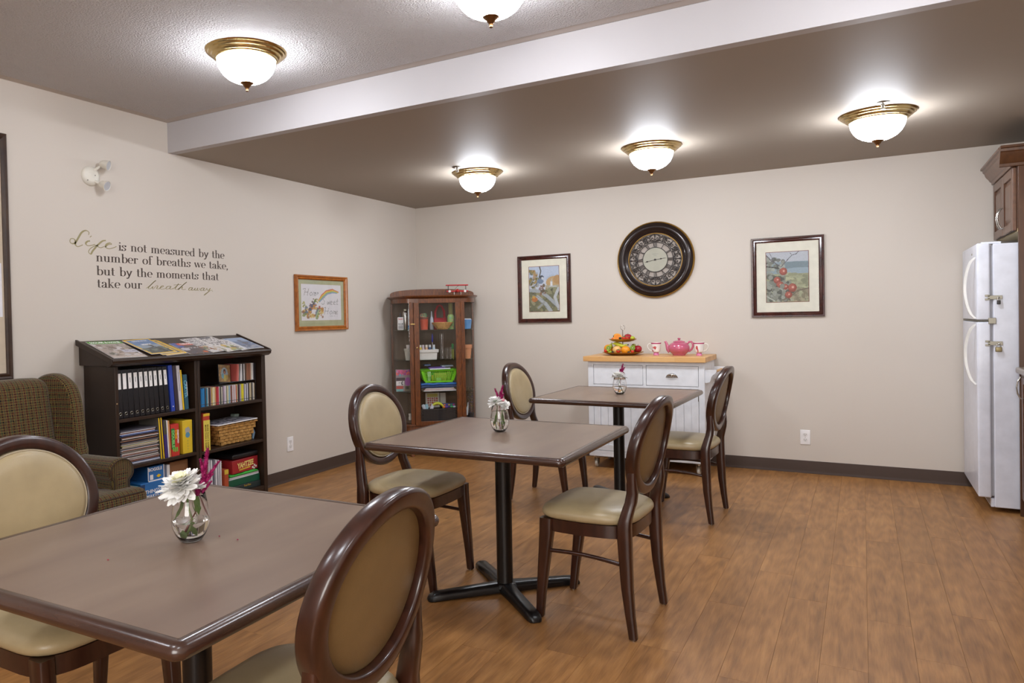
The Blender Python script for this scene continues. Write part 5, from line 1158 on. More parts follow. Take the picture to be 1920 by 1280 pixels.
# ---- teapot
PK = plain('c05f7a', .16, coat=.6)
TP = thing('teapot', 'glossy pink ceramic teapot between two mugs on the white cart', 'teapot', (2.700, -.27, ZT))
body = [(0, .003), (.046, .003), (.048, 0), (.051, .004), (.052, .010), (.066, .022), (.080, .040), (.0855, .058), (.083, .075), (.074, .092), (.060, .104), (.047, .110), (.045, .108), (0, .106)]
MB().lathe(body, 48).obj('body', PK, TP, smooth=45)
o = MB().lathe([(0, .112), (.046, .109), (.048, .113), (.045, .117), (.030, .122), (.008, .125), (.007, .131), (.012, .135), (.013, .140), (.009, .144), (0, .145)], 36).obj('lid', PK, TP, smooth=40)
MB().tube([(-.070, 0, .035), (-.088, 0, .052), (-.096, 0, .078), (-.102, 0, .100), (-.112, 0, .117)], [.024, .019, .014, .011, .0095], 16).obj('spout', PK, TP, smooth=60)
MB().tube([(.066, 0, .098), (.080, 0, .112), (.097, 0, .113), (.109, 0, .098), (.110, 0, .075), (.100, 0, .052), (.082, 0, .036), (.074, 0, .036)], [.0085]*8, 12).obj('handle', PK, TP, smooth=60)
# ---- mugs
def mug(x, s, label, seed):
    t_ = thing('floral_mug', label, 'mug', (x, -.27, ZT))
    pr_ = [(.024, 0), (.025, .002), (.021, .012), (.019, .021), (.019, .0225), (.0215, .024), (.030, .030), (.0345, .045), (.0365, .062), (.0385, .085), (.0415, .106)]
    cv = Canvas(96, 44, 'ece9e6'); rg = random.Random(seed)
    cv.rect(0, 0, 1, .10, 'b23a68').rect(0, .78, 1, 1, 'c04a86'); 
    for k in range(24): cv.rect(k/24, .80, k/24+.014, .98, 'e8c4d8')
    cv.rect(0, .76, 1, .79, 'b23a5c')
    for k in range(16):
        a, b_ = rg.random(), rg.uniform(.18, .68); kind = rg.random()
        if kind < .4:
            for q in range(6): cv.ell(a+.018*math.cos(q), b_+.045*math.sin(q), .012, .032, rg.choice(['b83248', 'c4485a', 'b05a9a']))
            cv.ell(a, b_, .007, .018, 'd8b84a')
        elif kind < .75: cv.line([(a, b_), (a+.03, b_-.08)], .006, '6a8a4a').ell(a+.02, b_-.03, .007, .03, '7a9a58')
        else: cv.ell(a, b_, .010, .026, rg.choice(['8f86b4', 'c4909a', 'd8a85a']))
    # big front flower
    fa = .75 if s < 0 else .70
    for q in range(7): cv.ell(fa+.026*math.cos(q*.9), .38+.075*math.sin(q*.9), .017, .05, 'b32f42')
    cv.ell(fa, .38, .012, .03, 'd89a5a')
    H_ = cv.h; W_n = cv.w; L_ = [0]
    for a, c_ in zip(pr_[:-1], pr_[1:]): L_.append(L_[-1]+math.dist(a, c_))
    def at(u):
        d = u*L_[-1]
        for i in range(len(pr_)-1):
            if d <= L_[i+1]+1e-9: f_ = (d-L_[i])/(L_[i+1]-L_[i]); return (pr_[i][0]+(pr_[i+1][0]-pr_[i][0])*f_, pr_[i][1]+(pr_[i+1][1]-pr_[i][1])*f_)
    vs = []; fs = []; cols = []
    for j in range(H_+1):
        r_, z_ = at(1-j/H_)
        for i in range(W_n): a = i/W_n*2*PI; vs.append((r_*math.cos(a), r_*math.sin(a), z_))
    for j in range(H_):
        for i in range(W_n): fs.append((j*W_n+i, (j+1)*W_n+i, (j+1)*W_n+(i+1) % W_n, j*W_n+(i+1) % W_n)); cols.append(tuple(cv.a[j, i]))
    MB().add(vs, fs, 0, None, cols=cols).obj('printed_body', M_PRINTG, t_, smooth=60)
    MB().lathe([(.0415, .106), (.0405, .1075), (.0385, .106), (.034, .07), (.030, .034), (0, .030)], 40, cap=False).obj('inside', plain('ece8e4', .2), t_)
    MB().tube([(s*.038, 0, .095), (s*.056, 0, .098), (s*.070, 0, .085), (s*.070, 0, .066), (s*.056, 0, .044), (s*.034, 0, .036)], [.0042]*6, 10).obj('handle', plain('e8e4dc', .2), t_, smooth=60)
mug(2.513, -1, 'white floral mug with a pink rim left of the pink teapot', 5)
mug(2.858, 1, 'white floral mug with a pink rim right of the pink teapot', 8)

# ================================================================ REFRIGERATOR, CUPBOARDS (right wall)
RF = thing('refrigerator', 'white top-freezer refrigerator with padlocked doors at the right edge', 'refrigerator', (0, 0, 0))
def rf(name, b, mat=None, par=None, **k): return b.obj(name, mat or M_FRIDGE, par or RF, **k)
rf('cabinet_body', MB().bx(4.716, 5.44, -.770, -.030, .03, 1.690), smooth=0, bevel=.006)
rf('toe_grille', MB().bx(4.698, 4.716, -.762, -.04, .030, .085), smooth=0, bevel=.003)
for k in range(3): rf('grille_slot', MB().bx(4.6965, 4.699, -.72, -.08, .042+.013*k, .048+.013*k), M_STEELD, smooth=0)
rf('door_gasket', MB().bx(4.702, 4.716, -.755, -.045, .10, 1.680), plain('a9a9ae', .6), smooth=0)
dl = rf('fridge_door', MB().rbox((4.667, -.4, .6450), (.069, .744, 1.112), .010, 3), smooth=50)
du = rf('freezer_door', MB().rbox((4.667, -.4, 1.4545), (.069, .744, .485), .010, 3), smooth=50)
def hdl(z0, z1, thick0, par):
    pts = []; n = 16
    for i in range(n+1):
        u = i/n; z = z0+(z1-z0)*u; out = .052*math.sin(PI*min(1, max(0, u)))**.55; pts.append((4.632-out, -.715+.022*math.sin(PI*u), z))
    b = MB(); rs = []
    for i, p in enumerate(pts):
        rs.append([(p[0]-.008, p[1]-.012, p[2]), (p[0]-.010, p[1], p[2]), (p[0]-.008, p[1]+.012, p[2]), (p[0]+.006, p[1]+.012, p[2]), (p[0]+.006, p[1]-.012, p[2])])
    b.loft(rs); b.obj('handle', plain('e9e8e2', .3), par, smooth=50)
hdl(1.222, 1.612, 0, du); hdl(.800, 1.185, 0, dl)
rf('badge', MB().box((4.6325-.0008, -.560, 1.640), (.002, .030, .012)), M_STEELD, du, smooth=0)
MB().bx(4.634, 4.716, -.768, -.03, 1.2035, 1.2105).obj('hinge_strip', plain('6a675c', .5), RF, smooth=0); MB().bx(4.69, 4.73, -.775, -.755, 1.188, 1.226).obj('centre_hinge', M_STEELD, RF, bevel=.002)
MB().bx(4.66, 4.76, -.76, -.70, 1.690, 1.704).obj('top_hinge_cover', M_FRIDGE, RF, bevel=.003)
for zz in (1.354, 1.066):
    h = MB().bx(4.688, 4.762, -.7745, -.7712, zz-.012, zz+.012).bx(4.674, 4.700, -.7745, -.7712, zz-.018, zz-.005).bx(4.674, 4.700, -.7745, -.7712, zz+.005, zz+.018).obj('hasp', M_STEELD, RF, bevel=.001)
    MB().tube([(4.742, -.774, zz-.004), (4.742, -.786, zz-.002), (4.742, -.788, zz-.006)], .004, 8).obj('staple', M_STEEL, h)
def padlock(x, z, r, mat, lab, w_, h_):
    t_ = thing('padlock', lab, 'padlock', (x, -.7845, z)); MB().rbox((0, 0, 0), (w_, .013, h_), .004, 2).obj('body', mat, t_, smooth=50)
    MB().tube([(-r, 0, h_/2-.002), (-r, 0, h_/2+.010), (-r*.7, 0, h_/2+.018), (0, 0, h_/2+.021), (r*.7, 0, h_/2+.018), (r, 0, h_/2+.010), (r, 0, h_/2-.002)], .0026, 8).obj('shackle', M_STEEL, t_, smooth=60)
padlock(4.742, 1.322, .006, plain('2a2624', .4), 'small dark padlock on the upper refrigerator hasp', .019, .026)
padlock(4.740, 1.028, .010, plain('8a7d5c', .35, .7), 'brass padlock on the lower refrigerator hasp', .034, .030)
def panel_door(x, y0, y1, z0, z1, par, nm='door', mat=None):
    mat = mat or M_CROWN; w_ = .055
    d = MB().bx(x, x+.019, y0, y0+w_, z0, z1).bx(x, x+.019, y1-w_, y1, z0, z1).bx(x, x+.019, y0+w_, y1-w_, z0, z0+w_).bx(x, x+.019, y0+w_, y1-w_, z1-w_, z1).obj(nm, mat, par, smooth=0, bevel=.003)
    a0, a1, b0, b1 = y0+w_, y1-w_, z0+w_, z1-w_
    rs = [[(xx, ya, za) for ya, za in ((a0+g, b0+g), (a1-g, b0+g), (a1-g, b1-g), (a0+g, b1-g))] for g, xx in ((-.001, x+.016), (-.001, x+.012), (.012, x+.012), (.035, x+.003), (.04, x+.003))]
    MB().loft(rs, cap=True).obj('raised_panel', mat, d, smooth=0); return d
def bow(x, y, z, L_, par, s_=1):
    MB().tube([(x, y, z-L_/2), (x-.012, y, z-L_/2), (x-.026, y, z-L_*.28), (x-.031, y, z), (x-.026, y, z+L_*.28), (x-.012, y, z+L_/2), (x, y, z+L_/2)], [.0045, .0045, .0042, .004, .0042, .0045, .0045], 10).obj('bow_handle', M_STEEL, par, smooth=60)
UC = thing('upper_cabinet', 'brown wooden wall cabinet with crown moulding above the refrigerator', 'cabinet', (0, 0, 0))
MB().bx(4.832, 5.44, -.80, -.03, 1.775, 2.165).obj('carcass', M_KITW, UC, smooth=0); MB().bx(4.834, 5.44, -.798, -.032, 1.755, 1.7755).obj('bottom_panel', plain('cdb98e', .5), UC, smooth=0)
for (ya, yb, hy) in ((-.80, -.420, -.445), (-.412, -.032, -.388)): d = panel_door(4.812, ya, yb, 1.762, 2.150, UC, 'door', M_CROWN); bow(4.812, hy, 1.875, .13, d)
cp2 = [(4.832, 2.152), (4.806, 2.156), (4.803, 2.172), (4.795, 2.178), (4.790, 2.190), (4.772, 2.212), (4.764, 2.236), (4.756, 2.243), (4.754, 2.258), (4.742, 2.262), (4.742, 2.275), (4.85, 2.275)]
MB().loft([[(x, y, z) for x, z in cp2] for y in (-.824, -.012)]).obj('crown_moulding', M_CROWN, UC, smooth=30)
TPN = MB().bx(4.836, 5.44, -.825, -.801, .0, 2.16).obj('end_panel', M_KITW, smooth=0, bevel=.002); tag(TPN, 'tall brown wooden side panel between the refrigerator and the base cupboard', 'panel')
cr = [(y, z) for y, z in ((-.826, 2.152), (-.832, 2.156), (-.835, 2.172), (-.842, 2.178), (-.847, 2.190), (-.862, 2.212), (-.870, 2.236), (-.878, 2.243), (-.880, 2.258), (-.890, 2.262), (-.890, 2.276), (-.80, 2.276))]
MB().loft([[(x, y, z) for y, z in cr] for x in (4.744, 5.44)]).obj('side_crown', M_KITW, TPN, smooth=30)
BCB = thing('base_cupboard', 'brown wooden base cupboards with bow handles at the right edge', 'cabinet', (0, 0, 0))
MB().bx(4.862, 5.44, -5.2, -.827, .10, .884).obj('carcass', M_KITW, BCB, smooth=0); MB().bx(4.93, 5.44, -5.2, -.827, .0, .10).obj('toe_kick', M_COVE, BCB, smooth=0)
y = -.832
for k in range(9):
    d = panel_door(4.842, y-.455, y, .112, .876, BCB, 'door', M_CROWN); bow(4.842, y-.06 if k % 2 == 0 else y-.395, .80, .13, d); y -= .462
CT = MB().prism([(4.815, -.8265), (5.44, -.8265), (5.44, -5.2), (4.815, -5.2)], .886, .922).obj('countertop', plain('8d8175', .3), smooth=0, bevel=.010, seg=3); tag(CT, 'grey-brown laminate countertop on the base cupboards at the right edge', 'countertop')

# ================================================================ WALL THINGS
def outlet(M, lab):
    p = M @ Vector((0, 0, 0)); t_ = thing('wall_outlet', lab, 'outlet', tuple(p)); M2 = M.copy(); M2.translation = (0, 0, 0)
    MB().rbox((0, 0, .003), (.072, .117, .006), .003, 1, M=M2).obj('cover_plate', plain('efedec', .35), t_, smooth=50)
    for s_ in (-1, 1):
        r_ = MB().prism([(.0165*math.cos(a), s_*.020+min(.0125, max(-.0125, .0165*math.sin(a)))) for a in [i/20*2*PI for i in range(20)]], .006, .0078, 0, M2).obj('receptacle', plain('e2dfdc', .35), t_, smooth=0)
        MB().bx(-.0075, -.0055, s_*.020-.001, s_*.020+.008, .0078, .0082, 0, M2).bx(.0055, .0075, s_*.020-.001, s_*.020+.007, .0078, .0082, 0, M2).lathe([(.0028, .0078), (.0028, .0083), (0, .0083)], 8, 0, M2 @ T(0, s_*.020-.0075, 0)).obj('slot', plain('4a4644'), r_, smooth=0)
    MB().lathe([(.003, .006), (.003, .0075), (0, .0078)], 10, 0, M2).obj('screw', M_STEEL, t_)
outlet(FX(.0002, -2.018, .298), 'white wall outlet on the left wall beside the bookcase')
outlet(FY(3.607, -.0002, .285), 'white wall outlet on the back wall right of the white cart')
# picture frames
def frame_loft(W, H, prof, M):       # prof: (inset from outer edge, height above wall)
    return MB().loft([[tuple(M @ Vector((sx*(W/2-i), sy*(H/2-i), h))) for sx, sy in ((-1, -1), (1, -1), (1, 1), (-1, 1))] for i, h in prof], cap=False)
def picture(name, label, M, W, H, fw, fmat, matc, cv, aw, ah, lean=0, deep=.022, dy=0, lip=None, cat='picture'):
    p = M @ Vector((0, 0, 0)); t_ = thing(name, label, cat, tuple(p)); M2 = M.copy(); M2.translation = (0, 0, 0); M2 = M2 @ RXm(0)
    pf = [(0, .001), (0, deep*.7), (.003, deep), (fw*.35, deep*.92), (fw*.5, deep*.62), (fw*.75, deep*.75), (fw*.9, deep*.6), (fw, deep*.45), (fw, .004)]
    frame_loft(W, H, pf, M2).obj('frame', fmat, t_, smooth=25)
    MB().box((0, 0, .005), (W-2*fw+.002, H-2*fw+.002, .003), 0, M2).obj('mat_board', plain(matc, .7), t_, smooth=0)
    e = .004; frame_loft(aw+2*e, ah+2*e, [(0, .0065), (0, .0078), (e, .0078), (e, .006)], M2 @ T(0, dy, 0)).obj('inner_border', lip or plain('7a3a30', .5), t_, smooth=0)
    b = MB(); cv.patch(b, aw, ah, M2 @ T(0, dy, .0072)); b.obj('artwork', M_PRINT, t_, smooth=0)
    MB().box((0, 0, .0105), (W-2*fw, H-2*fw, .0012), 0, M2).obj('glazing', M_PANE, t_, smooth=0); return t_
MAH = wood('mahogany_frame', '2e120e', '4a1f18', .25, (1, 1, 1), 12, coat=.3); GOLDF = wood('golden_oak_frame', '8a4a14', 'b36a22', .3, (1, 1, 1), 20, coat=.3)
# bird on birch branches by a church
c = Canvas(84, 112, 'b7bfd2'); c.rect(0, 0, 1, .3, 'b4bfd4').rect(0, .3, 1, .5, 'c2c8d6').ell(.8, .28, .22, .09, 'a9b6c9').ell(.85, .36, .28, .14, 'b99a6e').ell(.95, .30, .14, .10, 'b08a5c').rect(.55, .42, 1, .55, 'a9a08a').rect(.72, .34, .79, .50, 'd6d8de').put((abs(c.x-.755) < (c.y-.26)*.22) & (c.y < .35) & (c.y > .26), 'b0b4bc').rect(.68, .44, .92, .52, 'b4b6b8').ell(.8, .52, .2, .06, '8a8d70')
c.rect(0, .52, 1, 1, '6c6b52').blobs(70, (0, .5, 1, 1), ['7d7a58', '5b5c44', '8f8c6c', '4a4a3c', '9a9478'], .02, .07, 3)
c.blobs(60, (0, .08, .32, .45), ['8a7a3e', '6e6a38', 'a3884a', 'b08a5a', '5c5a34', '9aa0a8'], .02, .06, 6)
c.line([(.0, .52), (.35, .55), (.6, .66), (1.0, .92)], .10, '9fa4aa').line([(.28, .68), (.55, .84), (.72, 1.0)], .12, 'a8adb2').line([(.98, .50), (.86, .68), (.98, .95)], .09, 'b6bac0').line([(.3, .92), (.5, .8)], .07, '979a98')
c.line([(.36, .0), (.4, .10), (.33, .28)], .035, '4c4a3a').line([(.0, .45), (.32, .36)], .03, 'b9bdc2').line([(.0, .42), (.2, .2)], .02, '8d9096').line([(.0, .56), (1, .96)], .008, '5c5e5a').line([(.3, .74), (.6, .92)], .008, '5c5e5a')
c.ell(.38, .33, .11, .055, '73839c').ell(.43, .24, .07, .045, '3d4656').ell(.455, .262, .045, .03, 'c3c8cf').line([(.28, .36), (.16, .44)], .03, '66768c').ell(.18, .73, .10, .055, 'b5703e').ell(.15, .68, .05, .03, 'c49a4a').blobs(20, (.35, .42, .6, .62), ['7d5a4a', '8a7a4a', '5a4a38', 'b09a70'], .02, .045, 9).noise(.10, 4)
picture('framed_picture', 'mahogany-framed print of a bird on birch branches, left of the clock', FY(1.416, -.0005, 1.549), .532, .640, .040, MAH, 'e4dfcf', c, .300, .425)
# apples on a branch
c = Canvas(88, 112, 'a9adb4'); c.rect(0, 0, 1, .2, 'b4b8c2').rect(0, .2, 1, .46, '8698a2').ell(.7, .28, .45, .08, '75868f').ell(.8, .38, .4, .06, '8fa0ac').rect(0, .44, 1, 1, '9a9c80').blobs(50, (.3, .45, 1, .8), ['a3a585', '8b8d70', 'b0b08f', '7d8068'], .03, .10, 2, .5).blobs(60, (.6, .75, 1, 1), ['8a7f6c', 'a0987f', '77705c'], .015, .05, 5)
c.blobs(90, (0, .12, .42, .98), ['74786f', '8c9086', '5d6058', 'a1a49a', '484a44', '90948c'], .03, .08, 7).blobs(20, (.3, .6, .6, .98), ['5a5c54', '7f827a', '3f403b', '9a9d94'], .03, .08, 12)
c.line([(.35, .30), (.5, .17), (.62, .07), (.72, .05), (.78, .0)], .018, '5c5860').line([(.62, .07), (.57, .02)], .012, '5c5860').line([(.0, .05), (.12, .16), (.33, .28)], .02, '5a5660').line([(.08, .0), (.16, .14)], .012, '6a6670').line([(.0, .28), (.3, .32)], .03, '3d3e3a').line([(1, .74), (.78, .77), (.6, .87), (.4, .96)], .035, '6e6355').line([(.5, .88), (.56, .97)], .03, '5a4a40')
for x_, y_, r_ in ((.41, .39, .095), (.26, .56, .085), (.33, .66, .09), (.46, .70, .07), (.62, .72, .105), (.53, .86, .085)): c.ell(x_, y_, r_, r_*.80, '8c4438').ell(x_-.015, y_-.015, r_*.72, r_*.55, 'a5574a').ell(x_+.01, y_-.01, r_*.25, r_*.2, 'd0a090')
c.blobs(30, (.05, .68, .4, .92), ['60635c', '85887e', '9b9e95', '44453f'], .03, .07, 21).line([(.0, .88), (.2, .98)], .03, 'b0b3aa').noise(.10, 6)
picture('framed_picture', 'mahogany-framed print of red apples on a branch, right of the clock', FY(3.492, -.0005, 1.568), .530, .642, .040, MAH, 'e4e0d2', c, .305, .400)
# home sweet home
c = Canvas(110, 84, 'd6d2d6')
c.line([(.42, .46), (.50, .30), (.62, .17), (.78, .13), (.93, .20)], .030, 'c9705a').line([(.43, .46), (.51, .32), (.63, .20), (.78, .16), (.92, .21)], .028, 'd8b04a').line([(.44, .47), (.53, .34), (.64, .23), (.78, .19), (.90, .22)], .026, '8fae7a').line([(.45, .48), (.54, .37), (.65, .26), (.78, .22), (.88, .23)], .024, '8a96b8')
c.blobs(60, (.04, .66, .52, .92), ['b8864a', 'c9a05a', '7d8a4a', '8a5a3a', '5d6a7a', 'd0b878'], .015, .04, 5).blobs(20, (.2, .52, .36, .68), ['b06a3a', '9a5a34', 'c08a4a', '55607c'], .02, .04, 7).blobs(14, (.26, .40, .40, .54), ['b8a84a', '6a7a3a', '5a4a3a'], .012, .025, 8).blobs(14, (.03, .48, .14, .62), ['a8a45a', '7a8450'], .01, .02, 9).ell(.44, .68, .03, .09, 'a86a5a').line([(.35, .9), (.42, .72), (.46, .70)], .03, '9ab08a')
def pen(cv, pts, col='6a6a66', w_=.008): cv.line(pts, w_, col)
def word(cv, s_, x, y, h):
    G = {'H': [[(.0, 1), (.25, .0)], [(.5, 1), (.75, .0)], [(.1, .5), (.65, .5)], [(-.15, .1), (.2, .0)]], 'o': [[(.1, .55), (.35, .5), (.4, .8), (.15, 1), (.0, .8), (.1, .55)]], 'm': [[(0, 1), (.12, .5), (.3, .55), (.22, 1)], [(.26, .7), (.45, .5), (.42, 1)]], 'e': [[(.05, .8), (.35, .65), (.25, .5), (.05, .65), (.05, .95), (.35, .95)]], 'S': [[(.6, .1), (.4, .0), (.2, .2), (.45, .5), (.4, .9), (.1, 1), (-.05, .85)]], 'w': [[(.0, .5), (.05, 1), (.25, .6), (.3, 1), (.5, .5)]], 't': [[(.2, .2), (.1, .95), (.3, 1)], [(.0, .5), (.35, .5)]]}
    for ch in s_:
        for st_ in G[ch]: pen(cv, [(x+px_*h*.76, y+py_*h) for px_, py_ in st_])
        x += h*.76*(.9 if ch in 'HS' else .52)
word(c, 'Home', .07, .12, .20); word(c, 'Sweet', .50, .36, .20); word(c, 'Home', .56, .64, .20)
c.textrow(.70, .92, .885, .01, '8a8a86', 3)
picture('framed_sampler', 'golden oak frame with a sampler reading Home Sweet Home on the left wall', FX(.0005, -1.580, 1.443), .690, .468, .038, GOLDF, 'a9a988', c, .535, .305, dy=.006, lip=plain('b0aa8c', .6), deep=.03)
# bulletin board at the left edge
M = FX(.0005, -4.86, 1.677); t_ = thing('bulletin_board', 'large framed notice board on the left wall at the photo edge', 'board', (.0005, -4.86, 1.677)); M2 = M.copy(); M2.translation = (0, 0, 0)
frame_loft(1.226, 1.332, [(0, .001), (0, .014), (.006, .020), (.016, .016), (.026, .020), (.034, .012), (.034, .004)], M2).obj('frame', wood('walnut_frame', '2c1a12', '46301f', .4), t_, smooth=25)
MB().box((0, 0, .005), (1.16, 1.265, .004), 0, M2).obj('cork_surface', plain('c8b8a2', .8), t_, smooth=0)
M_PP = plain('e2e0e6', .6)
for k, (y0, y1, z0, z1, lab) in enumerate(((-4.56, -4.300, 1.975, 2.262, 'white paper sheet pinned near the top of the notice board'), (-4.56, -4.292, 1.350, 1.640, 'white paper with a dark picture pinned low on the notice board'))):
    o = MB().bx(.0080, .0088, y0, y1, z0, z1).obj('paper_notice', M_PP, smooth=0); tag(o, lab, 'paper')
    if k:
        c = Canvas(24, 24, '24211f'); c.ell(.9, .55, .2, .3, 'b9b4b4').blobs(8, (0, 0, 1, 1), ['3a3634', '181616', '4c4846'], .06, .14, 3); b = MB(); c.patch(b, .22, .16, FX(.0091, -4.42, 1.53)); b.obj('photo_print', M_PRINT, o, smooth=0)
    MB().lathe([(.004, 0), (.004, .004), (0, .006)], 8, 0, FX(.0088, y1-.02, z1-.012)).obj('pin', plain('b03a30'), o)
# emergency light
EL = thing('emergency_light', 'white twin-head emergency light high on the left wall', 'emergency light', (.0005, -3.742, 2.195)); ELM = plain('ddd8cc', .4)
MB().lathe([(0, 0), (.060, 0), (.058, .008), (.048, .016), (.030, .020), (0, .021)], 32, 0, RYm(PI/2)).obj('base', ELM, EL, smooth=50)
for (dy, dz, dirx) in ((.060, .072, Vector((.75, -.05+.5, -.25))), (.050, -.052, Vector((.80, .25, -.30)))):
    hp = Vector((.058, dy, dz)); d = dirx.normalized(); q = d.to_track_quat('Z', 'Y').to_matrix().to_4x4(); Mh = Matrix.Translation(hp) @ q
    MB().tube([(.012, dy*.35, dz*.5), (.03, dy*.7, dz*.8), tuple(hp-d*.012)], .009, 10).obj('arm', ELM, EL, smooth=60)
    h = MB().lathe([(0, -.030), (.014, -.028), (.024, -.012), (.030, .016), (.032, .026), (.029, .026), (.024, .008), (0, -.004)], 24, 0, Mh).obj('lamp_head', ELM, EL, smooth=50)
    MB().lathe([(.028, .024), (.024, .012), (.016, .003), (.007, .0), (0, 0)], 20, 0, Mh).obj('reflector', plain('d5d8de', .4, .7), h, smooth=60); MB().lathe([(0, .002), (.005, .004), (.005, .014), (0, .018)], 10, 0, Mh).obj('bulb', M_GLASS, h, smooth=60)
for dy, dz in ((-.03, -.03), (.02, .005)): MB().lathe([(.004, .0), (.004, .002), (0, .002)], 8, 0, T(.019, dy, dz) @ RYm(PI/2)).obj('screw', M_STEELD, EL)

# ---- wall clock
CK = thing('wall_clock', 'large round dark bronze wall clock with open scrollwork and Roman numerals', 'clock', (2.455, -.001, 1.765)); F = FY(0, 0, 0)
BZ = plain('2a1f1d', .28, .35, coat=.3); GD = plain('a8823f', .35, .8); INK = plain('2c2523', .5); FACE = plain('b9b3ab', .7)
MB().lathe([(.236, .002), (.330, .004), (.333, .012), (.330, .021), (.324, .026), (.321, .024)], 96, 0, F, cap=False).obj('outer_rim', GD, CK, smooth=40)
MB().lathe([(.322, .020), (.317, .024), (.312, .030), (.300, .040), (.284, .044), (.270, .040), (.262, .030), (.258, .032), (.250, .026), (.242, .020), (.232, .016)], 96, 0, F, cap=False).obj('moulded_rim', BZ, CK, smooth=40)
MB().lathe([(.233, .014), (.2315, .019), (.227, .019), (.225, .012), (.225, .004)], 96, 0, F, cap=False).obj('inner_gold_ring', GD, CK, smooth=40)
MB().lathe([(0, .0015), (.236, .0015), (.236, .003), (0, .003)], 64, 0, F).obj('backing', plain('a79c92', .6), CK)
def ringb(r0, r1, z0=.010, z1=.0135, n=80): return MB().loft([[tuple(F @ Vector((r*math.cos(a), r*math.sin(a), z))) for r, z in ((r0, z0), (r1, z0), (r1, z1), (r0, z1))] for a in [i/n*2*PI for i in range(n)]], closed=True, cap=False)
ringb(.217, .2195).obj('scroll_ring', INK, CK); ringb(.150, .1555).obj('scroll_ring', INK, CK); ringb(.104, .110).obj('scroll_ring', INK, CK)
MB().lathe([(0, .008), (.1045, .008), (.1045, .012), (0, .0125)], 64, 0, F).obj('dial', plain('a9a797', .4), CK)
sc = MB(); R8 = .0031
def arc(cx, cy, r, a0, a1, n=12): return [(cx+r*math.cos(a0+(a1-a0)*i/n), cy+r*math.sin(a0+(a1-a0)*i/n)) for i in range(n+1)]
def spiral(cx, cy, r0, r1, a0, a1, n=16): return [(cx+(r0+(r1-r0)*i/n)*math.cos(a0+(a1-a0)*i/n), cy+(r0+(r1-r0)*i/n)*math.sin(a0+(a1-a0)*i/n)) for i in range(n+1)]
for q in range(8):
    Mq = F @ RZ(q*PI/4)
    def put(pts, r=R8): sc.tube([(x, y, .0115) for x, y in pts], r, 5, 0, Mq)
    if q % 2 == 0:
        put([(0, .157), (0, .222)], .0032); put(spiral(.020, .183, .003, .016, PI*1.2, -PI*.9)); put(spiral(-.020, .183, .003, .016, -PI*.2, PI*1.9))
        put([(0, .222), (.006, .208), (0, .196), (-.006, .208), (0, .222)]); put([(.010, .160), (.030, .172), (.045, .168)]); put([(-.010, .160), (-.030, .172), (-.045, .168)])
        put(arc(0, .178, .043, PI*.0, PI)); put([(.043, .178), (.030, .160), (.0, .158)]); put([(-.043, .178), (-.030, .160), (.0, .158)])
        put(arc(0, .150, .070, PI*.22, PI*.78))
    else:
        put(spiral(.018, .188, .003, .018, PI, -PI*1.2)); put(spiral(-.018, .188, .003, .018, 0, PI*2.2)); put([(0, .157), (.004, .19), (0, .223)])
        put([(0, .170), (.030, .160), (.055, .165), (.068, .200)]); put([(0, .170), (-.030, .160), (-.055, .165), (-.068, .200)]); put(spiral(.050, .190, .002, .012, 0, PI*2)); put(spiral(-.050, .190, .002, .012, 0, PI*2))
        put([(.030, .212), (.050, .206), (.070, .188)]); put([(-.030, .212), (-.050, .206), (-.070, .188)])
for q in range(8):
    Mq = F @ RZ(q*PI/4+PI/8)
    for s_ in (-1, 1):
        for P_ in (spiral(.013, .172, .002, .011, PI*.8, -PI*1.0), spiral(.012, .202, .002, .011, PI*1.2, PI*3.0), [(0, .156), (.004, .186), (0, .218)], [(.026, .160), (.030, .185), (.014, .216)]): sc.tube([(s_*x, y, .0115) for x, y in P_], .0027, 5, 0, Mq)
o = sc.obj('scrollwork', INK, CK, smooth=50)
NUM = ['XII', 'I', 'II', 'III', 'IIII', 'V', 'VI', 'VII', 'VIII', 'IX', 'X', 'XI']
for h, tx in enumerate(NUM):
    b = MB(); wds = {'I': .009, 'V': .019, 'X': .019}; W = sum(wds[c_] for c_ in tx); x = -W/2
    Mq = F @ RZ(-h*PI/6)
    for c_ in tx:
        w_ = wds[c_]; y0, y1 = .110, .150
        if c_ == 'I': b.ribbon([(x+w_/2, y0), (x+w_/2, y1)], [.0042]*2, .0105, .003, 0, Mq)
        elif c_ == 'V': b.ribbon([(x+.002, y1), (x+w_/2, y0)], [.0048]*2, .0105, .003, 0, Mq); b.ribbon([(x+w_-.002, y1), (x+w_/2, y0)], [.0022]*2, .0105, .003, 0, Mq)
        else: b.ribbon([(x+.002, y1), (x+w_-.002, y0)], [.0048]*2, .0105, .003, 0, Mq); b.ribbon([(x+w_-.002, y1), (x+.002, y0)], [.0022]*2, .0105, .003, 0, Mq)
        x += w_
    b.obj('roman_numeral', INK, CK, smooth=0)
def hand(ang, L_, nm, bulb):
    b = MB(); Mq = F @ RZ(ang); b.ribbon([(0, -.012), (0, .01), (0, bulb-.010), (0, bulb), (0, bulb+.010), (0, L_-.02), (0, L_)], [.003, .003, .0024, .013, .0024, .003, .0008], .0150, .0012, 0, Mq); b.obj(nm, INK, CK, smooth=0)
hand(math.radians(-83), .096, 'hour_hand', .050); hand(math.radians(102), .092, 'minute_hand', .070)
MB().lathe([(.009, .0145), (.009, .0175), (0, .0185)], 16, 0, F).obj('hand_boss', INK, CK)
c_t = MB(); cols_ = plain('8f938c', .6)
for tx, yy_, ss in (('WILSTON', .050, .012), ('& Co', .038, .011)):
    vs, fs = text_mesh(tx, ss, .0002, 0, shear=.3); c_t.add(vs, fs, 0, F @ T(0, yy_, .0126))
c_t.obj('dial_lettering', cols_, CK, smooth=0)

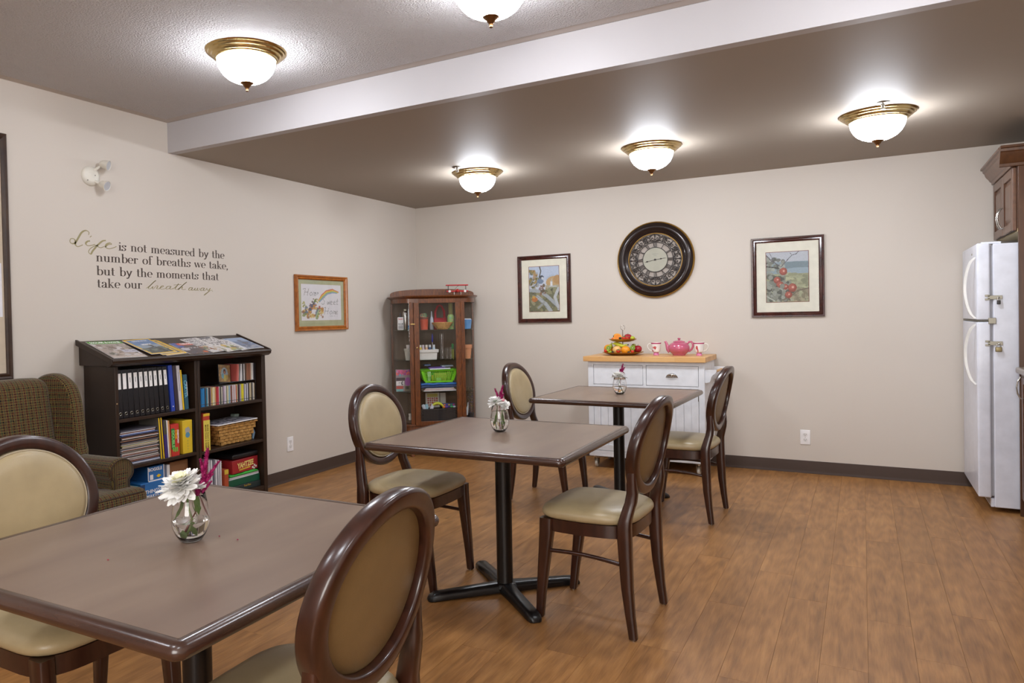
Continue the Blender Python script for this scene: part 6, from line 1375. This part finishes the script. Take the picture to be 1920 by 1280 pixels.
# ================================================================ WALL LETTERING
SER = {}
def S(pts): return pts
def curve(cx, cy, rx, ry, a0, a1, n=14): return [(cx+rx*math.cos(math.radians(a0+(a1-a0)*i/n)), cy+ry*math.sin(math.radians(a0+(a1-a0)*i/n))) for i in range(n+1)]
def serif(x, y, w=.30): return ('h', x-w/2, x+w/2, y)
V_ = lambda x, y0, y1: [(x, y0), (x, y1)]
SER['i'] = (.42, [V_(.2, 0, 1), ('h', .0, .4, 0), ('h', .02, .2, 1), ('dot', .2, 1.38)])
SER['s'] = (.66, [[(.52, .80), (.44, .95), (.30, 1.0), (.14, .92), (.10, .76), (.22, .60), (.42, .46), (.52, .30), (.46, .10), (.30, 0), (.14, .05), (.06, .22)], [(.53, .72), (.53, 1.0)], [(.06, 0), (.06, .28)]])
SER['n'] = (.92, [V_(.2, 0, 1), ('h', 0, .38, 0), ('h', 0, .2, 1), curve(.44, .70, .22, .30, 150, 0), V_(.66, .72, 0), ('h', .48, .86, 0)])
SER['m'] = (1.36, [V_(.2, 0, 1), ('h', 0, .38, 0), ('h', 0, .2, 1), curve(.42, .70, .21, .30, 150, 0), V_(.63, .72, 0), ('h', .46, .82, 0), curve(.86, .70, .21, .30, 150, 0), V_(1.07, .72, 0), ('h', .9, 1.27, 0)])
SER['u'] = (.92, [V_(.2, 1, .28), ('h', 0, .2, 1), curve(.42, .30, .22, .30, 180, 330), V_(.66, 1, 0), ('h', .46, .66, 1), ('h', .66, .86, 0)])
SER['r'] = (.68, [V_(.2, 0, 1), ('h', 0, .4, 0), ('h', 0, .2, 1), curve(.44, .72, .22, .27, 170, 60), ('dot', .54, .86)])
SER['o'] = (.84, [curve(.40, .5, .30, .5, 0, 360, 26)])
SER['t'] = (.54, [V_(.22, 1.38, .2), curve(.36, .2, .14, .19, 180, 320), ('h', .02, .46, 1)])
SER['e'] = (.74, [curve(.36, .5, .29, .5, 0, 310, 22), ('h', .10, .65, .52)])
SER['a'] = (.80, [curve(.34, .72, .22, .28, 160, 0), V_(.56, .74, .14), curve(.66, .14, .10, .13, 180, 320), [(.56, .56), (.34, .50), (.16, .38), (.10, .20), (.20, .04), (.36, .02), (.50, .14), (.56, .28)], ('dot', .16, .78)])
SER['d'] = (.90, [V_(.66, 0, 1.65), ('h', .48, .66, 1.65), ('h', .66, .86, 0), curve(.40, .5, .29, .5, 40, 320, 20)])
SER['b'] = (.88, [V_(.2, 0, 1.65), ('h', .0, .2, 1.65), curve(.46, .5, .29, .5, 140, -140, 20)])
SER['h'] = (.94, [V_(.2, 0, 1.65), ('h', 0, .2, 1.65), ('h', 0, .38, 0), curve(.44, .70, .22, .30, 150, 0), V_(.66, .72, 0), ('h', .48, .86, 0)])
SER['k'] = (.90, [V_(.2, 0, 1.65), ('h', 0, .2, 1.65), ('h', 0, .38, 0), [(.22, .42), (.62, .96)], [(.34, .60), (.70, .02)], ('h', .46, .78, 1), ('h', .50, .88, 0)])
SER['f'] = (.58, [V_(.22, 0, 1.30), ('h', .02, .44, 0), ('h', .02, .46, 1), curve(.40, 1.36, .18, .26, 190, 50), ('dot', .54, 1.52)])
SER['y'] = (.82, [[(.10, 1), (.40, .06)], [(.70, 1), (.40, .06), (.26, -.36), (.12, -.42)], ('h', 0, .26, 1), ('h', .54, .84, 1), ('dot', .12, -.36)])
SER['w'] = (1.14, [[(.10, 1), (.34, .04)], [(.58, .96), (.34, .04)], [(.56, 1), (.78, .04)], [(1.02, 1), (.78, .04)], ('h', 0, .24, 1), ('h', .44, .70, 1), ('h', .90, 1.12, 1)])
SER['v'] = (.80, [[(.10, 1), (.38, .04)], [(.68, 1), (.38, .04)]])
SER[','] = (.4, [('dot', .16, .06), [(.20, .06), (.18, -.14), (.08, -.26)]])
def dense(pts, n=3):
    out = []
    for a, c_ in zip(pts[:-1], pts[1:]):
        for i in range(n): out.append((a[0]+(c_[0]-a[0])*i/n, a[1]+(c_[1]-a[1])*i/n))
    out.append(pts[-1]); return out
def glyph(b, g, x, y, s_, M, tk=.19, tn=.05):
    for st_ in g[1]:
        if st_[0] == 'h': b.ribbon([(x+st_[1]*s_, y+(st_[3]-(.03 if st_[3] > .5 else -.03))*s_), (x+st_[2]*s_, y+(st_[3]-(.03 if st_[3] > .5 else -.03))*s_)], [.06*s_]*2, 0, .0006, 0, M)
        elif st_[0] == 'dot': b.prism([(x+(st_[1]+.11*math.cos(a))*s_, y+(st_[2]+.11*math.sin(a))*s_) for a in [i/12*2*PI for i in range(12)]], 0, .0006, 0, M)
        else:
            pts = dense(st_, 2) if len(st_) > 4 else st_; w_ = []
            for i in range(len(pts)):
                p0, p1 = pts[max(i-1, 0)], pts[min(i+1, len(pts)-1)]; dx, dy = p1[0]-p0[0], p1[1]-p0[1]; L_ = math.hypot(dx, dy)+1e-9
                v = abs(dy)/L_
                if len(st_) in (2, 3) and dx > .12 and abs(dx) > .1 and dy > 0: v = .1      # upward diagonals are hairlines
                if len(st_) in (2, 3) and dx < -.1 and dy < -.3: v = .1
                w_.append((tn+(tk-tn)*v**2.2)*s_)
            b.ribbon([(x+p[0]*s_, y+p[1]*s_) for p in pts], w_, 0, .0006, 0, M)
WL = thing('wall_lettering', 'dark vinyl wall quote about breaths and moments above the bookcase', 'wall lettering', (.0006, -3.2, 1.68)); DKL = plain('54473f', .6); OLV = plain('9a9066', .6)
def line(words, y0, y1, z, s_):      # fit the words between y0 and y1
    tot = sum(sum(SER[c_][0] for c_ in w_) for w_ in words)+.55*(len(words)-1); k = (y1-y0)/(tot*s_); x = 0
    for w_ in words:
        b = MB()
        for c_ in w_: glyph(b, SER[c_], x/k*1.0 if False else x, 0, s_, FX(0, y0+3.2, z-1.68) @ Matrix.Diagonal((k, 1, 1, 1))); x += SER[c_][0]*s_
        b.obj('word', DKL, WL, smooth=0); x += .55*s_
line(['is', 'not', 'measured', 'by', 'the'], -3.560, -2.676, 1.7595, .0345)
line(['number', 'of', 'breaths', 'we', 'take,'], -3.718, -2.640, 1.6830, .0345)
line(['but', 'by', 'the', 'moments', 'that'], -3.718, -2.735, 1.6000, .0345)
line(['take', 'our'], -3.716, -3.390, 1.5240, .0345)
def script(strokes, x0, z0, sx, sy, wmax, wmin, M=None):
    b = MB()
    for st_ in strokes:
        P = []; n = len(st_)
        for i in range(n-1):
            p0, p1, p2, p3 = st_[max(i-1, 0)], st_[i], st_[i+1], st_[min(i+2, n-1)]
            for q in range(6):
                u = q/6; P.append(tuple(.5*((2*p1[k])+(-p0[k]+p2[k])*u+(2*p0[k]-5*p1[k]+4*p2[k]-p3[k])*u*u+(-p0[k]+3*p1[k]-3*p2[k]+p3[k])*u**3) for k in (0, 1)))
        P.append(st_[-1]); P = [(x*sx, y*sy) for x, y in P]; w_ = []
        for i in range(len(P)):
            a, c_ = P[max(i-1, 0)], P[min(i+1, len(P)-1)]; dx, dy = c_[0]-a[0], c_[1]-a[1]; L_ = math.hypot(dx, dy)+1e-9
            down = max(0, -(dy*.85+dx*.45)/L_); w_.append(wmin+(wmax-wmin)*down**1.5)
        b.ribbon(P, w_, 0, .0006, 0, FX(0, x0+3.2, z0-1.68))
    return b
# "Life" traced as pen strokes in units of 100 x 100 (x right, y up)
life = [[(86, 78), (88, 92), (74, 100), (55, 88), (40, 60), (26, 32), (20, 26), (8, 24), (0, 34), (4, 48), (16, 50), (24, 40), (24, 20), (34, 10), (48, 16), (58, 22)],
        [(92, 46), (80, 42), (72, 30), (80, 20), (96, 22), (116, 30)], [(92, 66), (100, 74)], [(168, 56), (150, 50), (126, 24), (104, -6), (94, -24), (84, -14), (92, 4), (112, 20), (130, 28)], [(118, 26), (140, 14), (158, 22)],
        [(164, 20), (180, 34), (196, 38), (188, 44), (172, 36), (166, 20), (182, 12), (206, 20), (220, 28)]]
life = [[(x*.93, y) for x, y in s_] for s_ in life]
script([[(x/100, y/100) for x, y in s_] for s_ in life], -3.885, 1.752, .152, .112, .0115, .0045).obj('word', OLV, WL, smooth=0)
def sw(word_, x, adv):
    A_ = {'b': [[(-.1, .1), (.25, .6), (.75, 1.55), (.85, 1.7), (.6, 1.3), (.12, .2), (.3, .05), (.55, .5), (.5, .1), (.62, .0)]], 'r': [[(0, .1), (.3, .7), (.42, .6), (.3, .1), (.6, .1)]], 'e': [[(0, .2), (.4, .5), (.45, .7), (.25, .6), (.12, .2), (.3, .02), (.65, .2)]], 'a': [[(.55, .65), (.25, .6), (.08, .2), (.2, .05), (.45, .3), (.6, .65), (.48, .2), (.55, .05), (.8, .25)]],
          't': [[(0, .1), (.4, .8), (.6, 1.25), (.4, .7), (.22, .15), (.4, .05), (.6, .2)], [(.1, .95), (.9, 1.1)]], 'h': [[(0, .1), (.5, .9), (.95, 1.65), (.6, 1.1), (.05, .0), (.35, .5), (.5, .6), (.42, .2), (.55, .05), (.85, .15)]], 'w': [[(0, .1), (.15, .6), (.12, .15), (.3, .1), (.5, .6), (.42, .2), (.55, .1), (.8, .55)]], 'y': [[(0, .3), (.15, .6), (.18, .25), (.35, .2), (.62, .65), (.35, -.1), (-.1, -.75), (-.25, -.85), (.0, -.5), (.6, .1), (.9, .25)]], '.': [[(0, .02), (.08, .04), (.02, .0)]]}
    out = []
    for c_ in word_:
        for s_ in A_[c_]: out.append([(x+p[0], p[1]) for p in s_])
        x += {'b': .62, 'r': .52, 'e': .6, 'a': .78, 't': .5, 'h': .8, 'w': .78, 'y': .85, '.': .2}[c_]
    return out
script(sw('breath', 0, .7), -3.355, 1.524, .0820, .0330, .0062, .0028).obj('word', OLV, WL, smooth=0)
script(sw('away.', 0, .7), -3.020, 1.520, .0680, .0330, .0062, .0028).obj('word', OLV, WL, smooth=0)

# ================================================================ VASES AND FLOWERS
PET = plain('f1efe8', .5); PETM = plain('e6e4c8', .5); STG = plain('6a7d38', .5); STR = plain('7a3f32', .5); MAG = plain('980c58', .6); LEAF = plain('55702c', .5)
PETC = plain('efecc4', .5)
M_PETAL, nt_, b_ = newmat('petal_white'); b_.inputs['Base Color'].default_value = (*srgb('f4f2ec'), 1); b_.inputs['Roughness'].default_value = .5; b_.inputs['Subsurface Weight'].default_value = .15; b_.inputs['Subsurface Radius'].default_value = (.01, .01, .008)
nz_ = N(nt_, 'TexNoise', i_Scale=80.0); r_ = ramp(nt_, nz_.outputs['Fac'], [(.3, 'f4f2ec'), (.7, 'fdfcfa')]); nt_.links.new(r_.outputs[0], b_.inputs['Base Color'])
def vase(x, y, label, R=.0475, Hh=.118):
    t_ = thing('glass_vase', label, 'vase', (x, y, .7458))
    pr_ = [(.0, .0), (.024, .0), (.028, .003), (.038, .018), (.0455, .036), (.0475, .052), (.046, .072), (.042, .095), (.038, Hh), (.0375, Hh+.0006), (.0370, Hh), (.0410, .095), (.0450, .072), (.0465, .052), (.0445, .036), (.037, .019), (.027, .006), (0, .005)]
    k = R/.0475; MB().lathe([(r*k, z) for r, z in pr_], 48, cap=False).obj('glass', M_GLASS, t_, smooth=60)
    MB().lathe([(r*k, z) for r, z in [(0, .0055), (.0265, .0066), (.0365, .0195), (.0440, .0365), (.0460, .052), (0, .052)]], 40).obj('water', M_WATER, t_, smooth=50)
    return t_
def petal_mesh(L_, W_, curl, nm='petal', mt=None):
    b = MB(); rs = []
    for i in range(6):
        u = i/5; w_ = W_*(.35+.65*math.sin(PI*min(1, u*.85+.08))**.8) if u < .99 else W_*.25; z = curl*(u*u)*L_; xx_ = L_*u*(1-.12*abs(curl)*u)
        rs.append([(xx_, -w_/2, z+.0016), (xx_, 0, z-.0004), (xx_, w_/2, z+.0016)])
    return b.loft(rs, wrap=False, cap=False).mesh(nm, [mt or M_PETAL], 60)
def mum(head, tilt, R, label, loc0, n_layers, individual, dome=.75, seed=1):
    """head = centre of flower relative to loc0; stem goes down into the vase"""
    t_ = thing('white_chrysanthemum', label, 'flower', loc0); rg = random.Random(seed)
    Mh = Matrix.Translation(head) @ tilt
    layers = []
    for l in range(n_layers):
        u = l/(n_layers-1); layers.append((u, int(21-12*u), R*(1-.62*u), math.radians(-28+92*u)))
    meshes = [petal_mesh(R*(.98-.56*i/4), R*.36*(1-.30*i/4), [.22, .18, .10, -.15, -.4][i], mt=None if i < 4 else PETC) for i in range(5)]
    allb = MB()
    for u, n, r, el in layers:
        for i in range(n):
            a = 2*PI*i/n+u*2.3+rg.uniform(-.12, .12); e = el+rg.uniform(-.14, .14); me = meshes[min(4, int(u*5))]; sc_ = rg.uniform(.88, 1.10)
            Mp = Mh @ Matrix.Translation((0, 0, u*R*.13)) @ RZ(a) @ RYm(-e) @ Matrix.Translation((R*.06, 0, 0)) @ RXm(rg.uniform(-.3, .3)) @ Matrix.Scale(sc_, 4)
            if individual:
                o = bpy.data.objects.new('petal', me); COL.objects.link(o); o.parent = t_; o.matrix_local = Mp
            else: allb.add([v.co for v in me.vertices], [tuple(p.vertices) for p in me.polygons], 0, Mp)
    if not individual: o = allb.obj('petals', M_PETAL, t_, smooth=60); o['kind'] = 'stuff'
    MB().lathe([(0, -.010), (R*.20, -.006), (R*.26, .003), (0, .004)], 12, 0, Mh).obj('calyx', LEAF, t_)
    return t_, Mh
def stem_to(t_, Mh, pts, mat=STG, r=.0022):
    p0 = Mh @ Vector((0, 0, -.006)); MB().tube([tuple(p0)]+pts, [r]*(len(pts)+1), 8).obj('stem', mat, t_, smooth=60)
def leafb(t_, p, d, L_, W_, nm='leaf', mat=None, twist=0.0):
    d = Vector(d).normalized(); q = d.to_track_quat('X', 'Z').to_matrix().to_4x4(); b = MB(); rs = []
    for i in range(7): u = i/6; w_ = W_*math.sin(PI*min(1, u*.93+.05))*(1+.18*(-1)**i); rs.append([(L_*u, -w_/2, .10*L_*u*u), (L_*u, 0, .10*L_*u*u-.06*w_), (L_*u, w_/2, .10*L_*u*u)])
    b.loft(rs, wrap=False, cap=False, M=Matrix.Translation(p) @ q @ RXm(twist)); b.obj(nm, mat or LEAF, t_, smooth=60)
def plume(loc0, base, dirs, label, seed=1, stem_pts=None, dens=1.0):
    t_ = thing('magenta_celosia', label, 'flower', loc0); rg = random.Random(seed); b = MB()
    for (start, end, r0) in dirs:
        s0, e0 = Vector(start), Vector(end); n = 9; pts = [tuple(s0.lerp(e0, i/(n-1))+Vector((.0015*math.sin(i*1.7), .0015*math.cos(i*2.1), 0))) for i in range(n)]
        b.tube(pts, [.45*r0*(.6+.5*math.sin(PI*min(1, .25+i/(n-1)*.75)))*(1 if i < n-1 else .15) for i in range(n)], 7)
        m_ = int((e0-s0).length/.00022*dens)
        for k in range(m_):
            u = rg.random()**.9; p = s0.lerp(e0, u); a = rg.uniform(0, 2*PI); out = Vector((math.cos(a), math.sin(a), rg.uniform(.2, 1.1))).normalized(); rr_ = r0*(.70-.35*u)
            q = p+out*rr_*.7; tip = q+out*rg.uniform(.0042, .0090)*(1.1-.5*u)*(r0/.008)**.5; sd = out.cross(Vector((0, 0, 1)))*1.0; sd = sd.normalized()*.0011
            b.add([tuple(q-sd), tuple(q+sd), tuple(tip), tuple(q+out.cross(sd).normalized()*.0012)], [(0, 1, 2), (1, 3, 2), (3, 0, 2)])
    o = b.obj('plume', MAG, t_, smooth=0)
    if stem_pts: MB().tube(stem_pts, .0020, 8).obj('stem', STR, t_, smooth=60)
    return t_
# camera-right and camera-up on the table plane, only used to think about the arrangement: right = (.861,.508)
rt = Vector((.861, .508, 0)); bk = Vector((-.508, .861, 0)); UP = Vector((0, 0, 1))
def P3(r, d, u): return rt*r+bk*d+UP*u
# vase 1, foreground table
V1 = (2.533, -5.240, .7458)
vase(V1[0], V1[1], 'clear stemless glass vase half full of water on the foreground table')
t_, Mh = mum(P3(-.018, -.006, .142), Matrix.Rotation(.26, 4, rt) @ Matrix.Rotation(-.16, 4, bk), .059, 'large white chrysanthemum in the vase on the foreground table', V1, 9, True, seed=2)
stem_to(t_, Mh, [tuple(P3(-.010, 0, .10)), tuple(P3(.004, .002, .05)), tuple(P3(-.012, 0, .013))], STG, .0028)
leafb(t_, P3(-.012, -.005, .105), P3(-.3, -.2, -.8), .055, .026); leafb(t_, P3(.002, .002, .10), P3(.2, .1, -.9), .05, .022); leafb(t_, P3(.004, -.01, .045), P3(.35, -.3, -.6), .035, .014); leafb(t_, P3(-.012, -.012, .034), P3(.1, -.3, -.8), .024, .016)
t_ = plume(V1, None, [(P3(.016, .004, .122), P3(.038, .006, .165), .011), (P3(.034, .005, .150), P3(.046, .006, .232), .0085), (P3(.036, .005, .155), P3(.028, .004, .205), .007), (P3(.038, .005, .150), P3(.075, .004, .198), .0065), (P3(.030, .004, .135), P3(.060, .0, .168), .006), (P3(.018, .004, .112), P3(.020, .0, .135), .011), (P3(.030, .003, .120), P3(.055, .0, .148), .006)], 'magenta plume flower behind the white bloom in the foreground vase', 3, [tuple(P3(.018, .004, .118)), tuple(P3(.012, .002, .07)), tuple(P3(-.004, .003, .045)), tuple(P3(-.018, .006, .014))])
leafb(t_, P3(.024, .004, .112), P3(.25, 0, -.9), .060, .012, mat=STR); leafb(t_, P3(.016, .0, .110), P3(.1, -.1, -.95), .045, .018)
# vase 2, middle table
V2 = (2.502, -3.335, .7458)
vase(V2[0], V2[1], 'clear stemless glass vase on the middle table', .0465, .128)
t_, Mh = mum(P3(-.020, -.004, .146), Matrix.Rotation(.15, 4, rt) @ Matrix.Rotation(-.15, 4, bk), .041, 'white chrysanthemum at the left in the middle table vase', V2, 5, False, seed=5)
stem_to(t_, Mh, [tuple(P3(-.012, 0, .11)), tuple(P3(-.016, 0, .05)), tuple(P3(-.012, 0, .015))]); leafb(t_, P3(-.014, -.01, .095), P3(-.15, -.1, -.95), .07, .018); leafb(t_, P3(-.03, .0, .158), P3(-.7, 0, .5), .022, .009)
t_, Mh = mum(P3(.022, -.010, .130), Matrix.Rotation(.5, 4, rt) @ Matrix.Rotation(-.35, 4, bk), .030, 'smaller white bloom drooping at the right of the middle table vase', V2, 5, False, seed=6)
stem_to(t_, Mh, [tuple(P3(.014, 0, .10)), tuple(P3(.006, 0, .05)), tuple(P3(.012, 0, .015))]); leafb(t_, P3(.014, -.01, .098), P3(.45, -.1, -.2), .028, .022); leafb(t_, P3(.012, -.01, .095), P3(.05, -.1, -.95), .065, .012)
t_ = plume(V2, None, [(P3(-.002, .004, .155), P3(-.020, .004, .205), .0085), (P3(.004, .004, .150), P3(.006, .004, .192), .009), (P3(.006, .004, .155), P3(.018, .004, .218), .0095), (P3(.008, .004, .15), P3(.022, .004, .18), .009)], 'magenta plume flower standing up in the middle table vase', 4, [tuple(P3(.002, .004, .152)), tuple(P3(.0, .002, .07)), tuple(P3(.001, .003, .014))])
leafb(t_, P3(.018, .004, .15), P3(.2, 0, .9), .028, .012)
fr_ = MB().rbox((0, 0, 0), (.016, .008, .012), .004, 2, M=Matrix.Translation(P3(.016, -.012, .152))).obj('pink_petal', plain('e08a98', .5), t_, smooth=60)
# vase 3, far table
V3 = (2.560, -1.515, .7458)
vase(V3[0], V3[1], 'clear stemless glass vase on the far table', .0475, .115)
t_, Mh = mum(P3(-.004, -.002, .128), Matrix.Rotation(-.10, 4, rt), .052, 'flat white chrysanthemum in the far table vase', V3, 5, False, seed=8)
stem_to(t_, Mh, [tuple(P3(-.004, 0, .09)), tuple(P3(.0, 0, .06)), tuple(P3(.018, 0, .013))])
for a_, b_2, L_, W_ in ((P3(.010, -.01, .085), P3(.6, 0, -.35), .03, .02), (P3(.008, -.01, .07), P3(.7, -.1, -.3), .03, .018), (P3(-.014, -.01, .085), P3(.1, 0, -.95), .045, .016), (P3(-.018, -.01, .10), P3(-.1, 0, -.8), .03, .012), (P3(.0, -.01, .06), P3(.2, 0, -.9), .04, .012)): leafb(t_, a_, b_2, L_, W_)
t_ = plume(V3, None, [(P3(.010, .004, .140), P3(.026, .004, .205), .012), (P3(.006, .004, .140), P3(.006, .004, .170), .010), (P3(.014, .004, .145), P3(.036, .004, .182), .010), (P3(.020, .0, .150), P3(.034, .0, .140), .006)], 'magenta plume flower rising from the far table vase', 6, [tuple(P3(.012, .004, .140)), tuple(P3(.004, .002, .07)), tuple(P3(-.010, .003, .014))])
leafb(t_, P3(-.040, 0, .150), P3(-.9, 0, .45), .026, .006, mat=plain('b5b46a', .5)); MB().tube([tuple(P3(.0, .004, .10)), tuple(P3(-.02, .004, .135)), tuple(P3(-.042, 0, .151))], .0010, 6).obj('twig', plain('b5b46a', .5), t_)
# little debris on the foreground table
for k, (x, y, cc) in enumerate(((2.640, -5.185, '9a2048'), (2.575, -5.185, '8a2440'), (2.48, -5.44, 'a83a4a'))):
    o = MB().rbox((x, y, .7471), (.0045, .003, .0026), .001, 1).obj('fallen_petal', plain(cc, .6), smooth=60); tag(o, ['tiny fallen magenta crumb right of the foreground vase', 'tiny fallen crumb just behind the foreground vase', 'tiny reddish crumb left of the foreground vase'][k], 'crumb')
